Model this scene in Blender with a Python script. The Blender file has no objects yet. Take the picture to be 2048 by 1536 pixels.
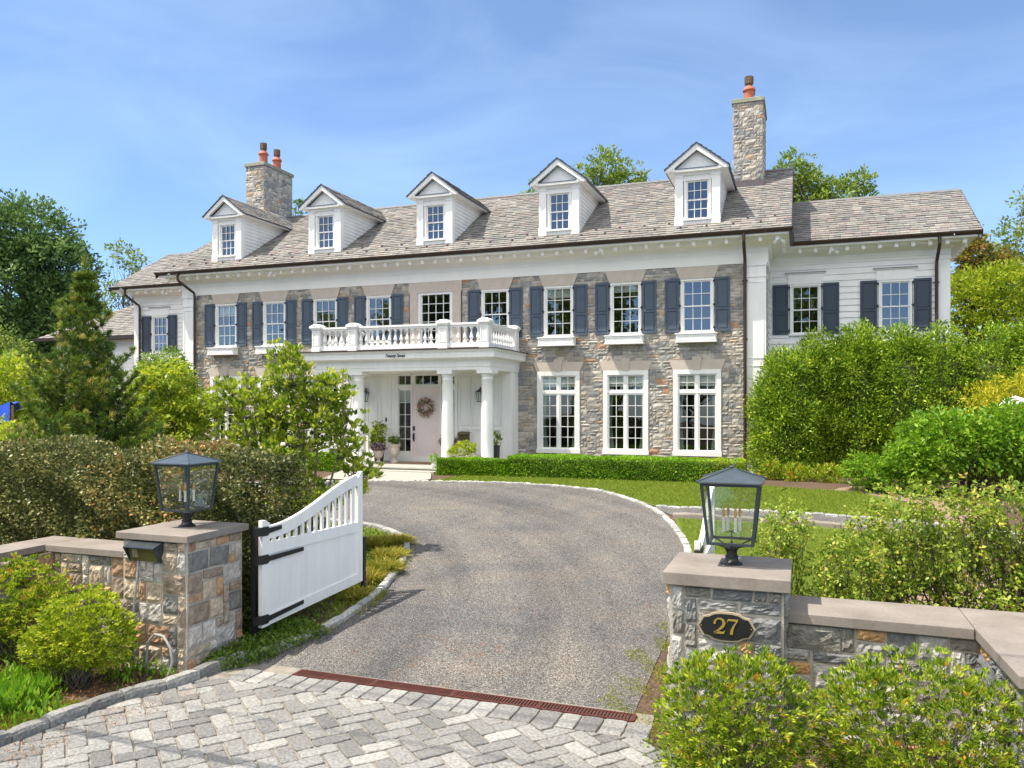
import bpy, bmesh, math, random
import numpy as np
from mathutils import Vector, Matrix

scene = bpy.context.scene
C = scene.collection
R = math.radians

# ------------------------------------------------------------------ camera
cam = bpy.data.cameras.new("camera")
camo = bpy.data.objects.new("camera", cam)
C.objects.link(camo)
camo.location = (0.0, -24.0, 3.0)
camo.rotation_euler = (R(90), 0, R(20.03))
cam.sensor_width = 36.0
cam.lens = 27.77
cam.shift_y = 0.0205
cam.clip_start = 0.05
cam.clip_end = 3000
scene.camera = camo

# ------------------------------------------------------------------ light
LIGHT_DIR = Vector((0.45, 0.27, -1.0)).normalized()      # the way the sunlight travels
sun = bpy.data.lights.new("sun", 'SUN')
sun.energy = 4.3
sun.angle = R(0.5)
sun.color = (1.0, 0.925, 0.80)
suno = bpy.data.objects.new("sun", sun)
C.objects.link(suno)
suno.rotation_euler = LIGHT_DIR.to_track_quat('-Z', 'Y').to_euler()
suno.location = (-20, -12, 40)
SUN_EL = math.asin(-LIGHT_DIR.z)
SUN_ROT = math.atan2(-LIGHT_DIR.x, -LIGHT_DIR.y)

world = bpy.data.worlds.new("World")
scene.world = world
world.use_nodes = True
wn, wl = world.node_tree.nodes, world.node_tree.links
wn.clear()
sky = wn.new('ShaderNodeTexSky')
sky.sky_type = 'NISHITA'
sky.sun_disc = False
sky.sun_elevation = SUN_EL
sky.sun_rotation = SUN_ROT
sky.air_density = 0.8
sky.dust_density = 0.3
sky.ozone_density = 7.0
sky.altitude = 1300
bg = wn.new('ShaderNodeBackground')
bg.inputs['Strength'].default_value = 0.15
wo = wn.new('ShaderNodeOutputWorld')
wtc = wn.new('ShaderNodeTexCoord')
wmap = wn.new('ShaderNodeMapping')
wmap.inputs['Rotation'].default_value = (0.1, 0.25, R(25))
wmap.inputs['Scale'].default_value = (1.3, 1.9, 4.2)
wnz = wn.new('ShaderNodeTexNoise')
wnz.inputs['Scale'].default_value = 1.7
wnz.inputs['Detail'].default_value = 7.0
wnz.inputs['Roughness'].default_value = 0.52
wnz.inputs['Distortion'].default_value = 0.6
wrp = wn.new('ShaderNodeValToRGB')
wrp.color_ramp.elements[0].position = 0.40
wrp.color_ramp.elements[0].color = (0.10, 0.10, 0.10, 1)
wrp.color_ramp.elements[1].position = 0.78
wrp.color_ramp.elements[1].color = (0.34, 0.34, 0.34, 1)
wmx = wn.new('ShaderNodeMix')
wmx.data_type = 'RGBA'
wl.new(wtc.outputs['Generated'], wmap.inputs['Vector'])
wl.new(wmap.outputs['Vector'], wnz.inputs['Vector'])
wl.new(wnz.outputs['Fac'], wrp.inputs['Fac'])
wl.new(wrp.outputs['Color'], wmx.inputs[0])
wl.new(sky.outputs['Color'], wmx.inputs[6])
wmx.inputs[7].default_value = (4.0, 5.35, 6.4, 1)
# unseen bright cloud bank, added behind the viewer to warm and lift the fill light
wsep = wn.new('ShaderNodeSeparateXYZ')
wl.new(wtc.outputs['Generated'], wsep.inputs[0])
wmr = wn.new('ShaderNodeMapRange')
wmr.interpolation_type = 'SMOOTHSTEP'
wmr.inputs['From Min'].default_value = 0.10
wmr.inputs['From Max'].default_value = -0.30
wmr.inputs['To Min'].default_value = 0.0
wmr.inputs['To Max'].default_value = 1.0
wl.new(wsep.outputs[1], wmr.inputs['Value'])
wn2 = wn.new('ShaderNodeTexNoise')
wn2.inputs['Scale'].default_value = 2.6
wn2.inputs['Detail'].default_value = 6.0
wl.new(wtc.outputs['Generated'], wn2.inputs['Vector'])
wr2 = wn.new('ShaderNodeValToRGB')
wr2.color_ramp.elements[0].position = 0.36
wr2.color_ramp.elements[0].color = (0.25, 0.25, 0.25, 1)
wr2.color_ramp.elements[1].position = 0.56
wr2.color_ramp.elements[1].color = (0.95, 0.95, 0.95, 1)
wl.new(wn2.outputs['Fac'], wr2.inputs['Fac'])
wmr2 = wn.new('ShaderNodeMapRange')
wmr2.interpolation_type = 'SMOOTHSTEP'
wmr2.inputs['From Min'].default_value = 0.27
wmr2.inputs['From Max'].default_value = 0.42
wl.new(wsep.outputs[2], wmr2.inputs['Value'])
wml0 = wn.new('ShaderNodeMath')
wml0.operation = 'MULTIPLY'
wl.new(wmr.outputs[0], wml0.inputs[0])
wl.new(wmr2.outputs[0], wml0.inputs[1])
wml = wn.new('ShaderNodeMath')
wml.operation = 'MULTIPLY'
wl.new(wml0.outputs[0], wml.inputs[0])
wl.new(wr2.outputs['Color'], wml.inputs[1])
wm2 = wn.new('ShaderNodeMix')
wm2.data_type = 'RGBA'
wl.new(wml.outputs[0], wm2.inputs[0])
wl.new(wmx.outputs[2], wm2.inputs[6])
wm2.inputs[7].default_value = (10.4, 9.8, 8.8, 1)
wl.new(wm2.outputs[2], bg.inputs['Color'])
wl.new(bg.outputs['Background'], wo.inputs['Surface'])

scene.view_settings.view_transform = 'Standard'
scene.view_settings.look = 'None'
scene.view_settings.exposure = 0.70
scene.view_settings.gamma = 1.0
scene.cycles.max_bounces = 8
scene.cycles.transparent_max_bounces = 16
scene.cycles.use_denoising = True

# ------------------------------------------------------------------ helpers
def gz(y):
    """height of the ground at depth y: the drive climbs from the street to the house"""
    return -0.2 if y < -16 else min(-0.2 + (y + 16) * 0.096, 1.0)

def ramp_node(n, l, stops, fac, interp='LINEAR'):
    r = n.new('ShaderNodeValToRGB')
    cr = r.color_ramp
    cr.interpolation = interp
    while len(cr.elements) < len(stops):
        cr.elements.new(0.5)
    for e, (p, c) in zip(cr.elements, stops):
        e.position = p
        e.color = (c[0], c[1], c[2], 1)
    l.new(fac, r.inputs['Fac'])
    return r.outputs['Color']

def mat(name, col=None, stops=None, interp='LINEAR', rough=0.6, var=0.12, vscale=3.0, vdetail=4.0,
        bump=0.0, bscale=30.0, metal=0.0, trans=0.0, spec=0.5, vstretch=(1, 1, 1), var2=None, coat=0.0):
    m = bpy.data.materials.new(name)
    m.use_nodes = True
    n, l = m.node_tree.nodes, m.node_tree.links
    p = n['Principled BSDF']
    p.inputs['Roughness'].default_value = rough
    p.inputs['Metallic'].default_value = metal
    p.inputs['Specular IOR Level'].default_value = spec
    if coat:
        p.inputs['Coat Weight'].default_value = coat
    tc = n.new('ShaderNodeTexCoord')
    if stops:
        at = n.new('ShaderNodeAttribute')
        at.attribute_name = 'tone'
        c = ramp_node(n, l, stops, at.outputs['Fac'], interp)
    else:
        rgb = n.new('ShaderNodeRGB')
        rgb.outputs[0].default_value = (*col, 1)
        c = rgb.outputs[0]
    def modulate(c, scale, amt, detail, stretch):
        mp = n.new('ShaderNodeMapping')
        mp.inputs['Scale'].default_value = stretch
        nz = n.new('ShaderNodeTexNoise')
        nz.inputs['Scale'].default_value = scale
        nz.inputs['Detail'].default_value = detail
        l.new(tc.outputs['Object'], mp.inputs['Vector'])
        l.new(mp.outputs['Vector'], nz.inputs['Vector'])
        v = ramp_node(n, l, [(0.28, (1 - amt,) * 3), (0.72, (1 + amt * 0.6,) * 3)], nz.outputs['Fac'])
        mx = n.new('ShaderNodeMix')
        mx.data_type = 'RGBA'
        mx.blend_type = 'MULTIPLY'
        mx.inputs[0].default_value = 1.0
        l.new(c, mx.inputs[6])
        l.new(v, mx.inputs[7])
        return mx.outputs[2]
    if var:
        c = modulate(c, vscale, var, vdetail, vstretch)
    if var2:
        c = modulate(c, var2[0], var2[1], 3.0, (1, 1, 1))
    l.new(c, p.inputs['Base Color'])
    if bump:
        nb = n.new('ShaderNodeTexNoise')
        nb.inputs['Scale'].default_value = bscale
        nb.inputs['Detail'].default_value = 5.0
        l.new(tc.outputs['Object'], nb.inputs['Vector'])
        b = n.new('ShaderNodeBump')
        b.inputs['Strength'].default_value = bump
        b.inputs['Distance'].default_value = 0.02
        l.new(nb.outputs['Fac'], b.inputs['Height'])
        l.new(b.outputs['Normal'], p.inputs['Normal'])
    if trans:
        out = n['Material Output']
        tr = n.new('ShaderNodeBsdfTranslucent')
        ms = n.new('ShaderNodeMixShader')
        ms.inputs[0].default_value = trans
        l.new(c, tr.inputs['Color'])
        l.new(p.outputs['BSDF'], ms.inputs[1])
        l.new(tr.outputs['BSDF'], ms.inputs[2])
        l.new(ms.outputs['Shader'], out.inputs['Surface'])
    return m

def glass_mat(name, base_refl=0.12, tint=(0.75, 0.82, 0.80)):
    m = bpy.data.materials.new(name)
    m.use_nodes = True
    n, l = m.node_tree.nodes, m.node_tree.links
    n.remove(n['Principled BSDF'])
    out = n['Material Output']
    g = n.new('ShaderNodeBsdfGlossy')
    g.inputs['Roughness'].default_value = 0.0
    g.inputs['Color'].default_value = (0.95, 0.97, 1.0, 1)
    t = n.new('ShaderNodeBsdfTransparent')
    t.inputs['Color'].default_value = (*tint, 1)
    lw = n.new('ShaderNodeLayerWeight')
    lw.inputs['Blend'].default_value = 0.5
    f = n.new('ShaderNodeMath')
    f.operation = 'POWER'
    f.inputs[1].default_value = 4.0
    l.new(lw.outputs['Facing'], f.inputs[0])
    base_refl += 0.04
    a = n.new('ShaderNodeMath')
    a.operation = 'ADD'
    a.inputs[1].default_value = base_refl
    nz = n.new('ShaderNodeTexNoise')
    nz.inputs['Scale'].default_value = 1.6
    tc = n.new('ShaderNodeTexCoord')
    b = n.new('ShaderNodeBump')
    b.inputs['Strength'].default_value = 0.05
    b.inputs['Distance'].default_value = 0.03
    l.new(tc.outputs['Object'], nz.inputs['Vector'])
    l.new(nz.outputs['Fac'], b.inputs['Height'])
    l.new(b.outputs['Normal'], g.inputs['Normal'])
    ms = n.new('ShaderNodeMixShader')
    l.new(f.outputs[0], a.inputs[0])
    l.new(a.outputs[0], ms.inputs[0])
    l.new(t.outputs[0], ms.inputs[1])
    l.new(g.outputs[0], ms.inputs[2])
    l.new(ms.outputs[0], out.inputs['Surface'])
    return m

STONE = [(0.0, (0.27, 0.27, 0.265)), (0.12, (0.36, 0.345, 0.32)), (0.28, (0.45, 0.415, 0.36)),
         (0.42, (0.48, 0.43, 0.36)), (0.56, (0.35, 0.315, 0.27)), (0.68, (0.54, 0.50, 0.44)),
         (0.80, (0.31, 0.30, 0.28)), (0.90, (0.48, 0.37, 0.26)), (0.965, (0.46, 0.27, 0.17))]
STONE_P = [(0.0, (0.21, 0.205, 0.19)), (0.12, (0.50, 0.47, 0.43)), (0.28, (0.30, 0.235, 0.175)),
           (0.44, (0.50, 0.41, 0.30)), (0.58, (0.37, 0.31, 0.24)), (0.70, (0.60, 0.55, 0.49)),
           (0.80, (0.40, 0.26, 0.16)), (0.91, (0.50, 0.31, 0.17))]
STONE_G = [(0.0, (0.19, 0.195, 0.20)), (0.2, (0.29, 0.29, 0.285)), (0.4, (0.38, 0.375, 0.36)), (0.58, (0.24, 0.23, 0.205)),
           (0.74, (0.48, 0.465, 0.44)), (0.93, (0.55, 0.33, 0.15))]
M = {}
M['stone'] = mat('fieldstone', stops=STONE, interp='CONSTANT', rough=0.85, var=0.28, vscale=9, vdetail=8, bump=0.7, bscale=26, var2=(2.0, 0.10))
M['stone_pillar'] = mat('pillar_stone', stops=STONE_P, interp='CONSTANT', rough=0.85, var=0.38, vscale=11, vdetail=10, bump=1.0, bscale=30)
M['stone_grey'] = mat('grey_stone', stops=STONE_G, interp='CONSTANT', rough=0.85, var=0.38, vscale=14, vdetail=10, bump=1.0, bscale=34)
M['mortar'] = mat('mortar', (0.50, 0.455, 0.39), rough=0.95, var=0.15, vscale=12, bump=0.4, bscale=60)
M['limestone'] = mat('limestone', (0.265, 0.228, 0.198), rough=0.78, var=0.24, vscale=2.4, vdetail=10, var2=(26, .12), bump=0.12, bscale=80)
M['lintel'] = mat('lintel_stone', (0.55, 0.475, 0.405), rough=0.75, var=0.10, vscale=5, bump=0.12, bscale=80)
M['white'] = mat('white_paint', (0.86, 0.855, 0.83), rough=0.45, var=0.065, vscale=3.0, vdetail=8, bump=0.05, bscale=40, vstretch=(2.5, 2.5, .5), var2=(.6, .05))
M['siding'] = mat('siding_paint', (0.85, 0.845, 0.82), rough=0.5, var=0.10, vscale=1.6, vdetail=8, bump=0.05, bscale=30)
M['cream'] = mat('bounce_tinted_white', (0.86, 0.84, 0.78), rough=0.5, var=0.04, vscale=2.0)  # white trim with the warm ground bounce put into its colour
M['shutter'] = mat('shutter_paint', (0.066, 0.092, 0.130), rough=0.5, var=0.12, vscale=4.0)
M['shutter_dark'] = mat('shutter_dark', (0.040, 0.054, 0.080), rough=0.5, var=0.12, vscale=4.0)
M['lamp_roof'] = mat('lamp_roof', (0.10, 0.122, 0.135), rough=0.30, var=0.18, vscale=9, metal=0.3)  # lighter than the frame metal: the sky's reflection is put into the colour
M['black'] = mat('black_iron', (0.012, 0.013, 0.014), rough=0.45, var=0.1)
M['lamp_metal'] = mat('lamp_metal', (0.045, 0.058, 0.066), rough=0.33, var=0.18, vscale=12, metal=0.2)
M['gutter'] = mat('bronze_gutter', (0.055, 0.036, 0.026), rough=0.45, var=0.2, vscale=3, metal=0.35)
M['lead'] = mat('lead_flashing', (0.12, 0.10, 0.11), rough=0.5, var=0.5, vscale=9, vstretch=(6, 6, .6))
M['slate'] = mat('slate', stops=[(0, (0.180, 0.175, 0.17)), (0.12, (0.218, 0.21, 0.198)), (0.28, (0.248, 0.236, 0.215)),
                                  (0.45, (0.278, 0.248, 0.22)), (0.60, (0.258, 0.218, 0.20)), (0.72, (0.225, 0.222, 0.20)), (0.84, (0.298, 0.278, 0.248)), (0.95, (0.195, 0.182, 0.18))],
                 interp='CONSTANT', rough=0.75, var=0.20, vscale=7, vdetail=6, bump=0.4, bscale=25, var2=(0.45, 0.15))
M['terracotta'] = mat('terracotta', (0.46, 0.13, 0.07), rough=0.7, var=0.15, vscale=6)
M['copper'] = mat('weathered_copper', (0.17, 0.10, 0.06), rough=0.6, var=0.45, vscale=8, metal=0.3)
M['capstone'] = mat('chimney_cap', (0.30, 0.31, 0.23), rough=0.85, var=0.4, vscale=6, bump=0.3)
M['glass'] = glass_mat('window_glass', 0.14, (0.70, 0.76, 0.74))
M['glass_low'] = glass_mat('lower_glass', 0.05, (0.80, 0.86, 0.82))
M['glass_clear'] = glass_mat('lamp_glass', 0.03, (0.90, 0.93, 0.90))
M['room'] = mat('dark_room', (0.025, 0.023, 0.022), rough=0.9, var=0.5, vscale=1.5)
M['curtain'] = mat('curtain', (0.34, 0.42, 0.36), rough=0.9, var=0.25, vscale=6, vstretch=(8, 8, .3))
M['blind'] = mat('blind', (0.62, 0.60, 0.58), rough=0.9, var=0.08)
M['pink'] = mat('pink_door_paint', (0.80, 0.70, 0.69), rough=0.35, var=0.03)
M['bluestone'] = mat('porch_stone', (0.40, 0.385, 0.345), rough=0.8, var=0.18, vscale=4, bump=0.15)
M['concrete'] = mat('concrete_path', (0.38, 0.355, 0.31), rough=0.9, var=0.12, vscale=3, vdetail=8, bump=0.15, bscale=80)
M['granite'] = mat('granite', stops=[(0, (0.195, 0.19, 0.182)), (0.35, (0.265, 0.26, 0.247)), (0.7, (0.335, 0.328, 0.308)), (1, (0.41, 0.398, 0.37))],
                   rough=0.85, var=0.42, vscale=30, vdetail=10, bump=0.9, bscale=60, var2=(.9, 0.20))
M['kerbstone'] = mat('kerbstone', stops=[(0, (0.30, 0.30, 0.29)), (1, (0.50, 0.485, 0.45))], rough=0.9, var=0.35, vscale=18, vdetail=8, bump=0.8, bscale=40)
M['joint'] = mat('paver_joint', (0.27, 0.24, 0.20), rough=0.95, var=0.25, vscale=6, vdetail=8, bump=0.3, bscale=90)
M['asphalt'] = mat('asphalt', (0.06, 0.06, 0.062), rough=0.9, var=0.2, vscale=40, bump=0.4, bscale=150)
M['rust'] = mat('rusted_iron', (0.105, 0.032, 0.024), rough=0.75, var=0.35, vscale=14, metal=0.2)
M['mulch'] = mat('mulch', (0.125, 0.078, 0.050), rough=1.0, var=0.6, vscale=22, vdetail=10, bump=1.0, bscale=50, var2=(1.1, 0.25))
M['mulch_light'] = mat('bare_earth', (0.30, 0.20, 0.15), rough=1.0, var=0.35, vscale=16, vdetail=10, bump=0.6, bscale=50)
M['lawn'] = mat('lawn', (0.125, 0.175, 0.013), rough=0.9, var=0.30, vscale=2.2, vdetail=9, bump=0.8, bscale=120, var2=(60, 0.3))
M['bark'] = mat('bark', (0.12, 0.095, 0.072), rough=0.95, var=0.4, vscale=14, bump=0.6, bscale=30, vstretch=(1, 1, .25))
M['bark_grey'] = mat('grey_bark', (0.19, 0.165, 0.135), rough=0.95, var=0.35, vscale=16, bump=0.4, bscale=40)
M['blue'] = mat('blue_tarpaulin', (0.02, 0.09, 0.62), rough=0.5, var=0.15)
M['coir'] = mat('coir_mat', (0.34, 0.20, 0.12), rough=1.0, var=0.3, vscale=30)
M['gold'] = mat('gold_paint', (0.62, 0.42, 0.12), rough=0.35, var=0.1, metal=0.6)
M['tanrim'] = mat('plaque_rim', (0.42, 0.34, 0.24), rough=0.6, var=0.15)
M['screen'] = mat('intercom_face', (0.10, 0.095, 0.035), rough=0.25, var=0.3, vscale=9)
M['pvc'] = mat('grey_pipe', (0.33, 0.33, 0.31), rough=0.5, var=0.15)
M['urn'] = mat('urn_stone', (0.58, 0.49, 0.42), rough=0.8, var=0.2, vscale=10, bump=0.2)
M['pot_dark'] = mat('dark_planter', (0.035, 0.036, 0.04), rough=0.5, var=0.1)
M['candle'] = mat('candle_sleeve', (0.80, 0.78, 0.72), rough=0.4, var=0.02)
M['bulb'] = mat('amber_bulb', (0.62, 0.36, 0.12), rough=0.15, var=0.05)
M['inner'] = mat('inner_twigs', (0.065, 0.085, 0.022), rough=1.0, var=0.5, vscale=9)
M['wood'] = mat('shed_wood', (0.30, 0.20, 0.12), rough=0.9, var=0.2)

def leafmat(name, stops, trans=0.35, rough=0.45, spec=0.4):
    return mat(name, stops=stops, rough=rough, var=0.0, trans=trans, spec=spec)
L_ = {}
L_['oak'] = leafmat('oak_leaves', [(0, (0.058, 0.124, 0.039)), (0.5, (0.137, 0.240, 0.065)), (1, (0.260, 0.390, 0.111))])
L_['far'] = leafmat('distant_leaves', [(0, (0.110, 0.182, 0.033)), (0.5, (0.231, 0.330, 0.050)), (1, (0.396, 0.473, 0.088))])
L_['far_gold'] = leafmat('gold_leaves', [(0, (0.150, 0.165, 0.030)), (0.5, (0.300, 0.285, 0.045)), (0.8, (0.450, 0.330, 0.075)), (1, (0.570, 0.300, 0.105))])
L_['pine'] = leafmat('pine_needles', [(0, (0.054, 0.115, 0.022)), (0.5, (0.155, 0.250, 0.032)), (0.85, (0.324, 0.405, 0.047)), (1, (0.621, 0.486, 0.135))], trans=0.25)
L_['maple'] = leafmat('bright_leaves', [(0, (0.154, 0.242, 0.013)), (0.5, (0.341, 0.440, 0.020)), (1, (0.572, 0.605, 0.055))], trans=0.45)
L_['magnolia'] = leafmat('magnolia_leaves', [(0, (0.09, 0.18, 0.018)), (0.42, (0.32, 0.42, 0.028)), (1, (0.68, 0.72, 0.10))], trans=0.45)
L_['azalea'] = leafmat('azalea_leaves', [(0, (0.07, 0.15, 0.013)), (0.45, (0.28, 0.39, 0.019)), (0.90, (0.60, 0.66, 0.06)), (0.985, (0.62, 0.64, 0.06)), (1, (0.66, 0.30, 0.05))], trans=0.4)
L_['azalea_l'] = leafmat('azalea_leaves_green', [(0, (0.121, 0.198, 0.013)), (0.5, (0.363, 0.462, 0.020)), (1, (0.660, 0.704, 0.055))], trans=0.4)
L_['holly'] = leafmat('holly_leaves', [(0, (0.025, 0.048, 0.014)), (0.45, (0.120, 0.142, 0.036)), (0.82, (0.40, 0.37, 0.13)), (0.97, (0.46, 0.36, 0.12)), (1, (0.48, 0.24, 0.08))], trans=0.2)
L_['loose'] = leafmat('loose_hedge_leaves', [(0, (0.09, 0.17, 0.020)), (0.5, (0.29, 0.41, 0.035)), (0.92, (0.60, 0.64, 0.11)), (1, (0.64, 0.50, 0.12))], trans=0.4)
L_['thuja'] = leafmat('arborvitae_sprays', [(0, (0.052, 0.121, 0.011)), (0.5, (0.218, 0.362, 0.021)), (1, (0.517, 0.632, 0.046))], trans=0.3)
L_['green'] = leafmat('green_leaves', [(0, (0.07, 0.17, 0.012)), (0.5, (0.18, 0.37, 0.018)), (1, (0.38, 0.54, 0.045))], trans=0.4)
L_['goldc'] = leafmat('golden_sprays', [(0, (0.210, 0.238, 0.014)), (0.5, (0.462, 0.462, 0.021)), (1, (0.728, 0.630, 0.042))], trans=0.35)
L_['box'] = leafmat('boxwood_leaves', [(0, (0.075, 0.188, 0.007)), (0.5, (0.213, 0.425, 0.013)), (0.9, (0.413, 0.625, 0.025)), (1, (0.650, 0.450, 0.088))], trans=0.3)
L_['grass'] = leafmat('grass_blades', [(0, (0.138, 0.207, 0.014)), (0.5, (0.241, 0.316, 0.021)), (1, (0.380, 0.437, 0.040))], trans=0.3, rough=0.7)
L_['tuft'] = leafmat('tuft_blades', [(0, (0.14, 0.20, 0.015)), (0.5, (0.36, 0.36, 0.035)), (1, (0.68, 0.50, 0.14))], trans=0.35, rough=0.6)
L_['weed'] = leafmat('ground_leaves', [(0, (0.06, 0.12, 0.016)), (0.5, (0.14, 0.24, 0.022)), (1, (0.36, 0.42, 0.03))], trans=0.3)
L_['flower'] = leafmat('petals', [(0, (0.12, 0.05, 0.14)), (0.5, (0.62, 0.55, 0.50)), (1, (0.80, 0.78, 0.70))], trans=0.3)
L_['wreath'] = leafmat('wreath_bits', [(0, (0.16, 0.22, 0.10)), (0.40, (0.28, 0.32, 0.20)), (0.55, (0.72, 0.24, 0.20)), (0.75, (0.80, 0.50, 0.40)), (1, (0.85, 0.80, 0.66))], trans=0.1)
L_['litter'] = leafmat('fallen_bits', [(0, (0.20, 0.10, 0.04)), (1, (0.46, 0.20, 0.06))], trans=0.1)

class MB:
    """collects faces, each with a tone, and links them as one mesh object"""
    def __init__(s):
        s.v, s.f, s.t = [], [], []
    def face(s, pts, tone=0.5):
        b = len(s.v)
        s.v.extend([tuple(p) for p in pts])
        s.f.append(tuple(range(b, b + len(pts))))
        s.t.append(tone)
    def add(s, vs, fs, tone=0.5):
        b = len(s.v)
        s.v.extend([tuple(p) for p in vs])
        for f in fs:
            s.f.append(tuple(b + i for i in f))
            s.t.append(tone)
    def box(s, x0, x1, y0, y1, z0, z1, tone=0.5):
        s.add([(x0, y0, z0), (x1, y0, z0), (x1, y1, z0), (x0, y1, z0), (x0, y0, z1), (x1, y0, z1), (x1, y1, z1), (x0, y1, z1)],
              [(0, 3, 2, 1), (4, 5, 6, 7), (0, 1, 5, 4), (1, 2, 6, 5), (2, 3, 7, 6), (3, 0, 4, 7)], tone)
    def prism(s, poly, y0, y1, tone=0.5):
        """polygon in x,z (anticlockwise seen from -y) pushed from y0 back to y1"""
        n = len(poly)
        vs = [(x, y0, z) for x, z in poly] + [(x, y1, z) for x, z in poly]
        fs = [tuple(range(n)), tuple(range(2 * n - 1, n - 1, -1))]
        fs += [(i, n + i, n + (i + 1) % n, (i + 1) % n) for i in range(n)]
        s.add(vs, fs, tone)
    def prismz(s, poly, z0, z1, tone=0.5):
        n = len(poly)
        vs = [(x, y, z0) for x, y in poly] + [(x, y, z1) for x, y in poly]
        fs = [tuple(range(n - 1, -1, -1)), tuple(range(n, 2 * n))]
        fs += [(i, (i + 1) % n, n + (i + 1) % n, n + i) for i in range(n)]
        s.add(vs, fs, tone)
    def lathe(s, prof, cx, cy, n=20, tone=0.5, sq=False):
        b = []
        for r, z in prof:
            for k in range(n):
                a = 2 * math.pi * k / n
                b.append((cx + r * math.cos(a), cy + r * math.sin(a), z))
        fs = []
        for j in range(len(prof) - 1):
            for k in range(n):
                k2 = (k + 1) % n
                fs.append((j * n + k, j * n + k2, (j + 1) * n + k2, (j + 1) * n + k))
        fs.append(tuple(range(n - 1, -1, -1)))
        fs.append(tuple(range((len(prof) - 1) * n, len(prof) * n)))
        s.add(b, fs, tone)
    def tube(s, pts, rad, n=6, tone=0.5):
        pts = [Vector(p) for p in pts]
        if not hasattr(rad, '__len__'):
            rad = [rad] * len(pts)
        vs, fs = [], []
        for i, p in enumerate(pts):
            d = (pts[min(i + 1, len(pts) - 1)] - pts[max(i - 1, 0)])
            if d.length < 1e-6:
                d = Vector((0, 0, 1))
            d.normalize()
            a = d.cross(Vector((0.31, 0.87, 0.2)))
            if a.length < 0.05:
                a = d.cross(Vector((1, 0, 0)))
            a.normalize()
            b = d.cross(a)
            for k in range(n):
                t = 2 * math.pi * k / n
                vs.append(p + (a * math.cos(t) + b * math.sin(t)) * rad[i])
        for i in range(len(pts) - 1):
            for k in range(n):
                k2 = (k + 1) % n
                fs.append((i * n + k, i * n + k2, (i + 1) * n + k2, (i + 1) * n + k))
        fs.append(tuple(range(n - 1, -1, -1)))
        fs.append(tuple((len(pts) - 1) * n + k for k in range(n)))
        s.add(vs, fs, tone)
    def sweep(s, path, prof, tone=0.5):
        """profile of (outward, z) carried along a path in plan; outward is to the right of travel"""
        P = [Vector((a, b)) for a, b in path]
        offs = []
        for i in range(len(P)):
            ds = []
            if i > 0:
                ds.append((P[i] - P[i - 1]).normalized())
            if i < len(P) - 1:
                ds.append((P[i + 1] - P[i]).normalized())
            ns = [Vector((d.y, -d.x)) for d in ds]
            if len(ns) == 1:
                offs.append(ns[0])
            else:
                m = (ns[0] + ns[1])
                offs.append(m / max(0.2, m.dot(ns[0])))
        k = len(prof)
        vs = []
        for p, o in zip(P, offs):
            for d, z in prof:
                vs.append((p.x + o.x * d, p.y + o.y * d, z))
        fs = []
        for i in range(len(P) - 1):
            for j in range(k - 1):
                fs.append((i * k + j, (i + 1) * k + j, (i + 1) * k + j + 1, i * k + j + 1))
        fs.append(tuple(range(k)))
        fs.append(tuple(len(vs) - 1 - j for j in range(k)))
        s.add(vs, fs, tone)

W = {}      # world place of every root and part, so that parts can be written in world coordinates
def tag(o, label=None, cat=None, group=None, kind=None):
    if label: o['label'] = label
    if cat: o['category'] = cat
    if group: o['group'] = group
    if kind: o['kind'] = kind
    return o

def empty(name, loc, label=None, cat=None, group=None):
    o = bpy.data.objects.new(name, None)
    C.objects.link(o)
    o.location = loc
    o.empty_display_size = 0.2
    W[o] = Vector(loc)
    return tag(o, label, cat, group)

def link(name, me, m, parent, w):
    o = bpy.data.objects.new(name, me)
    if m is not None:
        me.materials.append(m)
    C.objects.link(o)
    if parent is not None:
        o.parent = parent
        o.location = w - W[parent]
    else:
        o.location = w
    W[o] = w
    return o

def build(name, mb, m, parent=None, origin=None, smooth=False, bevel=0.0, fix=True):
    if origin is not None:
        w = Vector(origin)
    elif parent is not None:
        w = W[parent].copy()
    else:
        a = np.array(mb.v)
        w = Vector(((a[:, 0].min() + a[:, 0].max()) / 2, (a[:, 1].min() + a[:, 1].max()) / 2, a[:, 2].min()))
    me = bpy.data.meshes.new(name)
    me.from_pydata([(x - w.x, y - w.y, z - w.z) for x, y, z in mb.v], [], mb.f)
    at = me.attributes.new('tone', 'FLOAT', 'FACE')
    at.data.foreach_set('value', mb.t)
    if fix:
        b = bmesh.new()
        b.from_mesh(me)
        bmesh.ops.recalc_face_normals(b, faces=b.faces)
        b.to_mesh(me)
        b.free()
    if smooth:
        me.polygons.foreach_set('use_smooth', [True] * len(me.polygons))
    o = link(name, me, m, parent, w)
    if bevel:
        bv = o.modifiers.new('bevel', 'BEVEL')
        bv.width = bevel
        bv.segments = 2
        bv.limit_method = 'ANGLE'
    return o

def copy_tree(o, parent=None, loc=None, label=None):
    c = o.copy()
    C.objects.link(c)
    c.parent = parent
    if loc is not None:
        c.location = loc
    if label:
        c['label'] = label
    W[c] = (W[parent] if parent else Vector((0, 0, 0))) + c.location
    for ch in list(o.children):
        copy_tree(ch, c)
    return c

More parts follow.
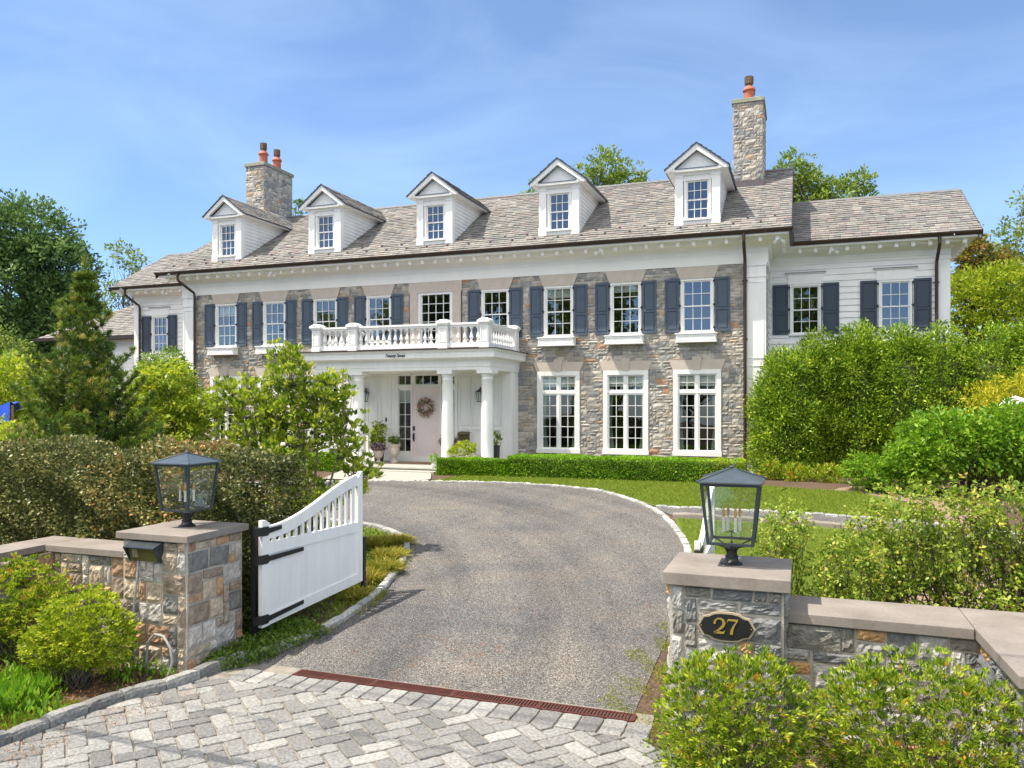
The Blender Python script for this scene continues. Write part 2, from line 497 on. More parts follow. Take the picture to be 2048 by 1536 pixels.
# ---- foliage -------------------------------------------------------------
def leaf_mesh(name, P, D, size, aspect, tone, m, parent=None, origin=None, droop=0.12, seed=0, roll=1.0):
    rg = np.random.default_rng(seed + 77)
    n = len(P)
    D = D / (np.linalg.norm(D, axis=1, keepdims=True) + 1e-9)
    A = rg.normal(size=(n, 3)) * roll + np.array([0, 0, 0.001])
    A[:, 2] += 1.0
    Wd = np.cross(D, A)
    Wd[:, 2] *= 0.7
    Wd /= (np.linalg.norm(Wd, axis=1, keepdims=True) + 1e-9)
    s = np.asarray(size).reshape(-1, 1) * np.ones((n, 1))
    w = s * (np.asarray(aspect).reshape(-1, 1) * np.ones((n, 1))) * 0.5
    tip = P + D * s
    tip[:, 2:3] -= s * droop
    mid = P + D * s * 0.45
    V = np.stack([P, mid + Wd * w, tip, mid - Wd * w], axis=1).reshape(-1, 3)
    if origin is not None:
        wd = Vector(origin)
    elif parent is not None:
        wd = W[parent].copy()
    else:
        wd = Vector((float(P[:, 0].mean()), float(P[:, 1].mean()), float(P[:, 2].min())))
    V = V - np.array(wd)
    me = bpy.data.meshes.new(name)
    me.vertices.add(n * 4)
    me.vertices.foreach_set('co', V.astype(np.float32).ravel())
    me.loops.add(n * 4)
    me.loops.foreach_set('vertex_index', np.arange(n * 4, dtype=np.int32))
    me.polygons.add(n)
    me.polygons.foreach_set('loop_start', np.arange(0, n * 4, 4, dtype=np.int32))
    me.polygons.foreach_set('loop_total', np.full(n, 4, dtype=np.int32))
    me.update(calc_edges=True)
    at = me.attributes.new('tone', 'FLOAT', 'FACE')
    at.data.foreach_set('value', np.clip(tone, 0, 1).astype(np.float32))
    return link(name, me, m, parent, wd)

def clumps(lobes, ncl, seed, shell=0.55, noise=0.12, zmin=None):
    rg = np.random.default_rng(seed)
    c = np.array([l[:3] for l in lobes], float)
    r = np.array([l[3:6] for l in lobes], float)
    wt = (r[:, 0] * r[:, 1] * r[:, 2]) ** (2 / 3)
    idx = rg.choice(len(lobes), ncl, p=wt / wt.sum())
    d = rg.normal(size=(ncl, 3))
    d /= np.linalg.norm(d, axis=1, keepdims=True)
    f = shell + (1 - shell) * rg.random((ncl, 1)) ** 0.6
    f *= 1 + noise * rg.normal(size=(ncl, 1))
    p = c[idx] + d * f * r[idx]
    if zmin is not None:
        p[:, 2] = np.maximum(p[:, 2], zmin + rg.random(ncl) * 0.15)
    return p, d

def crown(name, lobes, ncl, clr, nleaf, size, m, parent, seed=1, shell=0.55, noise=0.12, aspect=0.5, up=0.35, out=0.5,
          flat=0.7, zmin=None, tshift=0.0, droop=0.12, rand=0.8, clipf=None):
    rg = np.random.default_rng(seed)
    cp, cd = clumps(lobes, ncl, seed, shell, noise, zmin)
    if clipf is not None:
        k = clipf(cp)
        cp, cd = cp[k], cd[k]
        ncl = len(cp)
    ct = rg.normal(0.50 + tshift, 0.22, ncl)
    P = np.repeat(cp, nleaf, axis=0)
    o = rg.normal(size=P.shape)
    o /= np.linalg.norm(o, axis=1, keepdims=True)
    o *= rg.random((len(P), 1)) ** 0.45
    o[:, 2] *= flat
    P = P + o * clr
    D = np.repeat(cd, nleaf, axis=0) * out + rg.normal(size=P.shape) * rand * 0.6 + o * 0.5
    D[:, 2] += up
    T = np.repeat(ct, nleaf) + rg.normal(0, 0.20, len(P))
    S = size * (0.7 + 0.6 * rg.random(len(P)))
    leaf_mesh(name, P, D, S, aspect, T, m, parent, seed=seed, droop=droop)
    return cp

def limbs(base, tips, r0, seed=1, m='bark', parent=None, name='trunk', lean=(0, 0), fork=0.45, n=7, wob=0.05, tipr=0.008, mid_r=None):
    """a tapered trunk with curved limbs reaching the given points"""
    rg = random.Random(seed)
    mb = MB()
    base = Vector(base)
    top = max(t[2] for t in tips)
    H = top - base.z
    def tr(h):
        return Vector((base.x + lean[0] * h, base.y + lean[1] * h, base.z + H * h)) + Vector((math.sin(h * 7 + seed), math.cos(h * 6 + seed), 0)) * wob * H * h * 0.3
    hs = [i / 8 * 0.85 for i in range(9)]
    mb.tube([tr(h) for h in hs], [r0 * (1.25 if h == 0 else 1) * (1 - 0.9 * h) + 0.004 for h in hs], n=8)
    for t in tips:
        t = Vector(t)
        rel = (t.z - base.z) / H
        h0 = max(0.12 if fork > 0.2 else 0.02, min(0.8, rel * fork + rg.uniform(-.05, .05)))
        a = tr(h0)
        c1 = a.lerp(t, 0.4) + Vector((rg.uniform(-1, 1), rg.uniform(-1, 1), rg.uniform(0.0, 1.2))) * (t - a).length * 0.13
        c2 = a.lerp(t, 0.75) + Vector((rg.uniform(-1, 1), rg.uniform(-1, 1), rg.uniform(-.3, .8))) * (t - a).length * 0.07
        rr = (mid_r or r0 * (1 - 0.85 * h0) * 0.42)
        mb.tube([a, c1, c2, t], [rr, rr * 0.7, rr * 0.4, tipr], n=5)
    return build(name, mb, M[m], parent, smooth=True, fix=False)

# ---- stonework -----------------------------------------------------------
def lines(a, b, cell, brk=()):
    pts = sorted(set([a, b] + [x for x in brk if a < x < b]))
    o = [a]
    for p, q in zip(pts, pts[1:]):
        k = max(1, round((q - p) / cell))
        for i in range(1, k + 1):
            o.append(p + (q - p) * i / k)
    return o

def stonework(mb, u0, u1, z0, z1, cell, f, rng, holes=(), sizes=((1, 1), (2, 1), (3, 1), (3, 2), (4, 1), (4, 2), (5, 2), (2, 2), (3, 3)),
              joint=0.012, depth=0.03, rough=0.014, gu=4, gv=3, ubrk=(), zbrk=(), cellz=None):
    """random squared rubble: every stone its own rock-faced block; f(u, z, out) gives the world point"""
    ub = list(ubrk) + [h[0] for h in holes] + [h[1] for h in holes]
    zb = list(zbrk) + [h[2] for h in holes] + [h[3] for h in holes]
    us, zs = lines(u0, u1, cell, ub), lines(z0, z1, cellz or cell, zb)
    nu, nz = len(us) - 1, len(zs) - 1
    occ = [[False] * nz for _ in range(nu)]
    for i in range(nu):
        for j in range(nz):
            cu, cz = (us[i] + us[i + 1]) / 2, (zs[j] + zs[j + 1]) / 2
            if any(h[0] < cu < h[1] and h[2] < cz < h[3] for h in holes):
                occ[i][j] = True
    for j in range(nz):
        for i in range(nu):
            if occ[i][j]:
                continue
            w, h = rng.choice(sizes)
            while w > 1 and (i + w > nu or any(occ[i + a][j] for a in range(w))):
                w -= 1
            while h > 1 and (j + h > nz or any(occ[i + a][j + b] for a in range(w) for b in range(h))):
                h -= 1
            for a in range(w):
                for b in range(h):
                    occ[i + a][j + b] = True
            A, B, Z0, Z1 = us[i] + joint / 2, us[i + w] - joint / 2, zs[j] + joint / 2, zs[j + h] - joint / 2
            tone = rng.random()
            dd = depth * rng.uniform(0.6, 1.15)
            kk = [rng.uniform(-.5, .5) * joint for _ in range(8)]
            nn = gu if B - A > cell * 1.5 else max(2, gu - 1)
            vs = []
            sx, sz = rng.uniform(-1, 1) * rough, rng.uniform(-1, 1) * rough
            for q in range(gv + 1):
                for p in range(nn + 1):
                    fu, fz = p / nn, q / gv
                    edge = min(fu, 1 - fu, fz, 1 - fz)
                    uu = A + (B - A) * fu + (kk[0] * (1 - fz) + kk[1] * fz) * (1 if p in (0, nn) else 0)
                    zz = Z0 + (Z1 - Z0) * fz + (kk[2] * (1 - fu) + kk[3] * fu) * (1 if q in (0, gv) else 0)
                    if edge < 1e-6:
                        o = dd * 0.62 + rng.uniform(-.3, .3) * rough
                    else:
                        o = dd + sx * (fu - .5) * 2 + sz * (fz - .5) * 2 + rng.uniform(-.8, 1) * rough
                    vs.append(f(uu, zz, o))
            m1 = nn + 1
            fs = [(q * m1 + p, q * m1 + p + 1, (q + 1) * m1 + p + 1, (q + 1) * m1 + p) for q in range(gv) for p in range(nn)]
            ring = [p for p in range(nn + 1)] + [q * m1 + nn for q in range(1, gv + 1)] + [gv * m1 + p for p in range(nn - 1, -1, -1)] + [q * m1 for q in range(gv - 1, 0, -1)]
            b0 = len(vs)
            for r_ in ring:
                q, p = divmod(r_, m1)
                vs.append(f(A + (B - A) * p / nn, Z0 + (Z1 - Z0) * q / gv, -0.01))
            L = len(ring)
            fs += [(ring[k], b0 + k, b0 + (k + 1) % L, ring[(k + 1) % L]) for k in range(L)]
            mb.add(vs, fs, tone)

def holed_panel(mb, u0, u1, z0, z1, holes, f, out=0.0, tone=0.5):
    us = sorted(set([u0, u1] + [x for h in holes for x in h[:2] if u0 < x < u1]))
    zs = sorted(set([z0, z1] + [x for h in holes for x in h[2:4] if z0 < x < z1]))
    for i in range(len(us) - 1):
        for j in range(len(zs) - 1):
            cu, cz = (us[i] + us[i + 1]) / 2, (zs[j] + zs[j + 1]) / 2
            if not any(h[0] < cu < h[1] and h[2] < cz < h[3] for h in holes):
                mb.face([f(us[i], zs[j], out), f(us[i + 1], zs[j], out), f(us[i + 1], zs[j + 1], out), f(us[i], zs[j + 1], out)], tone)

def siding(mb, u0, u1, z0, z1, exp, f, holes=(), lap=0.030):
    holed_panel(mb, u0, u1, z0, z1, holes, f, -0.004)
    n = max(1, round((z1 - z0) / exp))
    e = (z1 - z0) / n
    for k in range(n):
        a, b = z0 + k * e, z0 + (k + 1) * e
        cut = sorted([(max(h[0], u0), min(h[1], u1)) for h in holes if h[2] < (a + b) / 2 < h[3] and h[0] < u1 and h[1] > u0])
        x = u0
        segs = []
        for c in cut:
            if c[0] > x:
                segs.append((x, c[0]))
            x = max(x, c[1])
        if x < u1:
            segs.append((x, u1))
        for p, q in segs:
            mb.face([f(p, a, lap), f(q, a, lap), f(q, b, 0.002), f(p, b, 0.002)], 0.5)
            mb.face([f(p, a, 0.0), f(q, a, 0.0), f(q, a, lap), f(p, a, lap)], 0.5)

def slates(mb, o, ud, vd, nd, Wd, Ln, exp, rng, left=None, right=None, wid=(0.16, 0.34)):
    """courses of slates; o = eave corner, ud along the eave, vd up the slope, nd off the roof"""
    o, ud, vd, nd = Vector(o), Vector(ud), Vector(vd), Vector(nd)
    n = int(round(Ln / exp))
    for k in range(n):
        v0, v1 = k * exp, min(Ln, (k + 1) * exp + 0.03)
        a = 0.0 if left is None else left(v0)
        b = Wd if right is None else right(v0)
        if b - a < 0.05:
            continue
        x = a - rng.uniform(0, wid[0])
        while x < b:
            w = rng.uniform(*wid)
            x0, x1 = max(a, x), min(b, x + w)
            if x1 - x0 > 0.02:
                t = rng.random()
                h = rng.uniform(0.020, 0.042)
                dv = rng.uniform(-.012, .012)
                p = [o + ud * (x0 + .003) + vd * (v0 + dv) + nd * h, o + ud * (x1 - .003) + vd * (v0 + dv) + nd * h,
                     o + ud * (x1 - .003) + vd * v1 + nd * 0.007, o + ud * (x0 + .003) + vd * v1 + nd * 0.007]
                mb.face(p, t)
                q = [o + ud * (x0 + .003) + vd * (v0 + dv), o + ud * (x1 - .003) + vd * (v0 + dv)]
                mb.face([q[0], q[1], p[1], p[0]], t)
            x += w

# ---- ground sheets -------------------------------------------------------
def surface(name, poly, dz, m, kind='structure', label=None):
    b = bmesh.new()
    vs = [b.verts.new((x, y, 0)) for x, y in poly]
    b.faces.new(vs)
    for yy in (-16.0, -3.5):
        g = b.verts[:] + b.edges[:] + b.faces[:]
        bmesh.ops.bisect_plane(b, geom=g, plane_co=(0, yy, 0), plane_no=(0, 1, 0))
    bmesh.ops.triangulate(b, faces=b.faces[:])
    for v in b.verts:
        v.co.z = gz(v.co.y) + dz
    for f in b.faces:
        if f.normal.z < 0:
            f.normal_flip()
    me = bpy.data.meshes.new(name)
    b.to_mesh(me)
    b.free()
    o = link(name, me, m, None, Vector((0, 0, 0)))
    o['kind'] = kind
    if label:
        o['label'] = label
    return o

def smooth_path(pts, step=0.12):
    P = [Vector(p) for p in pts]
    P = [P[0] * 2 - P[1]] + P + [P[-1] * 2 - P[-2]]
    out = []
    for i in range(1, len(P) - 2):
        n = max(2, int((P[i + 1] - P[i]).length / step))
        for k in range(n):
            t = k / n
            a, b, c, d = P[i - 1], P[i], P[i + 1], P[i + 2]
            out.append(0.5 * ((2 * b) + (c - a) * t + (2 * a - 5 * b + 4 * c - d) * t * t + (3 * b - a - 3 * c + d) * t ** 3))
    out.append(P[-2])
    return out

def kerb(name, pts, block=0.28, width=0.13, height=0.09, side=1, seed=1, gap=0.012, mt='kerbstone'):
    """a line of rough blocks; its width lies to the left of travel (side=1) or right (-1)"""
    rng = random.Random(seed)
    path = smooth_path(pts, 0.04)
    mb = MB()
    acc, start = 0.0, 0
    i = 0
    cum = [0.0]
    for a, b in zip(path, path[1:]):
        cum.append(cum[-1] + (b - a).length)
    def at(s):
        s = max(0, min(cum[-1], s))
        k = int(np.searchsorted(cum, s, side='right')) - 1
        k = min(k, len(path) - 2)
        t = (s - cum[k]) / max(1e-6, cum[k + 1] - cum[k])
        d = (path[k + 1] - path[k]).normalized()
        return path[k].lerp(path[k + 1], t), Vector((-d.y, d.x)) * side
    s = 0.0
    while s < cum[-1] - 0.05:
        L = block * rng.uniform(0.75, 1.25)
        e = min(cum[-1], s + L)
        hh = height + rng.uniform(-.01, .01)
        jit = rng.uniform(-.008, .008)
        nseg = 4
        rows = []
        for q in range(nseg + 1):
            p, nn = at(s + gap / 2 + (e - s - gap) * q / nseg)
            g = gz(p.y)
            endf = 0.012 if q in (0, nseg) else 0.0
            prof = [(0, -0.08), (0.0, hh * 0.75 - endf), (0.018, hh - endf), (width * .5, hh + 0.004 - endf), (width - 0.018, hh - endf), (width, hh * 0.75 - endf), (width, -0.08)]
            rows.append([(p.x + nn.x * (o + jit + rng.uniform(-.005, .005)), p.y + nn.y * (o + jit + rng.uniform(-.005, .005)), g + z + rng.uniform(-.005, .005)) for o, z in prof])
        vs = [v for r_ in rows for v in r_]
        k = 7
        fs = [(a * k + b, a * k + b + 1, (a + 1) * k + b + 1, (a + 1) * k + b) for a in range(nseg) for b in range(k - 1)]
        fs += [tuple(range(k)), tuple(nseg * k + b for b in range(k - 1, -1, -1))]
        mb.add(vs, fs, rng.random())
        s = e
    o = build(name, mb, M[mt], None, origin=(0, 0, 0))
    o['kind'] = 'structure'
    return o

# ================================================================== GROUND
surface('ground', [(-160, -120), (160, -120), (160, 260), (-160, 260)], 0.0, M['mulch'])
surface('road', [(-160, -31), (160, -31), (160, -22.2), (-160, -22.2)], 0.006, M['asphalt'])

# gravel of the drive: crushed stone in greys and buffs
gm = bpy.data.materials.new('gravel')
gm.use_nodes = True
gn, gl = gm.node_tree.nodes, gm.node_tree.links
gp = gn['Principled BSDF']
gp.inputs['Roughness'].default_value = 0.9
gtc = gn.new('ShaderNodeTexCoord')
gv_ = gn.new('ShaderNodeTexVoronoi')
gv_.inputs['Scale'].default_value = 98.0
gl.new(gtc.outputs['Object'], gv_.inputs['Vector'])
gsep = gn.new('ShaderNodeSeparateColor')
gl.new(gv_.outputs['Color'], gsep.inputs[0])
gcol = ramp_node(gn, gl, [(0.0, (0.034, 0.034, 0.034)), (0.25, (0.092, 0.089, 0.086)), (0.55, (0.166, 0.159, 0.149)), (0.8, (0.252, 0.240, 0.222)), (0.97, (0.44, 0.42, 0.395))], gsep.outputs[0])
gnz = gn.new('ShaderNodeTexNoise')
gnz.inputs['Scale'].default_value = 0.55
gnz.inputs['Distortion'].default_value = 1.2
gnz.inputs['Detail'].default_value = 6
gl.new(gtc.outputs['Object'], gnz.inputs['Vector'])
gvar = ramp_node(gn, gl, [(0.25, (0.64, 0.66, 0.71)), (0.5, (0.89, 0.88, 0.875)), (0.75, (1.16, 1.06, 0.94))], gnz.outputs['Fac'])
# wheel worn arcs that follow the turn of the drive
gmp = gn.new('ShaderNodeVectorMath')
gmp.operation = 'SUBTRACT'
gmp.inputs[1].default_value = (-12.5, -16.5, 0)
gl.new(gtc.outputs['Object'], gmp.inputs[0])
gsx = gn.new('ShaderNodeSeparateXYZ')
gl.new(gmp.outputs[0], gsx.inputs[0])
gat = gn.new('ShaderNodeMath')
gat.operation = 'ARCTAN2'
gl.new(gsx.outputs[1], gat.inputs[0])
gl.new(gsx.outputs[0], gat.inputs[1])
gln = gn.new('ShaderNodeVectorMath')
gln.operation = 'LENGTH'
gl.new(gmp.outputs[0], gln.inputs[0])
gcb = gn.new('ShaderNodeCombineXYZ')
gl.new(gln.outputs['Value'], gcb.inputs[0])
gl.new(gat.outputs[0], gcb.inputs[1])
gn3 = gn.new('ShaderNodeTexNoise')
gn3.inputs['Scale'].default_value = 1.35
gn3.inputs['Detail'].default_value = 5.0
gl.new(gcb.outputs[0], gn3.inputs['Vector'])
garc = ramp_node(gn, gl, [(0.35, (0.72, 0.71, 0.72)), (0.52, (0.98, 0.97, 0.97)), (0.70, (1.15, 1.13, 1.10))], gn3.outputs['Fac'])
gm2 = gn.new('ShaderNodeMix')
gm2.data_type = 'RGBA'
gm2.blend_type = 'MULTIPLY'
gm2.inputs[0].default_value = 1.0
gl.new(gvar, gm2.inputs[6])
gl.new(garc, gm2.inputs[7])
gvar = gm2.outputs[2]
gmx = gn.new('ShaderNodeMix')
gmx.data_type = 'RGBA'
gmx.blend_type = 'MULTIPLY'
gmx.inputs[0].default_value = 1.0
gl.new(gcol, gmx.inputs[6])
gl.new(gvar, gmx.inputs[7])
gl.new(gmx.outputs[2], gp.inputs['Base Color'])
gb = gn.new('ShaderNodeBump')
gb.inputs['Strength'].default_value = 1.0
gb.inputs['Distance'].default_value = 0.010
gb.invert = True
gl.new(gv_.outputs['Distance'], gb.inputs['Height'])
gl.new(gb.outputs['Normal'], gp.inputs['Normal'])
M['gravel'] = gm

KL = [(-6.42, -15.9), (-6.20, -15.45), (-6.04, -14.9), (-6.0, -14.2), (-6.03, -13.5), (-6.18, -12.76), (-6.42, -11.9), (-6.70, -11.1), (-7.05, -10.45), (-7.5, -9.95),
      (-8.05, -9.6), (-8.71, -9.36), (-10.5, -9.2), (-13, -9.4), (-16, -10.2), (-19, -11.5)]
KR = [(-19, -8.3), (-16.5, -6.6), (-14, -5.6), (-11.41, -4.95), (-9.72, -4.65), (-8.3, -4.5), (-6.89, -4.49), (-5.7, -4.63), (-4.76, -4.95), (-3.9, -5.65), (-3.09, -6.67),
      (-2.66, -7.5), (-2.36, -8.31), (-2.12, -9.0), (-1.93, -9.8), (-1.75, -11.0), (-1.62, -12.4)]
kls = [(p.x, p.y) for p in smooth_path(KL, 0.3)]
krs = [(p.x, p.y) for p in smooth_path(KR, 0.3)]
surface('gravel_drive', [(-5.6, -15.97), (-1.61, -15.97), (-1.60, -14.2)] + krs[::-1] + kls[::-1] + [(-6.42, -15.97)], 0.010, M['gravel'])
kerb('kerb_island', KL, block=0.42, width=0.12, height=0.095, side=1, seed=3)
kerb('kerb_house_side', KR, block=0.20, width=0.13, height=0.055, side=1, seed=4)
KP1 = [(-3.0, -6.5), (-1.5, -6.52), (0.58, -6.6), (2.2, -6.9), (3.8, -7.4), (6, -8.4)]
KP2 = [(-2.5, -7.22), (-1.2, -7.24), (0.37, -7.36), (2.0, -7.7), (3.6, -8.2), (6, -9.2)]
kerb('path_kerb', KP1, block=0.24, width=0.12, height=0.07, side=1, seed=5)
kerb('path_kerb', KP2, block=0.9, width=0.14, height=0.10, side=-1, seed=6, mt='limestone')
surface('gravel_path', [(-3.0, -6.5), (0.58, -6.6), (2.2, -6.9), (3.8, -7.4), (6, -8.4), (6, -9.2), (3.6, -8.2), (2.0, -7.7), (0.37, -7.36), (-2.5, -7.22)], 0.018, M['gravel'])
surface('lawn', [(-9.5, -4.45), (-8.3, -4.38), (-6.89, -4.37), (-5.6, -4.5), (-4.65, -4.86), (-3.78, -5.58), (-2.98, -6.42), (0.58, -6.45), (2.2, -6.75), (2.2, -5.0), (1.3, -4.0), (0.44, -3.9), (-1.3, -3.55), (-7.5, -3.5), (-8.9, -3.6)], 0.024, M['lawn'])
surface('lawn', [(-2.45, -7.4), (-1.2, -7.4), (0.4, -7.54), (2.0, -7.9), (3.0, -8.1), (2.3, -10.2), (1.2, -11.8), (0.6, -13.8), (0.2, -14.9), (-1.5, -14.9), (-1.5, -12.4), (-1.64, -11.0), (-1.81, -9.8), (-2.0, -9.0), (-2.24, -8.31)], 0.024, M['lawn'])
surface('front_path', [(-12.7, -4.83), (-11.3, -4.82), (-9.72, -4.52), (-9.55, -4.35), (-9.75, -3.9), (-10.0, -3.4), (-12.9, -3.4), (-12.8, -4.2)], 0.045, M['concrete'])
surface('bare_earth', [(0.6, -4.0), (1.4, -4.1), (2.4, -5.0), (2.5, -6.6), (3.2, -6.9), (3.6, -5.5), (2.6, -3.6), (1.2, -3.0)], 0.014, M['mulch_light'])
surface('bare_earth', [(1.4, -11.6), (2.6, -9.8), (3.3, -10.2), (2.2, -12.2), (1.2, -14.8), (0.75, -14.9), (0.9, -13.2)], 0.014, M['mulch_light'])

# pavers of the apron, granite setts in herringbone
KA = [(-7.45, -21.9), (-7.2, -20.4), (-6.99, -18.9), (-6.83, -17.6), (-6.58, -16.95), (-6.50, -16.3), (-6.42, -15.92)]
kas = smooth_path(KA, 0.1)
def left_x(y):
    k = min(kas, key=lambda p: abs(p.y - y))
    return k.x
surface('paver_bed', [(p.x, p.y) for p in kas] + [(-1.4, -15.9), (-1.35, -16.6), (0.8, -18.4), (3.5, -21.9)], 0.012, M['joint'])
rp = random.Random(11)
pv = MB()
def clip_poly(poly, f):
    out = []
    for i in range(len(poly)):
        p, q = poly[i], poly[(i + 1) % len(poly)]
        fp, fq = f(p), f(q)
        if fp >= 0:
            out.append(p)
        if (fp >= 0) != (fq >= 0):
            t_ = fp / (fp - fq)
            out.append((p[0] + (q[0] - p[0]) * t_, p[1] + (q[1] - p[1]) * t_))
    return out
def paver(cx, cy, L, Wd, ang, ymax=None):
    if cx < left_x(cy) - 0.15 or cy > -15.5 or cy < -21.8:
        return
    if cx > -1.30 + max(0, (-16.6 - cy)) * 1.0:
        return
    ca, sa = math.cos(ang), math.sin(ang)
    a, b = L / 2 - 0.009, Wd / 2 - 0.009
    z = gz(cy) + 0.032 + rp.uniform(-.004, .004)
    tx, ty = rp.uniform(-.003, .003), rp.uniform(-.003, .003)
    ring = []
    for x0, y0, x1, y1 in ((-a, -b, a, -b), (a, -b, a, b), (a, b, -a, b), (-a, b, -a, -b)):
        n = 5 if abs(x1 - x0) > abs(y1 - y0) else 3
        for k in range(n):
            q = k / n
            j = .0045
            c_ = .010 if k == 0 else 0
            x, y = x0 + (x1 - x0) * q, y0 + (y1 - y0) * q
            ring.append((x - math.copysign(c_, x) * .5 + rp.uniform(-j, j), y - math.copysign(c_, y) * .5 + rp.uniform(-j, j)))
    ring = [(cx + x * ca - y * sa, cy + x * sa + y * ca) for x, y in ring]
    if ymax is not None:
        ring = clip_poly(ring, lambda p: ymax - p[1])
        if len(ring) < 3:
            return
        A_ = abs(sum(ring[i][0] * ring[(i + 1) % len(ring)][1] - ring[(i + 1) % len(ring)][0] * ring[i][1] for i in range(len(ring)))) / 2
        if A_ < .004:
            return
    mx, my = sum(p[0] for p in ring) / len(ring), sum(p[1] for p in ring) / len(ring)
    vs, n = [], len(ring)
    for ins, dz in ((0.0, -0.035), (0.0, -0.009), (0.005, -.003), (0.014, 0.0)):
        for x, y in ring:
            d = math.hypot(x - mx, y - my)
            f_ = max(0, 1 - ins / max(d, .01))
            X_, Y_ = mx + (x - mx) * f_, my + (y - my) * f_
            vs.append((X_, Y_, z + dz + tx * (X_ - cx) / a + ty * (Y_ - cy) / a))
    fs = []
    for r_ in range(3):
        for k in range(n):
            k2 = (k + 1) % n
            fs.append((r_ * n + k, r_ * n + k2, (r_ + 1) * n + k2, (r_ + 1) * n + k))
    fs.append(tuple(range(3 * n, 4 * n)))
    pv.add(vs, fs, min(1, max(0, rp.gauss(.5, .3))))
s_ = 0.182
for gx in range(-60, 60):
    for gy in range(-60, 60):
        d = (gx - gy) % 4
        if d == 0:
            px, py, hor = (gx + 1) * s_, (gy + .5) * s_, True
        elif d == 3:
            px, py, hor = (gx + .5) * s_, (gy + 1) * s_, False
        else:
            continue
        a = R(50)
        X = -4.2 + px * math.cos(a) - py * math.sin(a)
        Y = -18.0 + px * math.sin(a) + py * math.cos(a)
        if Y > -16.30:
            continue
        paver(X, Y, 2 * s_, s_, a + (0 if hor else R(90)), ymax=-16.545)
x = -6.25
while x < -1.45:
    w = rp.uniform(.19, .25)
    paver(x + w / 2, -16.345, 0.385, w, R(90))
    x += w
o = build('paving', pv, M['granite'], None, origin=(0, 0, 0))
o['kind'] = 'structure'
kerb('apron_kerb', KA, block=0.46, width=0.15, height=0.13, side=1, seed=9, mt='granite')

# iron drain across the entrance
t = empty('trench_drain', (-3.6, -16.03, -0.2), 'long rust coloured iron slot drain set between gravel and pale pavers', 'drain')
dr = MB()
dr.box(-5.62, -1.58, -16.145, -16.125, -0.21, -0.168)
dr.box(-5.62, -1.58, -15.975, -15.955, -0.21, -0.168)
for xx in (-5.62, -4.60, -3.60, -2.60, -1.60):
    dr.box(xx, xx + .035, -16.125, -15.975, -0.21, -0.170)
build('frame', dr, M['rust'], t)
gr = MB()
x = -5.57
while x < -1.61:
    gr.add([(x, -16.125, -0.205), (x + .018, -16.125, -.205), (x + .018, -16.125, -.171), (x, -16.125, -.171),
            (x + .0, -15.975, -.205), (x + .018, -15.975, -.205), (x + .018, -15.975, -.171), (x, -15.975, -.171)],
           [(0, 1, 2, 3), (7, 6, 5, 4), (3, 2, 6, 7), (0, 4, 5, 1), (1, 5, 6, 2), (0, 3, 7, 4)])
    x += 0.036
build('grate', gr, M['rust'], t)
ch = MB()
ch.box(-5.60, -1.60, -16.14, -15.96, -0.215, -0.196)
build('channel', ch, M['black'], t)

# ================================================================== HOUSE
HX = -11.48                       # axis of the facade
house = empty('stone_house', (HX, 0, 1.0), 'long fieldstone house with white trim, dark shutters, five dormers and a columned porch', 'house')
XL, XR = -22.04, -0.92            # outer edges of the main block
ZF, ZE = 7.13, 7.94               # bottom of the frieze, edge of the roof
PITCH = 0.6
RY, RZ = 4.4, 11.0
WY = 2.25                         # front of the wings
AX = [HX + d for d in (-8.60, -6.45, -4.30, -2.15, 0, 2.15, 4.30, 6.45, 8.60)]

def F0(u, z, o):
    return (u, -o, z)
up_h = [(a - .49, a + .49, 5.17, 6.78) for i, a in enumerate(AX) if i != 4]
up_h.append((HX - .98, HX + .98, 4.66, 7.13))
lo_ax = [AX[0], AX[1], AX[2], AX[6], AX[7], AX[8]]
lo_h = [(a - .70, a + .70, 1.50, 4.07) for a in lo_ax]
cut_up = [(a - .52, a + .52, 6.78, 7.13) for i, a in enumerate(AX) if i != 4]
cut_lo = [(a - .72, a + .72, 4.07, 4.34) for a in lo_ax]
porch_cut = [(-14.42, -8.55, 0.9, 4.62)]
rng = random.Random(5)
fw = MB()
stonework(fw, -21.46, -1.50, 0.95, ZF, 0.098, F0, rng, holes=up_h + lo_h + cut_up + cut_lo + porch_cut, depth=0.032, rough=0.012, gu=4, gv=2, joint=0.013,
          sizes=((1, 1), (2, 1), (3, 1), (4, 1), (3, 2), (4, 2), (2, 2), (5, 2), (4, 1), (3, 1)), cellz=0.092)
stone_part = build('stone_wall', fw, M['stone'], house)
bk = MB()
holed_panel(bk, -21.5, -1.46, 0.9, ZF + 0.1, up_h + lo_h + [(HX - 1.2, HX + 1.2, 1.2, 4.0)], F0, 0.004)
build('mortar', bk, M['mortar'], stone_part)

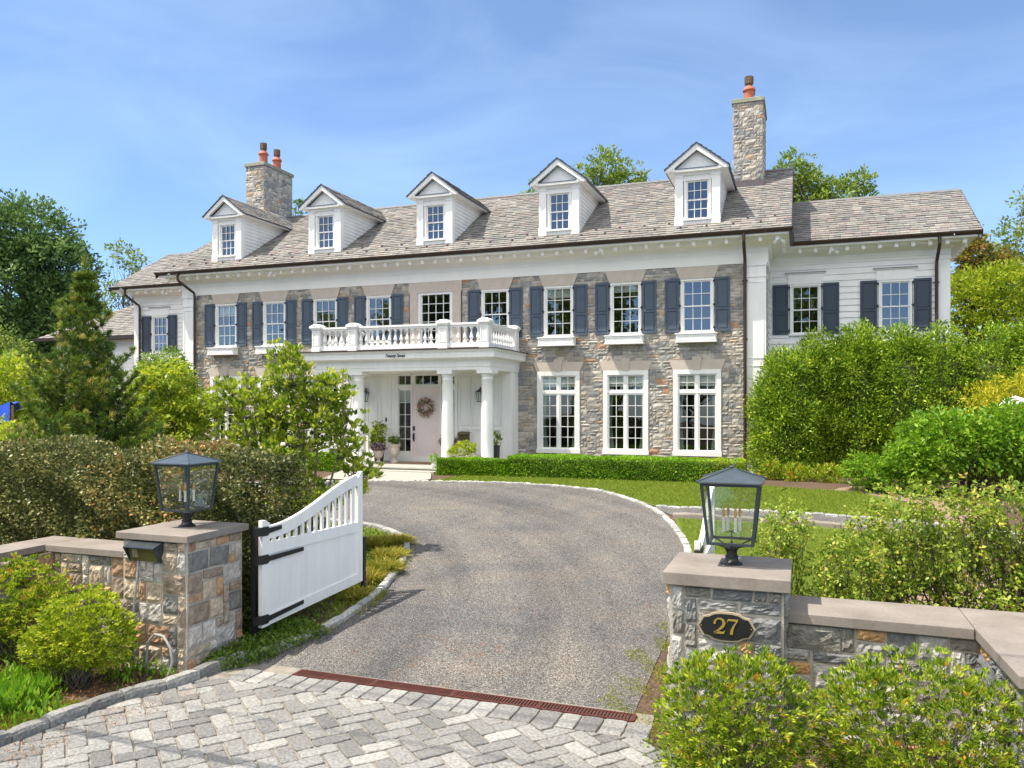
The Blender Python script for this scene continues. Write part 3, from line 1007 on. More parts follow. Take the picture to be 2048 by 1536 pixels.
# block corners, side walls and gable ends
for x0, x1 in ((XL, -21.46), (-1.50, XR)):
    wb = MB()
    wb.box(x0, x1, -0.07, 0.3, 0.9, ZF)
    wb.box(x0 - .03, x1 + .03, -0.10, 0.3, 0.9, 1.35)
    wb.box(x0 - .02, x1 + .02, -0.09, 0.3, ZF - .42, ZF - .36)
    wb.box(x0 - .03, x1 + .03, -0.10, 0.3, ZF - .09, ZF)
    for a, b in ((1.5, 4.15), (4.35, ZF - .55)):
        for q in (x0 + .06, x1 - .085):
            wb.box(q, q + .025, -0.085, -0.07, a, b)
        wb.box(x0 + .085, x1 - .085, -0.085, -0.07, a, a + .025)
        wb.box(x0 + .085, x1 - .085, -0.085, -0.07, b - .025, b)
    build('corner_pilaster', wb, M['white'], house)
gw = MB()
for xs, sg in ((XL, -1), (XR, 1)):
    fS = lambda u, z, o, xs=xs, sg=sg: (xs + sg * o, u, z)
    siding(gw, 0.3, 8.5, 0.9, ZF, 0.19, fS)
    for k in range(20):
        z0 = ZE - .1 + k * (RZ - ZE) / 20
        z1 = z0 + (RZ - ZE) / 20
        h0 = (RZ - z0) / PITCH
        h1 = max(0.02, (RZ - z1) / PITCH)
        gw.face([fS(RY - h0, z0, .018), fS(RY + h0, z0, .018), fS(RY + h1, z1, .002), fS(RY - h1, z1, .002)])
gw.face([(XL, 8.8, .9), (XR, 8.8, .9), (XR, 8.8, ZE), (XL, 8.8, ZE)])
build('side_wall', gw, M['siding'], house)

CORN = [(0.0, ZF), (0.05, ZF), (0.05, 7.42), (0.065, 7.425), (0.065, 7.46), (0.055, 7.465), (0.055, 7.56), (0.10, 7.60), (0.14, 7.665), (0.42, 7.72), (0.44, 7.78), (0.63, 7.80), (0.63, 7.86), (0.30, 7.92), (0.0, 7.93)]
mainpath = [(XL, 5.5), (XL, 0.0), (XR, 0.0), (XR, 5.5)]
cm = MB()
cm.sweep(mainpath, CORN)
build('cornice', cm, M['cream'], house)
mod0 = None
def modillions(path, sp, parent, skip=None):
    """one small block under the eave, copied along"""
    global mod0
    for (ax, ay), (bx, by) in path:
        L = math.hypot(bx - ax, by - ay)
        n = max(1, round(L / sp))
        dx, dy = (bx - ax) / L, (by - ay) / L
        for k in range(n):
            s0 = (k + .5) / n * L
            p = Vector((ax + dx * s0 + dy * .47, ay + dy * s0 - dx * .47, 7.655))
            if mod0 is None:
                q = MB()
                q.box(p.x - .05, p.x + .05, p.y - .055, p.y + .055, 7.67, 7.80)
                q.box(p.x - .05, p.x + .05, p.y - .04, p.y + .055, 7.65, 7.67)
                mod0 = build('modillion', q, M['cream'], parent, origin=p)
            else:
                c_ = mod0.copy()
                C.objects.link(c_)
                c_.parent = parent
                c_.location = p - W[parent]
modillions([((XL - .55, 0), (XR + .55, 0)), ((XR, 0.0), (XR, 1.8))], 0.46, house)

GUT = [(0.56, 7.86), (0.66, 7.855), (0.72, 7.88), (0.745, 7.93), (0.75, 7.97), (0.72, 7.97), (0.71, 7.92), (0.60, 7.89), (0.56, 7.89)]
gt = MB()
gt.sweep([(XL, 1.6), (XL, 0.0), (XR, 0.0), (XR, 1.6)], GUT)
build('gutter', gt, M['gutter'], house)

# main roof
sl = math.hypot(1, PITCH)
vdir = Vector((0, 1, PITCH)).normalized()
ndir = Vector((0, -PITCH, 1)).normalized()
rx0, rx1 = XL - .70, XR + .70
rf = MB()
Lr = (RY + .70) * sl
slates(rf, (rx0, -.70, ZE), (1, 0, 0), vdir, ndir, rx1 - rx0, Lr, 0.195, random.Random(21))
roof = build('slate_roof', rf, M['slate'], house, fix=False)
rb = MB()
rb.add([(rx0, -.70, ZE - .0), (rx1, -.70, ZE), (rx1, RY, RZ + .0), (rx0, RY, RZ), (rx0, 2 * RY + .7, ZE), (rx1, 2 * RY + .7, ZE)], [(0, 1, 2, 3), (3, 2, 5, 4)], 0.2)
build('roof_deck', rb, M['gutter'], roof)
for xs in (rx0, rx1):
    rk = MB()
    s0 = -0.02 if xs == rx0 else 0.0
    a, b = xs + s0, xs + s0 + .02
    for sgn in (1, -1):
        y0, y1 = (RY - (RY + .7) * sgn), RY
        vs = [(a, y0, ZE - .20), (b, y0, ZE - .20), (b, y0, ZE + .015), (a, y0, ZE + .015), (a, y1, RZ - .20), (b, y1, RZ - .20), (b, y1, RZ + .015), (a, y1, RZ + .015)]
        rk.add(vs, [(0, 1, 2, 3), (4, 7, 6, 5), (0, 4, 5, 1), (1, 5, 6, 2), (2, 6, 7, 3), (3, 7, 4, 0)])
    build('rake_board', rk, M['gutter'], roof)
rc = MB()
x = rx0
rr = random.Random(4)
while x < rx1:
    x2 = min(rx1, x + .3)
    z = RZ + .03 + rr.uniform(0, .012)
    rc.add([(x, RY - .16, RZ - .05), (x2, RY - .16, RZ - .05), (x2, RY, z + .02), (x, RY, z + .02), (x, RY + .16, RZ - .05), (x2, RY + .16, RZ - .05)], [(0, 1, 2, 3), (3, 2, 5, 4)], rr.choice([.02, .12, .97]))
    x = x2
build('ridge_cap', rc, M['slate'], roof, fix=False)

# wings -----------------------------------------------------------------
WRY, WRZ = 4.85, 9.92
def wing(x0, x1, holes, right=True):
    """x0..x1 wall faces; returns the outer roof edge"""
    fW = lambda u, z, o: (u, WY - o, z)
    ws = MB()
    siding(ws, x0, x1, 0.9, 7.40, 0.19, fW, holes=holes)
    xo = x1 if right else x0
    sg = 1 if right else -1
    fS = lambda u, z, o: (xo + sg * o, u, z)
    siding(ws, WY, 7.4, 0.9, 7.40, 0.19, fS)
    pit = (WRZ - ZE) / (WRY - WY + .70)
    n = 14
    for k in range(n):
        z0 = ZE - .1 + k * (WRZ - ZE) / n
        z1 = z0 + (WRZ - ZE) / n
        h0 = (WRZ - z0) / pit
        h1 = max(.02, (WRZ - z1) / pit)
        ws.face([fS(WRY - h0, z0, .018), fS(WRY + h0, z0, .018), fS(WRY + h1, z1, .002), fS(WRY - h1, z1, .002)])
    p = build('wing_wall', ws, M['siding'], house)
    tr = MB()
    a, b = (xo - .28, xo + .03) if right else (xo - .03, xo + .28)
    tr.box(a, b, WY - .05, WY + .28, 0.9, 7.40)
    tr.box(a - .02, b + .02, WY - .07, WY + .28, 7.30, 7.40)
    build('corner_board', tr, M['white'], p)
    prof = [(0.0, 7.36), (0.03, 7.36), (0.03, 7.44), (0.05, 7.445), (0.05, 7.60), (0.10, 7.63), (0.14, 7.675), (0.42, 7.72), (0.44, 7.78), (0.63, 7.80), (0.63, 7.86), (0.30, 7.92), (0.0, 7.93)]
    path = [(x0, WY), (xo, WY), (xo, 7.4)] if right else [(xo, 7.4), (xo, WY), (x1, WY)]
    c = MB()
    c.sweep(path, prof)
    build('wing_cornice', c, M['cream'], house)
    modillions([((x0 + (.7 if right else -.55), WY), (x1 + (.55 if right else -.7), WY))] + ([((xo, WY), (xo, 7.2))] if right else []), 0.46, house)
    g = MB()
    g.sweep([(x0 + .68, WY), (xo, WY), (xo, 7.4)] if right else [(xo, 7.4), (xo, WY), (x1 - .68, WY)], GUT)
    build('gutter', g, M['gutter'], house)
    e0, e1 = (XR, xo + .74) if right else (xo - .74, XL)
    vd = Vector((0, 1, pit)).normalized()
    nd = Vector((0, -pit, 1)).normalized()
    q = MB()
    LL = (WRY - WY + .70) * math.hypot(1, pit)
    slates(q, (e0, WY - .70, ZE), (1, 0, 0), vd, nd, e1 - e0, LL, 0.195, random.Random(31 + right))
    r_ = build('slate_roof', q, M['slate'], house, fix=False)
    dk = MB()
    yb = 2 * WRY - WY + .7
    dk.add([(e0, WY - .7, ZE), (e1, WY - .7, ZE), (e1, WRY, WRZ), (e0, WRY, WRZ), (e0, yb, ZE), (e1, yb, ZE)], [(0, 1, 2, 3), (3, 2, 5, 4)])
    build('roof_deck', dk, M['gutter'], r_)
    xe = e1 if right else e0
    rk = MB()
    for y0 in (WY - .7, yb):
        vs = [(xe - .01, y0, ZE - .16), (xe + .012, y0, ZE - .16), (xe + .012, y0, ZE + .02), (xe - .01, y0, ZE + .02), (xe - .01, WRY, WRZ - .16), (xe + .012, WRY, WRZ - .16), (xe + .012, WRY, WRZ + .02), (xe - .01, WRY, WRZ + .02)]
        rk.add(vs, [(0, 1, 2, 3), (4, 7, 6, 5), (0, 4, 5, 1), (1, 5, 6, 2), (2, 6, 7, 3), (3, 7, 4, 0)])
    build('rake_board', rk, M['gutter'], r_)
    cp = MB()
    cp.add([(e0, WRY - .15, WRZ - .06), (e1, WRY - .15, WRZ - .06), (e1, WRY, WRZ + .05), (e0, WRY, WRZ + .05), (e0, WRY + .15, WRZ - .06), (e1, WRY + .15, WRZ - .06)], [(0, 1, 2, 3), (3, 2, 5, 4)], .02)
    build('ridge_cap', cp, M['slate'], r_, fix=False)
WR_AX = [0.16, 2.69]
WL_AX = [-25.39]
wing(XR, 4.12, [(a - .48, a + .48, 5.2, 6.78) for a in WR_AX], True)
wing(-26.72, XL, [(a - .44, a + .44, 5.2, 6.75) for a in WL_AX], False)
# low kitchen wing beyond, on the left
lw = MB()
siding(lw, -33.0, -26.72, 0.9, 6.05, 0.19, lambda u, z, o: (u, 3.7 - o, z))
build('low_wing_wall', lw, M['siding'], house)
lr = MB()
pt = 0.62
slates(lr, (-33.6, 3.2, 6.10), (1, 0, 0), Vector((0, 1, pt)).normalized(), Vector((0, -pt, 1)).normalized(), 6.9, 3.6 * math.hypot(1, pt), 0.195, random.Random(8),
       left=lambda v: v * 0.85)
lrp = build('slate_roof', lr, M['slate'], house, fix=False)
ld = MB()
ld.add([(-33.6, 3.2, 6.09), (-26.7, 3.2, 6.09), (-26.7, 6.8, 8.32), (-30.3, 6.8, 8.32), (-33.6, 10.4, 6.09)], [(0, 1, 2, 3), (0, 3, 4)])
ld.box(-33.7, -26.7, 3.08, 3.2, 5.97, 6.12)
ld.box(-33.6, -26.7, 3.2, 3.7, 5.97, 6.0)
build('roof_deck', ld, M['gutter'], lrp)

# snow guards in two staggered rows
sg0 = None
sgp = []
for row, v in ((0, 0.62), (1, 1.05)):
    x = rx0 + .4 + row * .38
    while x < rx1 - .2:
        sgp.append((x, v))
        x += 0.76
for i, (x, v) in enumerate(sgp):
    p = Vector((x, -.70, ZE)) + vdir * v + ndir * 0.03
    if sg0 is None:
        g = MB()
        g.box(-.010, .010, -.06, .09, -.012, .004)
        g.box(-.032, .032, -.05, -.044, 0.0, .040)
        g.tube([(0, .05, 0), (0, -.046, .036)], .005, n=4)
        w = W[roof]
        sg0 = build('snow_guard', g, M['lead'], roof, origin=tuple(p))
        # mesh was written around the origin: bring it back
        sg0.data.transform(Matrix.Translation(p))
        sg0.rotation_euler = (math.atan(PITCH), 0, 0)
    else:
        c_ = sg0.copy()
        C.objects.link(c_)
        c_.location = p - W[roof]

# ---- windows --------------------------------------------------------------
rooms = MB()
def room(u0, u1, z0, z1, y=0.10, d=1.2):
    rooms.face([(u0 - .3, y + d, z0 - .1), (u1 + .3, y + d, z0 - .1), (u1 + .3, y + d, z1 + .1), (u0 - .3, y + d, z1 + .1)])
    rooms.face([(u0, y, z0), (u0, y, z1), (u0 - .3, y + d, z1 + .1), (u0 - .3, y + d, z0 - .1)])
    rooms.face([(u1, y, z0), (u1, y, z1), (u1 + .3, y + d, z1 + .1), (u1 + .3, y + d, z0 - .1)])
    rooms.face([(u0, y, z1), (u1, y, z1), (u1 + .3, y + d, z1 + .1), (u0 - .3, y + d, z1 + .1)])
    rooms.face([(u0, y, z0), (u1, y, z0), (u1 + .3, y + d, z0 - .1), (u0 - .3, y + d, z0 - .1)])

def sash_mesh(mb, w, h, cols, rows, y=0.0, casing=0.065, rail=True):
    """a double hung window about x=0, from z=0 to h; y is the wall face"""
    o = casing
    mb.box(-w / 2, -w / 2 + o, y - .025, y + .09, 0, h)
    mb.box(w / 2 - o, w / 2, y - .025, y + .09, 0, h)
    mb.box(-w / 2 + o, w / 2 - o, y - .025, y + .09, h - o, h)
    mb.box(-w / 2 - .03, w / 2 + .03, y - .07, y + .09, -0.045, 0.0)
    iw = w / 2 - o
    mid = o * .2 + (h - o) / 2
    st = 0.042
    for (za, zb, yy) in ((0.0, mid + .02, y + .045), (mid - .02, h - o, y + .018)):
        mb.box(-iw, -iw + st, yy, yy + .03, za, zb)
        mb.box(iw - st, iw, yy, yy + .03, za, zb)
        mb.box(-iw + st, iw - st, yy, yy + .03, za, za + (.06 if za == 0 else .036))
        mb.box(-iw + st, iw - st, yy, yy + .03, zb - .038, zb)
        a, b = za + (.06 if za == 0 else .036), zb - .038
        for k in range(1, cols):
            xx = -iw + st + (2 * iw - 2 * st) * k / cols
            mb.box(xx - .009, xx + .009, yy - .002, yy + .024, a, b)
        for k in range(1, rows // 2):
            zz = a + (b - a) * k / (rows // 2)
            mb.box(-iw + st, iw - st, yy - .003, yy + .022, zz - .009, zz + .009)
    return iw

def shutter_mesh(w, h):
    mb = MB()
    mb.box(0, w, -.012, .0, 0, h)
    st = .055
    mb.box(0, st, -.035, -.012, 0, h)
    mb.box(w - st, w, -.035, -.012, 0, h)
    zs = [0, .075, h * .40, h * .40 + .06, h - .07, h]
    for a, b in ((zs[0], zs[1]), (zs[2], zs[3]), (zs[4], zs[5])):
        mb.box(st, w - st, -.035, -.012, a, b)
    for a, b in ((zs[1], zs[2]), (zs[3], zs[4])):
        mb.box(st + .028, w - st - .028, -.028, -.012, a + .03, b - .03)
    return mb

def upper_window(cx, z0, y, w=.97, h=1.60, dark=False, lintel=True, gap=.035, sw=.43, name='sash_window'):
    r_ = empty(name, (cx, y, z0))
    r_.parent = house
    r_.location = Vector((cx, y, z0)) - W[house]
    mb = MB()
    iw = sash_mesh(mb, w, h, 3, 4)
    def loc(mb_):
        mb_.v = [(a + cx, b + y, c + z0) for a, b, c in mb_.v]
        return mb_
    fr = build('frame', loc(mb), M['white'], r_)
    p = MB()
    p.face([(-iw, .05, .02), (iw, .05, .02), (iw, .05, h - .06), (-iw, .05, h - .06)])
    build('pane', loc(p), M['glass'], r_)
    for sg in (-1, 1):
        s = shutter_mesh(sw, h + .0)
        x0 = -w / 2 - gap - sw if sg < 0 else w / 2 + gap
        s.v = [(a + x0, b - .03, c) for a, b, c in s.v]
        build('shutter', loc(s), M['shutter_dark' if dark else 'shutter'], r_)
    h0_ = None
    for sg in (-1, 1):
        xx = cx + sg * (w / 2 + gap * .5)
        for zz in (z0 + .12, z0 + h * .5, z0 + h - .10):
            if h0_ is None:
                hg = MB()
                hg.box(xx - .035, xx + .035, y - .078, y - .030, zz - .016, zz + .016)
                hg.box(xx - .014, xx + .014, y - .085, y - .02, zz - .035, zz + .035)
                h0_ = build('hinge', hg, M['black'], r_, origin=(xx, y, zz))
            else:
                q = h0_.copy()
                C.objects.link(q)
                q.location = Vector((xx, y, zz)) - W[r_]
    if lintel:
        l = MB()
        l.prism([(-w / 2 - .02, h), (w / 2 + .02, h), (w / 2 + .16, ZF - z0 - .004), (-w / 2 - .16, ZF - z0 - .004)], -.052, .05)
        build('lintel', loc(l), M['lintel'], r_)
    return r_

def window_box(r_, cx, z0, y, w=1.16):
    b = MB()
    z1 = z0 - .05
    b.box(cx - w / 2, cx + w / 2, y - .33, y - .05, z1 - .24, z1 - .035)
    b.box(cx - w / 2 - .03, cx + w / 2 + .03, y - .36, y - .05, z1 - .035, z1)
    b.box(cx - w / 2 - .02, cx + w / 2 + .02, y - .35, y - .05, z1 - .275, z1 - .24)
    for xx in (cx - w / 2 + .03, cx + w / 2 - .055):
        b.box(xx, xx + .025, y - .342, y - .33, z1 - .21, z1 - .06)
    b.box(cx - w / 2 + .055, cx + w / 2 - .055, y - .342, y - .33, z1 - .21, z1 - .185)
    b.box(cx - w / 2 + .055, cx + w / 2 - .055, y - .342, y - .33, z1 - .085, z1 - .06)
    o = build('window_box', b, M['white'], r_, bevel=.004)
    return o

UZ = 5.175
proto = upper_window(AX[0], UZ, 0.0)
ups = {0: proto}
for i in (1, 2, 3, 5, 6, 7, 8):
    ups[i] = copy_tree(proto, house, Vector((AX[i], 0, UZ)) - W[house])
for i in (0, 1, 6, 7, 8):
    window_box(ups[i], AX[i], UZ, 0.0)
for i, zb in ((6, .28), (7, .20), (0, .3)):
    b = MB()
    b.box(AX[i] - .42, AX[i] + .42, .10, .115, UZ + 1.5 - zb, UZ + 1.55)
    build('blind', b, M['blind'], ups[i])
for i in range(9):
    room(AX[i] - .43, AX[i] + .43, UZ, UZ + 1.55)
for a, w_ in [(WR_AX[0], .92), (WR_AX[1], .92), (WL_AX[0], .86)]:
    ww = upper_window(a, 5.21, WY, w=w_, h=1.56, dark=True, lintel=False, gap=.04, sw=.47)
    hd = MB()
    hd.box(a - w_ / 2 - .06, a + w_ / 2 + .06, WY - .045, WY, 6.77, 7.09)
    hd.box(a - w_ / 2 - .12, a + w_ / 2 + .12, WY - .10, WY, 7.09, 7.11)
    build('header_board', hd, M['white'], ww)
    hc = MB()
    hc.box(a - w_ / 2 - .14, a + w_ / 2 + .14, WY - .115, WY, 7.11, 7.125)
    build('header_flashing', hc, M['gutter'], ww)
    rooms.v += []
    room(a - .4, a + .4, 5.21, 6.75, y=WY + .10)

# centre window in its stone surround
cw = empty('balcony_window', (HX, 0, 4.7))
cw.parent = house
cw.location = Vector((HX, 0, 4.7)) - W[house]
m_ = MB()
m_.box(-.94 + HX, -.64 + HX, -.05, .06, 4.66, 6.78)
m_.box(.64 + HX, .94 + HX, -.05, .06, 4.66, 6.78)
m_.box(-.98 + HX, .98 + HX, -.055, .06, 6.78, ZF - .004)
build('stone_surround', m_, M['lintel'], cw)
m_ = MB()
iw = .55
m_.box(HX - .64, HX - .55, -.02, .09, 4.7, 6.78)
m_.box(HX + .55, HX + .64, -.02, .09, 4.7, 6.78)
m_.box(HX - .55, HX + .55, -.02, .09, 6.70, 6.78)
m_.box(HX - .55, HX + .55, .02, .09, 4.7, 4.9)
for k in range(1, 4):
    m_.box(HX - .55 + k * .275 - .01, HX - .55 + k * .275 + .01, .03, .06, 4.9, 6.70)
for k in range(1, 6):
    m_.box(HX - .55, HX + .55, .032, .058, 4.9 + k * .30 - .01, 4.9 + k * .30 + .01)
m_.box(HX - .55, HX - .51, .025, .07, 4.9, 6.70)
m_.box(HX + .51, HX + .55, .025, .07, 4.9, 6.70)
build('frame', m_, M['white'], cw)
m_ = MB()
m_.face([(HX - .55, .055, 4.9), (HX + .55, .055, 4.9), (HX + .55, .055, 6.70), (HX - .55, .055, 6.70)])
build('pane', m_, M['glass_low'], cw)

# ground floor casements
def casement(cx):
    z0, h, w = 1.55, 2.51, 1.40
    r_ = empty('casement_window', (cx, 0, z0))
    r_.parent = house
    r_.location = Vector((cx, 0, z0)) - W[house]
    mb = MB()
    T = z0 + h
    cs = .135
    mb.box(cx - w / 2, cx - w / 2 + cs, -.055, .10, z0, T)
    mb.box(cx + w / 2 - cs, cx + w / 2, -.055, .10, z0, T)
    mb.box(cx - w / 2 + cs, cx + w / 2 - cs, -.055, .10, T - cs, T)
    mb.box(cx - w / 2 - .02, cx + w / 2 + .02, -.10, .10, z0 - .07, z0 + .06)
    iw = w / 2 - cs
    zt = 3.39
    mb.box(cx - iw, cx + iw, -.02, .09, zt - .035, zt + .035)
    mb.box(cx - .03, cx + .03, -.015, .09, z0 + .06, T - cs)
    for sg in (-1, 1):
        xa, xb = sorted((cx + sg * .03, cx + sg * iw))
        for za, zb, rows in ((z0 + .06, zt - .035, 5), (zt + .035, T - cs, 2)):
            st = .045
            mb.box(xa, xa + st, .005, .05, za, zb)
            mb.box(xb - st, xb, .005, .05, za, zb)
            mb.box(xa + st, xb - st, .005, .05, za, za + st)
            mb.box(xa + st, xb - st, .005, .05, zb - st, zb)
            mb.box((xa + xb) / 2 - .009, (xa + xb) / 2 + .009, .010, .045, za + st, zb - st)
            for k in range(1, rows):
                zz = za + st + (zb - za - 2 * st) * k / rows
                mb.box(xa + st, xb - st, .008, .043, zz - .009, zz + .009)
    build('frame', mb, M['white'], r_)
    p = MB()
    p.face([(cx - iw, .04, z0 + .06), (cx + iw, .04, z0 + .06), (cx + iw, .04, T - cs), (cx - iw, .04, T - cs)])
    build('pane', p, M['glass_low'], r_)
    l = MB()
    l.prism([(cx - w / 2 - .02, T), (cx - .10, T), (cx - .125, T + .29), (cx - w / 2 - .13, T + .29)], -.052, .05)
    l.prism([(cx + .10, T), (cx + w / 2 + .02, T), (cx + w / 2 + .13, T + .29), (cx + .125, T + .29)], -.052, .05)
    l.prism([(cx - .095, T - .0), (cx + .095, T), (cx + .145, T + .38), (cx - .145, T + .38)], -.075, .05)
    build('lintel', l, M['lintel'], r_)
    b = MB()
    b.box(cx - iw, cx + iw, .075, .085, zt + .18, T - cs)
    build('blind', b, M['blind'], r_)
    for sg in (-1, 1):
        cu = MB()
        n = 14
        for k in range(n):
            a0, a1 = .56 - .17 * k / n, .56 - .17 * (k + 1) / n
            y0, y1 = .13 + .02 * (k % 2), .13 + .02 * ((k + 1) % 2)
            pin = .55
            cu.face([(cx + sg * a0, y0, z0 + .06), (cx + sg * a1, y1, z0 + .06), (cx + sg * (.56 - (.56 - a1) * pin), y1, 2.45), (cx + sg * (.56 - (.56 - a0) * pin), y0, 2.45)])
            cu.face([(cx + sg * (.56 - (.56 - a0) * pin), y0, 2.45), (cx + sg * (.56 - (.56 - a1) * pin), y1, 2.45), (cx + sg * a1, y1, 3.9), (cx + sg * a0, y0, 3.9)])
        build('curtain', cu, M['curtain'], r_, smooth=False)
    return r_
cp_ = casement(lo_ax[0])
for a in lo_ax[1:]:
    copy_tree(cp_, house, Vector((a, 0, 1.55)) - W[house])
for a in lo_ax:
    room(a - .56, a + .56, 1.55, 3.95, y=.10, d=1.5)

# dormers -------------------------------------------------------------------
DY, DZ0, DZ1 = 0.05, 8.40, 9.88
def dormer(cx):
    hw = .66
    r_ = empty('dormer', (cx, DY, DZ0))
    r_.parent = house
    r_.location = Vector((cx, DY, DZ0)) - W[house]
    b = MB()
    for sg in (-1, 1):
        xa, xb = sorted((cx + sg * hw, cx + sg * (hw - .24)))
        b.box(xa, xb, DY - .03, DY + .2, DZ0 - .05, DZ1)
        b.box(xa - .015, xb + .015, DY - .05, DY + .2, DZ0 - .05, DZ0 + .24)
        b.box(xa - .015, xb + .015, DY - .05, DY + .2, DZ1 - .06, DZ1)
    b.box(cx - hw + .24, cx + hw - .24, DY - .005, DY + .2, DZ0 - .05, DZ0 + .17)
    b.box(cx - hw + .24, cx + hw - .24, DY - .07, DY - .005, DZ0 + .12, DZ0 + .17)
    b.box(cx - hw + .24, cx + hw - .24, DY - .005, DY + .2, DZ0 + 1.32, DZ1)
    # horizontal cornice and the raking mouldings of the pediment
    ez, az, ho = 10.05, 10.77, .92
    b.box(cx - hw - .03, cx + hw + .03, DY - .06, DY + .2, DZ1, 9.96)
    b.box(cx - hw - .12, cx + hw + .12, DY - .17, DY + .2, 9.96, 10.03)
    yf = DY - .22
    sl_ = (az - ez) / ho
    th = .17
    for sg in (-1, 1):
        # rake fascia
        b.prism([(cx + sg * ho, ez - .02), (cx + sg * ho, ez - .085), (cx + sg * (ho - .12), ez - .085), (cx, az - th - .035), (cx, az - .02)] if sg > 0 else
                [(cx - ho, ez - .02), (cx, az - .02), (cx, az - th - .035), (cx - ho + .12, ez - .085), (cx - ho, ez - .085)], yf, yf + .10)
        # soffit of the overhang, running back under the eave
        x0, x1 = cx + sg * (hw - .02), cx + sg * (ho - .03)
        b.add([(x0, yf + .02, ez - .08), (x1, yf + .02, ez - .08), (x1, 3.2, ez - .08), (x0, 3.2, ez - .08),
               (x0, yf + .02, ez + .10), (x1, yf + .02, ez - .01), (x1, 3.2, ez - .01), (x0, 3.2, ez + .10)],
              [(0, 1, 2, 3), (0, 4, 5, 1), (1, 5, 6, 2), (4, 7, 6, 5), (3, 2, 6, 7)])
    b.prism([(cx - .68, 10.035), (cx + .68, 10.035), (cx, 10.57)], DY - .055, DY - .045)
    build('trim', b, M['white'], r_)
    ln = MB()
    ln.box(cx - .58, cx + .58, DY - .185, DY - .06, 10.032, 10.052)
    build('sill_flashing', ln, M['shutter'], r_)
    sd = MB()
    for sg in (-1, 1):
        fS = lambda u, z, o, sg=sg: (cx + sg * (hw - .02 + o), u, z)
        n = 13
        for k in range(n):
            z0 = DZ0 - .05 + k * (9.99 - DZ0 + .05) / n
            z1 = z0 + (9.99 - DZ0 + .05) / n
            y1 = (z1 - ZE) / PITCH - .70 + .12
            sd.face([fS(DY + .2, z0, .022), fS(y1, z0, .022), fS(y1, z1, .004), fS(DY + .2, z1, .004)])
            sd.face([fS(DY + .2, z0, .0), fS(y1, z0, .0), fS(y1, z0, .022), fS(DY + .2, z0, .022)])
    build('cheek', sd, M['siding'], r_)
    rm = MB()
    d = Vector((ho, 0, -(az - ez))).normalized()
    Ls = math.hypot(ho, az - ez) + .02
    for sg in (-1, 1):
        vd = Vector((-sg * d.x, 0, -d.z))
        nd = Vector((-sg * d.z, 0, d.x)) if sg > 0 else Vector((d.z, 0, d.x))
        nd = Vector((sg * -d.z, 0, d.x))
        slates(rm, (cx + sg * (ho + .02), yf - .03, ez - .012), (0, 1, 0), vd, nd, 4.15 - yf, Ls, 0.165, random.Random(int(cx * 10) + sg))
    rr_ = build('dormer_roof', rm, M['slate'], r_, fix=False)
    e = MB()
    for sg in (-1, 1):
        e.prism([(cx + sg * (ho + .025), ez - .045), (cx + sg * (ho + .025), ez - .008), (cx, az + .022), (cx, az - .018)], yf - .035, yf - .0)
        e.add([(cx + sg * (ho + .025), yf, ez - .04), (cx + sg * (ho + .025), 3.3, ez - .04), (cx + sg * (ho + .025), 3.3, ez - .005), (cx + sg * (ho + .025), yf, ez - .005),
               (cx + sg * (ho - .02), yf, ez - .03), (cx + sg * (ho - .02), 3.3, ez - .03)], [(0, 1, 2, 3), (0, 4, 5, 1)])
        e.face([(cx + sg * (ho + .0), yf, ez - .018), (cx + sg * (ho + .0), 4.1, ez - .018), (cx, 4.1, az - .008), (cx, yf, az - .008)])
    build('drip_edge', e, M['shutter_dark'], r_)
    wm = MB()
    iw = sash_mesh(wm, .80, 1.24, 3, 4, casing=.075)
    wm.v = [(a + cx, b + DY + .035, c + DZ0 + .15) for a, b, c in wm.v]
    build('window_sash', wm, M['white'], r_)
    p = MB()
    p.face([(cx - .33, DY + .09, DZ0 + .16), (cx + .33, DY + .09, DZ0 + .16), (cx + .33, DY + .09, DZ0 + 1.33), (cx - .33, DY + .09, DZ0 + 1.33)])
    build('pane', p, M['glass'], r_)
    q = MB()
    q.box(cx - .4, cx + .4, DY + .30, DY + .32, DZ0 + .1, DZ0 + 1.4)
    build('interior', q, M['room'], r_)
for i, cx in enumerate((AX[0], AX[2] - .05, AX[4] - .05, AX[6] + .0, AX[8] + .0)):
    dormer(cx)

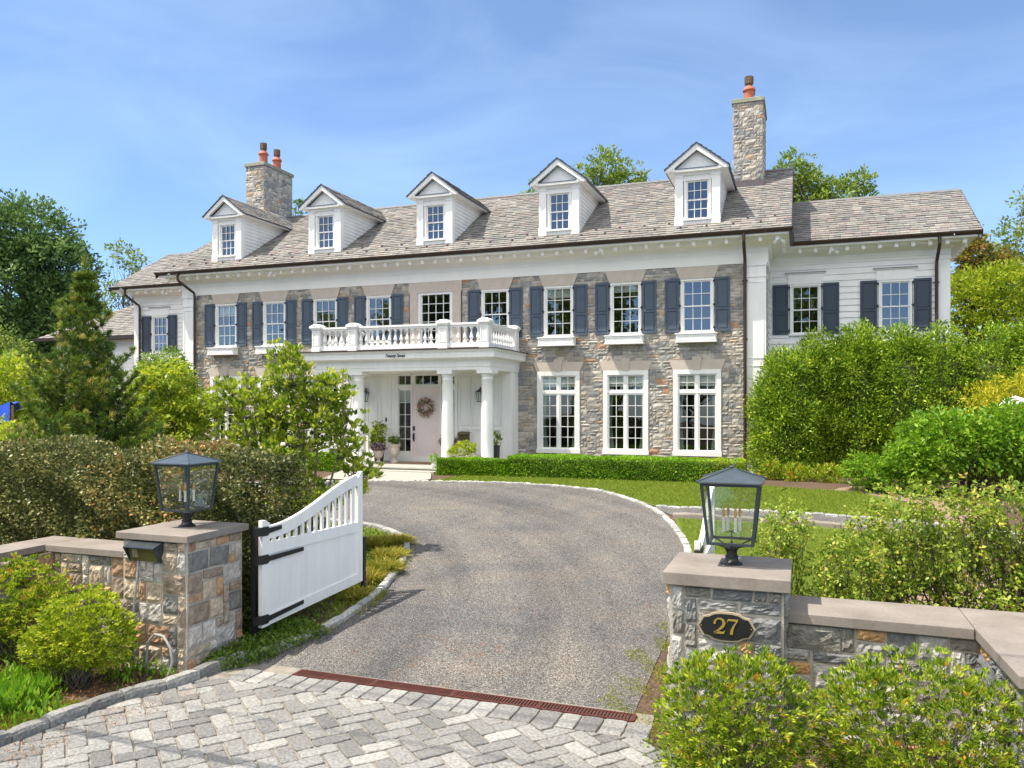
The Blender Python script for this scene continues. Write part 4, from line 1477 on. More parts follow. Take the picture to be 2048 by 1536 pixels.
# chimneys --------------------------------------------------------------------
def chimney(x0, x1, y0, y1, zt, pots, seed):
    zb = 9.9
    r_ = empty('chimney', ((x0 + x1) / 2, y0, zb))
    r_.parent = house
    r_.location = Vector(((x0 + x1) / 2, y0, zb)) - W[house]
    mb = MB()
    rg = random.Random(seed)
    kw = dict(depth=.03, rough=.014, gu=4, gv=2, joint=.012, sizes=((1, 1), (2, 1), (3, 1), (3, 2), (2, 2), (4, 2)))
    stonework(mb, x0, x1, zb, zt, 0.095, lambda u, z, o: (u, y0 - o, z), rg, **kw)
    stonework(mb, y0, y1, zb, zt, 0.095, lambda u, z, o: (x1 + o, u, z), rg, **kw)
    stonework(mb, y0, y1, zb, zt, 0.12, lambda u, z, o: (x0 - o, u, z), rg, **kw)
    sp = build('stone_shaft', mb, M['stone'], r_)
    c = MB()
    c.box(x0, x1, y0, y1, zb - .5, zt)
    build('mortar_core', c, M['mortar'], r_)
    c = MB()
    c.box(x0 - .06, x1 + .06, y0 - .06, y1 + .06, zt, zt + .13)
    c.box(x0 + .02, x1 - .02, y0 + .02, y1 - .02, zt + .13, zt + .17)
    build('cap_slab', c, M['capstone'], r_, bevel=.01)
    c = MB()
    zf = ZE + PITCH * (y0 + .7)
    c.box(x0 - .05, x1 + .05, y0 - .05, y0 - .036, zf - .06, zf + .20)
    build('flashing', c, M['lead'], r_)
    for px, py in pots:
        p = MB()
        z = zt + .15
        p.lathe([(.165, z), (.165, z + .38), (.21, z + .40), (.21, z + .43), (.13, z + .53), (.115, z + .55)], px, py, 18)
        po = build('chimney_pot', p, M['terracotta'], r_, smooth=False)
        p = MB()
        p.lathe([(.11, z + .55), (.11, z + .62), (.13, z + .63), (.13, z + .86), (.135, z + .87), (.02, z + .90)], px, py, 14)
        for k in range(6):
            a = k * math.pi / 3
            p.box(px + .132 * math.cos(a) - .012, px + .132 * math.cos(a) + .012, py + .132 * math.sin(a) - .012, py + .132 * math.sin(a) + .012, z + .62, z + .88)
        build('pot_cowl', p, M['copper'], r_)
chimney(-21.58, -20.68, 3.0, 4.9, 12.86, [(-20.98, 3.35), (-20.98, 4.25)], 3)
chimney(-2.06, -1.14, 3.0, 4.9, 12.93, [(-1.60, 3.5), (-1.60, 4.5)], 4)

# downspouts --------------------------------------------------------------------
def downspout(x, y, xoff=0.0, zb=1.0, elbow=True):
    d = MB()
    yg = y - .66
    d.tube([(x - xoff, yg, 7.88), (x - xoff, yg, 7.66), (x - xoff + xoff * .15, yg + .05, 7.58), (x - .02 * (xoff > 0), y - .13, 7.22), (x, y - .115, 7.10), (x, y - .115, zb)], .048, n=10)
    for z in (6.6, 4.9, 3.2):
        d.box(x - .075, x + .075, y - .12, y - .05, z, z + .035)
    build('downspout', d, M['gutter'], house, smooth=False)
downspout(-1.50, -.03)
downspout(-21.42, -.03, xoff=.30)
downspout(3.78, WY)
downspout(-26.38, WY, xoff=.25)

# twin floodlights tucked under the eaves
fl = None
for x, y in ((-17.7, -.40), (-5.75, -.40), (-.55, -.40), (.95, WY - .40), (-24.7, WY - .40)):
    f = MB()
    f.lathe([(.05, 0), (.05, .03)], 0, 0, 10)
    for sg in (-1, 1):
        f.tube([(0, 0, 0), (sg * .05, -.03, -.03), (sg * .13, -.10, -.09)], [.018, .022, .055], n=8)
    f.v = [(a + x, b + y, c + 7.69) for a, b, c in f.v]
    build('floodlight', f, M['white'], house)

# porch ---------------------------------------------------------------------------
PY = -0.70
pl = MB()
pl.box(-14.75, -8.20, -3.05, .05, 0.9, 1.105)
pl.box(-14.78, -8.17, -3.09, -.045, 1.105, 1.15)
build('porch_floor', pl, M['bluestone'], house, bevel=.006)
pl = MB()
pl.box(-13.1, -9.9, -3.42, -3.09, 0.9, 1.075)
build('porch_step', pl, M['bluestone'], house, bevel=.006)
COLX = [-8.67, -9.95, -13.01, -14.29]
col0 = None
for x in COLX:
    c = MB()
    prof = [(.25, 1.15), (.25, 1.22), (.235, 1.235), (.245, 1.26), (.235, 1.29), (.195, 1.31), (.187, 1.34), (.187, 2.0), (.183, 2.6), (.172, 3.2), (.16, 3.74), (.175, 3.755), (.175, 3.775), (.16, 3.785), (.16, 3.84), (.20, 3.89), (.215, 3.93)]
    if col0 is None:
        c.lathe(prof, x, -2.35, 32)
        c.box(x - .27, x + .27, -2.35 - .27, -2.35 + .27, 1.15, 1.20)
        c.box(x - .245, x + .245, -2.35 - .245, -2.35 + .245, 3.93, 4.04)
        col0 = build('column', c, M['white'], house, origin=(x, -2.35, 1.15), smooth=False)
        for f in col0.data.polygons:
            if len(f.vertices) == 4 and abs(f.normal.z) < .97 and f.index < 32 * 16:
                f.use_smooth = True
    else:
        k = col0.copy()
        C.objects.link(k)
        k.location = Vector((x, -2.35, 1.15)) - W[house]
# porch wall built out from the stone: panelled
pw = MB()
PXL, PXR = -14.43, -8.53
holes = [(-12.58, -10.38, 1.15, 4.05)]
holed_panel(pw, PXL, PXR, 1.15, 4.12, holes, lambda u, z, o: (u, PY - o, z), 0.0)
for xs in (PXL, PXR):
    pw.face([(xs, PY, 1.15), (xs, 0, 1.15), (xs, 0, 4.12), (xs, PY, 4.12)])
def molded(u0, u1, z0, z1, y=PY):
    t_ = .022
    t_ = .03
    pw.box(u0, u1, y - .03, y, z0, z0 + t_)
    pw.box(u0, u1, y - .03, y, z1 - t_, z1)
    pw.box(u0, u0 + t_, y - .03, y, z0 + t_, z1 - t_)
    pw.box(u1 - t_, u1, y - .03, y, z0 + t_, z1 - t_)
for a, b in ((-10.28, -9.90), (-9.78, -9.36), (-9.24, -8.88), (-13.18, -12.76), (-13.66, -13.28), (-14.12, -13.76)):
    molded(a, b, 2.36, 3.90)
    molded(a, b, 1.42, 2.24)
pw.box(PXR - .28, PXR + .03, PY - .04, PY + .25, 1.15, 4.03)
pw.box(PXL - .03, PXL + .28, PY - .04, PY + .25, 1.15, 4.03)
pw.box(PXL, -12.58, PY - .03, PY, 1.15, 1.32)
pw.box(-10.38, PXR, PY - .03, PY, 1.15, 1.32)
pw.box(PXL, PXR, -2.5, 0, 4.035, 4.05)
build('porch_wall', pw, M['white'], house)
pf = MB()
PROF = [(-.28, 4.04), (0, 4.04), (0, 4.13), (.02, 4.135), (.02, 4.30), (.035, 4.31), (.045, 4.36), (.10, 4.37), (.22, 4.39), (.23, 4.40), (.23, 4.55), (.27, 4.58), (.30, 4.63), (-.28, 4.63)]
pf.sweep([(-14.46, 0.0), (-14.46, -2.60), (-8.50, -2.60), (-8.50, 0.0)], PROF)
build('porch_entablature', pf, M['white'], house)
pf = MB()
pf.prismz([(-14.79, 0), (-14.79, -2.93), (-8.17, -2.93), (-8.17, 0)], 4.632, 4.66)
build('porch_roof_edge', pf, M['gutter'], house)
pf = MB()
pf.prismz([(-14.4, -.01), (-14.4, -2.5), (-8.56, -2.5), (-8.56, -.01)], 4.665, 4.70)
build('balcony_deck', pf, M['lead'], house)

# balustrade
bal = empty('balustrade', (HX, -2.60, 4.66))
bal.parent = house
bal.location = Vector((HX, -2.60, 4.66)) - W[house]
posts = [(x, -2.60) for x in (-8.62, -9.94, -13.02, -14.34)] + [(-8.62, -.22), (-14.34, -.22)]
post0 = None
for x, y in posts:
    if post0 is None:
        p = MB()
        p.box(x - .135, x + .135, y - .135, y + .135, 4.66, 5.42)
        p.box(x - .155, x + .155, y - .155, y + .155, 4.66, 4.80)
        p.box(x - .165, x + .165, y - .165, y + .165, 5.36, 5.41)
        p.box(x - .20, x + .20, y - .20, y + .20, 5.41, 5.475)
        p.add([(x - .19, y - .19, 5.475), (x + .19, y - .19, 5.475), (x + .19, y + .19, 5.475), (x - .19, y + .19, 5.475), (x - .10, y - .10, 5.54), (x + .10, y - .10, 5.54), (x + .10, y + .10, 5.54), (x - .10, y + .10, 5.54)],
              [(0, 1, 5, 4), (1, 2, 6, 5), (2, 3, 7, 6), (3, 0, 4, 7), (4, 5, 6, 7)])
        for q in (x - .105, x + .085):
            p.box(q, q + .02, y - .147, y - .135, 4.86, 5.30)
            p.box(x + .135, x + .147, y + (q - x), y + (q - x) + .02, 4.86, 5.30)
        p.box(x - .085, x + .085, y - .147, y - .135, 5.28, 5.30)
        p.box(x - .085, x + .085, y - .147, y - .135, 4.86, 4.88)
        post0 = build('post', p, M['white'], bal, origin=(x, y, 4.66))
    else:
        k = post0.copy()
        C.objects.link(k)
        k.location = Vector((x, y, 4.66)) - W[bal]
rl = MB()
def rail(ax, ay, bx, by):
    if abs(by - ay) < .01:
        rl.box(ax, bx, ay - .06, ay + .06, 4.70, 4.84)
        rl.box(ax, bx, ay - .075, ay + .075, 4.70, 4.745)
        rl.box(ax, bx, ay - .055, ay + .055, 5.31, 5.37)
        rl.box(ax, bx, ay - .085, ay + .085, 5.37, 5.43)
    else:
        rl.box(ax - .06, ax + .06, ay, by, 4.70, 4.84)
        rl.box(ax - .075, ax + .075, ay, by, 4.70, 4.745)
        rl.box(ax - .055, ax + .055, ay, by, 5.31, 5.37)
        rl.box(ax - .085, ax + .085, ay, by, 5.37, 5.43)
spans = [(-14.205, -2.6, -13.155, -2.6, 5), (-12.885, -2.6, -10.075, -2.6, 14), (-9.805, -2.6, -8.755, -2.6, 5), (-8.62, -2.465, -8.62, -.355, 10), (-14.34, -2.465, -14.34, -.355, 10)]
b0 = None
for ax, ay, bx, by, n in spans:
    rail(ax, ay, bx, by)
    for k in range(n):
        x, y = ax + (bx - ax) * (k + .5) / n, ay + (by - ay) * (k + .5) / n
        if b0 is None:
            p = MB()
            p.box(x - .045, x + .045, y - .045, y + .045, 4.84, 4.89)
            p.box(x - .045, x + .045, y - .045, y + .045, 5.26, 5.31)
            p.lathe([(.028, 4.89), (.040, 4.905), (.028, 4.92), (.034, 4.94), (.056, 4.985), (.058, 5.01), (.045, 5.06), (.028, 5.12), (.022, 5.18), (.026, 5.215), (.038, 5.23), (.026, 5.245), (.030, 5.26)], x, y, 10)
            b0 = build('baluster', p, M['white'], bal, origin=(x, y, 4.84))
        else:
            q = b0.copy()
            C.objects.link(q)
            q.location = Vector((x, y, 4.84)) - W[bal]
build('rails', rl, M['white'], bal)

# lettering of the porch
def text_part(name, txt, size, loc, m, parent, shear=0.0, extr=.006, sx=1.0, offset=0.0):
    cu = bpy.data.curves.new(name, 'FONT')
    cu.body = txt
    cu.size = size
    cu.shear = shear
    cu.extrude = extr
    cu.offset = offset
    cu.align_x = 'CENTER'
    tmp = bpy.data.objects.new(name, cu)
    C.objects.link(tmp)
    bpy.context.view_layer.update()
    me = bpy.data.meshes.new_from_object(tmp.evaluated_get(bpy.context.evaluated_depsgraph_get()))
    bpy.data.objects.remove(tmp)
    me.transform(Matrix.Rotation(R(90), 4, 'X'))
    me.transform(Matrix.Scale(sx, 4, (1, 0, 0)))
    o = bpy.data.objects.new(name, me)
    me.materials.clear()
    me.materials.append(m)
    C.objects.link(o)
    o.parent = parent
    o.location = Vector(loc) - W[parent]
    W[o] = Vector(loc)
    return o
text_part('lettering', 'Twenty Seven', 0.145, (HX, -2.842, 4.44), M['black'], house, shear=0.45, sx=.82)

# entrance -------------------------------------------------------------------------
fd = MB()
def frame_box(x0, x1, z0, z1, y0=PY - .035, y1=PY + .10):
    fd.box(x0, x1, y0, y1, z0, z1)
for x0, x1 in ((-12.60, -12.50), (-12.03, -11.99 + .0), (-10.97, -10.93), (-10.46, -10.36)):
    frame_box(x0, x1, 1.15, 4.04)
frame_box(-12.50, -10.46, 3.96, 4.04)
frame_box(-12.50, -12.03, 3.55, 3.68, PY - .02)
frame_box(-11.99, -10.97, 3.60, 3.68, PY - .02)
frame_box(-10.93, -10.46, 3.55, 3.68, PY - .02)
frame_box(-12.50, -12.03, 1.15, 1.48, PY - .02)
frame_box(-10.93, -10.46, 1.15, 1.48, PY - .02)
frame_box(-11.99, -10.97, 1.15, 1.29, PY - .06)
fd.box(-12.62, -10.34, PY - .07, PY, 3.605, 3.635)
for x0, x1, cols, rows, z0, z1 in ((-12.48, -12.03, 2, 5, 1.48, 3.48), (-10.93, -10.48, 2, 5, 1.48, 3.48), (-12.48, -12.03, 2, 1, 3.69, 3.95), (-10.93, -10.48, 2, 1, 3.69, 3.95), (-11.88, -11.05, 3, 1, 3.69, 3.95)):
    for k in range(1, cols):
        xx = x0 + (x1 - x0) * k / cols
        fd.box(xx - .009, xx + .009, PY + .01, PY + .04, z0, z1)
    for k in range(1, rows):
        zz = z0 + (z1 - z0) * k / rows
        fd.box(x0, x1, PY + .012, PY + .038, zz - .009, zz + .009)
fd.box(-12.50, -12.48, PY, PY + .08, 1.48, 3.55)
fd.box(-12.50, -12.03, PY, PY + .08, 3.48, 3.55)
fd.box(-10.93, -10.46, PY, PY + .08, 3.48, 3.55)
fd.box(-11.99, -11.88, PY, PY + .08, 3.68, 3.96)
fd.box(-11.05, -10.97, PY, PY + .08, 3.68, 3.96)
ent = build('entrance_frame', fd, M['white'], house)
p = MB()
for x0, x1, z0, z1 in ((-12.50, -12.03, 1.48, 3.48), (-10.93, -10.46, 1.48, 3.48), (-12.5, -12.03, 3.68, 3.96), (-10.93, -10.46, 3.68, 3.96), (-11.99, -10.97, 3.68, 3.96)):
    p.face([(x0, PY + .03, z0), (x1, PY + .03, z0), (x1, PY + .03, z1), (x0, PY + .03, z1)])
build('pane', p, M['glass_low'], ent)
p = MB()
p.box(-12.50, -12.03, PY + .06, PY + .07, 3.10, 3.48)
p.box(-10.93, -10.46, PY + .06, PY + .07, 3.10, 3.48)
build('blind', p, M['blind'], ent)
room(-12.55, -10.40, 1.2, 4.0, y=PY + .12, d=.6)
dd = MB()
dd.box(-11.99, -10.97, PY + .02, PY + .06, 1.29, 3.60)
for z0, z1 in ((1.46, 2.02), (2.10, 2.30), (2.40, 3.45)):
    dd.box(-11.86, -11.10, PY + .008, PY + .02, z0, z0 + .02)
    dd.box(-11.86, -11.10, PY + .008, PY + .02, z1 - .02, z1)
    dd.box(-11.86, -11.84, PY + .008, PY + .02, z0 + .02, z1 - .02)
    dd.box(-11.12, -11.10, PY + .008, PY + .02, z0 + .02, z1 - .02)
    dd.box(-11.80, -11.16, PY + .012, PY + .02, z0 + .06, z1 - .06)
door = build('front_door', dd, M['pink'], house)
p = MB()
p.box(-11.96, -11.90, PY - .01, PY + .02, 2.16, 2.30)
p.box(-11.95, -11.91, PY - .005, PY + .02, 1.80, 2.08)
p.tube([(-11.93, PY - .0, 2.05), (-11.93, PY - .06, 2.02), (-11.93, PY - .06, 1.88), (-11.93, PY - .0, 1.84)], .012)
build('handle', p, M['black'], door)
p = MB()
p.box(-12.975, -12.93, PY - .03, PY, 2.45, 2.58)
build('doorbell', p, M['black'], house)
build('room_interior', rooms, M['room'], house)

# ================================================================== PORCH THINGS
def wall_lantern(x, z, label):
    t = empty('wall_lantern', (x, PY, z), label, 'lantern', 'lanterns on the porch wall')
    m_ = MB()
    m_.box(x - .04, x + .04, PY - .02, PY, z + .05, z + .25)
    m_.tube([(x, PY - .02, z + .22), (x, PY - .10, z + .27), (x, PY - .16, z + .20)], .012)
    c = (x, PY - .17)
    for sx in (-1, 1):
        for sy in (-1, 1):
            m_.tube([(c[0] + sx * .055, c[1] + sy * .055, z - .18), (c[0] + sx * .10, c[1] + sy * .10, z + .12)], .011, n=4)
    m_.box(c[0] - .065, c[0] + .065, c[1] - .065, c[1] + .065, z - .20, z - .18)
    m_.add([(c[0] - .115, c[1] - .115, z + .11), (c[0] + .115, c[1] - .115, z + .11), (c[0] + .115, c[1] + .115, z + .11), (c[0] - .115, c[1] + .115, z + .11), (c[0], c[1], z + .22)],
           [(0, 1, 4), (1, 2, 4), (2, 3, 4), (3, 0, 4), (3, 2, 1, 0)])
    build('frame', m_, M['lamp_metal'], t)
    g = MB()
    for a, b in (((-1, -1), (1, -1)), ((1, -1), (1, 1)), ((1, 1), (-1, 1)), ((-1, 1), (-1, -1))):
        g.face([(c[0] + a[0] * .053, c[1] + a[1] * .053, z - .18), (c[0] + b[0] * .053, c[1] + b[1] * .053, z - .18), (c[0] + b[0] * .098, c[1] + b[1] * .098, z + .11), (c[0] + a[0] * .098, c[1] + a[1] * .098, z + .11)])
    build('glass', g, M['glass_clear'], t)
    g = MB()
    g.lathe([(.012, z - .18), (.012, z - .06)], c[0], c[1], 8)
    build('candle', g, M['candle'], t)
wall_lantern(-13.67, 3.30, 'black glazed lantern on the porch wall between column and doorbell, left of the pink door')
wall_lantern(-9.52, 3.30, 'black glazed lantern on the porch wall above the mailbox side, partly behind a column')

t = empty('wall_mailbox', (-10.1, PY, 1.87), 'dark bronze mailbox fixed to the white panelled wall right of the door', 'mailbox')
m_ = MB()
m_.box(-10.29, -9.92, PY - .12, PY, 1.87, 2.07)
build('body', m_, M['screen'], t, bevel=.01)
m_ = MB()
m_.add([(-10.31, PY - .15, 2.05), (-9.90, PY - .15, 2.05), (-9.90, PY, 2.13), (-10.31, PY, 2.13), (-10.31, PY - .15, 2.07), (-9.90, PY - .15, 2.07), (-9.90, PY, 2.15), (-10.31, PY, 2.15)],
       [(0, 3, 2, 1), (4, 5, 6, 7), (0, 1, 5, 4), (1, 2, 6, 5), (2, 3, 7, 6), (3, 0, 4, 7)])
build('lid', m_, M['screen'], t)

t = empty('wreath', (HX, PY - .02, 2.93), 'round wreath of dried coral and cream flowers hanging on the pink front door', 'wreath')
m_ = MB()
m_.tube([(HX + .20 * math.cos(a), PY - .03, 2.93 + .20 * math.sin(a)) for a in [k * math.pi / 12 for k in range(25)]], .03)
build('ring', m_, M['bark'], t)
rg_ = np.random.default_rng(5)
a_ = rg_.random(900) * 6.283
rr_ = .205 + rg_.normal(0, .052, 900)
P_ = np.stack([HX + rr_ * np.cos(a_), PY - .03 - rg_.random(900) * .07, 2.93 + rr_ * np.sin(a_)], 1)
D_ = rg_.normal(size=(900, 3)) + np.stack([np.cos(a_), -np.ones(900), np.sin(a_)], 1) * .8
leaf_mesh('flowers', P_, D_, .06, .8, np.clip(rg_.normal(.5, .3, 900), 0, 1), L_['wreath'], t)

m_ = MB()
m_.box(-12.05, -10.85, -1.75, -1.15, 1.153, 1.175)
tag(build('doormat', m_, M['coir'], None), 'brown coir doormat lying before the pink front door', 'doormat')

def potted(name, x, y, z, prof, m, label, cat, plants, n=20, square=None):
    t = empty(name, (x, y, z), label, cat)
    b = MB()
    if square:
        w, h = square
        b.add([(x - w * .85, y - w * .85, z), (x + w * .85, y - w * .85, z), (x + w * .85, y + w * .85, z), (x - w * .85, y + w * .85, z), (x - w, y - w, z + h), (x + w, y - w, z + h), (x + w, y + w, z + h), (x - w, y + w, z + h)],
              [(0, 3, 2, 1), (4, 5, 6, 7), (0, 1, 5, 4), (1, 2, 6, 5), (2, 3, 7, 6), (3, 0, 4, 7)])
        b.box(x - w - .01, x + w + .01, y - w - .01, y + w + .01, z + h - .03, z + h)
    else:
        b.lathe([(r, z + h) for r, h in prof], x, y, n)
    build('pot', b, m, t)
    for k, (nm, lobes, ncl, clr, nl, size, lm, kw) in enumerate(plants):
        lb = [(x + l[0], y + l[1], z + l[2], l[3], l[4], l[5]) for l in lobes]
        crown(nm, lb, ncl, clr, nl, size, L_[lm], t, seed=int(abs(x) * 100) + k, **kw)
    return t
URN = [(.13, 0), (.13, .05), (.07, .09), (.05, .16), (.09, .20), (.15, .30), (.165, .42), (.15, .50), (.20, .56), (.21, .60), (.17, .60)]
potted('tulip_urn', -12.16, -1.6, 1.15, URN, M['urn'], 'tall latticed stone urn of white flowers just left of the door', 'urn',
       [('foliage', [(0, 0, .74, .15, .15, .12)], 60, .05, 8, .07, 'weed', {}), ('flowers', [(0, 0, .84, .18, .18, .12)], 22, .025, 8, .05, 'flower', dict(tshift=.35))])
potted('purple_urn', -12.62, -1.8, 1.15, [(.11, 0), (.11, .04), (.05, .08), (.05, .13), (.11, .18), (.15, .28), (.17, .37), (.19, .40), (.15, .40)], M['urn'], 'short fluted stone urn of dark purple leaves beside the tall latticed urn', 'urn',
       [('foliage', [(0, 0, .50, .22, .2, .13)], 90, .05, 8, .07, 'flower', dict(tshift=-.42))])
potted('leafy_pot_plant', -12.95, -1.2, 1.15, [(.14, 0), (.18, .35), (.19, .38), (.15, .38)], M['pot_dark'], 'tall leafy green plant standing behind the short purple urn', 'plant',
       [('foliage', [(0, 0, .85, .22, .22, .42), (-.1, 0, .6, .2, .2, .2)], 120, .06, 8, .11, 'magnolia', {})])
potted('round_white_pot', -10.13, -2.90, 1.15, [(.05, 0), (.085, .04), (.095, .09), (.08, .15), (.06, .17), (.05, .17)], M['candle'], 'small round white pot with green sprig at the porch edge beside the boxwood', 'flowerpot',
       [('foliage', [(0, 0, .26, .13, .13, .12)], 40, .04, 7, .06, 'green', {})])
potted('flower_urn', -10.28, -1.6, 1.15, URN, M['terracotta'], 'terracotta urn of purple leaves standing behind the second column below the mailbox', 'urn',
       [('foliage', [(0, 0, .72, .30, .25, .18)], 110, .05, 8, .07, 'flower', dict(tshift=-.3))])
potted('square_planter', -8.78, -1.55, 1.15, None, M['pot_dark'], 'square charcoal planter of grassy greenery behind the rightmost column', 'planter',
       [('foliage', [(0, 0, .80, .22, .22, .22)], 90, .05, 7, .10, 'weed', dict(tshift=.1, up=.9, aspect=.2))], square=(.15, .62))
potted('mixed_flower_pot', -9.35, -2.45, 1.15, [(.18, 0), (.24, .30), (.25, .33), (.2, .33)], M['urn'], 'pot of yellow green spikes and white flowers between the two right columns', 'flowerpot',
       [('foliage', [(0, 0, .52, .38, .25, .22), (-.35, 0, .42, .2, .2, .15)], 130, .06, 8, .09, 'azalea_l', dict(up=.9)), ('blossom', [(.05, -.15, .36, .36, .2, .10)], 90, .03, 8, .035, 'flower', dict(tshift=.3))])

# ================================================================== GATE
def cap_slab(mb, poly, z0, z1):
    mb.prismz(poly, z0, z1)

def gate_pillar(x0, x1, y0, y1, zc, th, label, seed, grey):
    t = empty('stone_gate_pillar', ((x0 + x1) / 2, (y0 + y1) / 2, -0.25), label, 'pillar', 'stone pillars of the gateway')
    i = .075
    X0, X1, Y0, Y1 = x0 + i, x1 - i, y0 + i, y1 - i
    zt, zb = zc - th, -.28
    rg = random.Random(seed)
    mb = MB()
    kw = dict(depth=.045, rough=.012, gu=8, gv=6, joint=.024, sizes=((2, 1), (2, 2), (3, 2), (1, 1), (3, 1), (1, 2), (2, 2), (3, 2)), cellz=.125)
    stonework(mb, X0, X1, zb, zt, .125, lambda u, z, o: (u, Y0 - o, z), rg, **kw)
    kw2 = dict(kw)
    kw2['rough'] = .007
    stonework(mb, Y0, Y1, zb, zt, .125, lambda u, z, o: (X1 + o, u, z), rg, **(kw2 if not grey else kw))
    stonework(mb, Y0, Y1, zb, zt, .14, lambda u, z, o: (X0 - o, u, z), rg, **kw)
    stonework(mb, X0, X1, zb, zt, .14, lambda u, z, o: (u, Y1 + o, z), rg, **kw)
    build('stone_shaft', mb, M['stone_grey'] if grey else M['stone_pillar'], t)
    c = MB()
    c.box(X0 - .012, X1 + .012, Y0 - .012, Y1 + .012, zb, zt)
    build('mortar', c, M['mortar'], t)
    c = MB()
    c.box(x0, x1, y0, y1, zt, zc)
    build('capstone', c, M['limestone'], t, bevel=.008)
    return t
gate_pillar(-7.88, -6.78, -16.57, -15.46, 1.45, .085, 'brown and tan stone pillar with flat cap and intercom, left of the drive', 31, False)
gate_pillar(-1.28, -0.08, -16.14, -15.01, 1.35, .125, 'grey stone pillar with flat cap bearing the number plaque, right of the drive', 35, True)

def garden_wall(name, poly, slabs, zc, faces, label, seed, grey, th=.11):
    t = empty(name, (sum(p[0] for p in poly) / len(poly), sum(p[1] for p in poly) / len(poly), -.2), label, 'wall')
    mb = MB()
    rg = random.Random(seed)
    core = MB()
    for (ax, ay), (bx, by) in faces:
        L = math.hypot(bx - ax, by - ay)
        dx, dy = (bx - ax) / L, (by - ay) / L
        stonework(mb, 0, L, -.35, zc - th, .13, lambda u, z, o, ax=ax, ay=ay, dx=dx, dy=dy: (ax + dx * u + dy * o, ay + dy * u - dx * o, z), rg,
                  depth=.035, rough=.012, gu=7, gv=5, joint=.022, sizes=((2, 1), (2, 2), (3, 2), (3, 1), (1, 1), (3, 2), (4, 2)))
        core.face([(ax + dy * .004, ay - dx * .004, -.35), (bx + dy * .004, by - dx * .004, -.35), (bx + dy * .004, by - dx * .004, zc - th), (ax + dy * .004, ay - dx * .004, zc - th)])
    build('stone_face', mb, M['stone_grey'] if grey else M['stone_pillar'], t)
    build('mortar', core, M['mortar'], t)
    for q in slabs:
        c = MB()
        cap_slab(c, q, zc - th, zc)
        build('coping_slab', c, M['limestone'], t, bevel=.007)
garden_wall('garden_wall', [(-0.155, -15.93), (1.47, -15.96), (1.52, -17.24), (3.4, -17.3), (3.4, -15.15), (-0.155, -15.17)],
            [[(-0.155, -15.93), (1.466, -15.96), (1.466, -15.16), (-0.155, -15.17)], [(1.474, -15.96), (1.52, -17.24), (3.4, -17.3), (3.4, -16.3), (2.15, -16.3), (2.15, -15.16), (1.474, -15.16)], [(2.158, -16.292), (3.4, -16.292), (3.4, -15.15), (2.158, -15.16)]], 1.0,
            [((-0.155, -15.87), (1.53, -15.90)), ((1.53, -15.90), (1.58, -17.18)), ((1.58, -17.18), (3.3, -17.2))],
            'low grey stone wall with pale coping running right from the numbered pillar', 41, True, .10)
garden_wall('garden_wall', [(-7.80, -16.04), (-7.80, -15.44), (-10.24, -15.44), (-10.30, -19.0), (-9.62, -19.0), (-9.70, -16.04)],
            [[(-7.80, -16.04), (-7.80, -15.44), (-9.702, -15.44), (-9.702, -16.04)], [(-9.71, -15.44), (-10.24, -15.44), (-10.27, -17.4), (-9.66, -17.4), (-9.71, -16.04)], [(-10.27, -17.408), (-10.30, -19.0), (-9.62, -19.0), (-9.66, -17.408)]], 1.09,
            [((-9.58, -15.98), (-7.80, -15.98)), ((-9.55, -18.9), (-9.60, -15.98))],
            'low brown stone wall with pale coping running left from the intercom pillar', 43, False, .09)

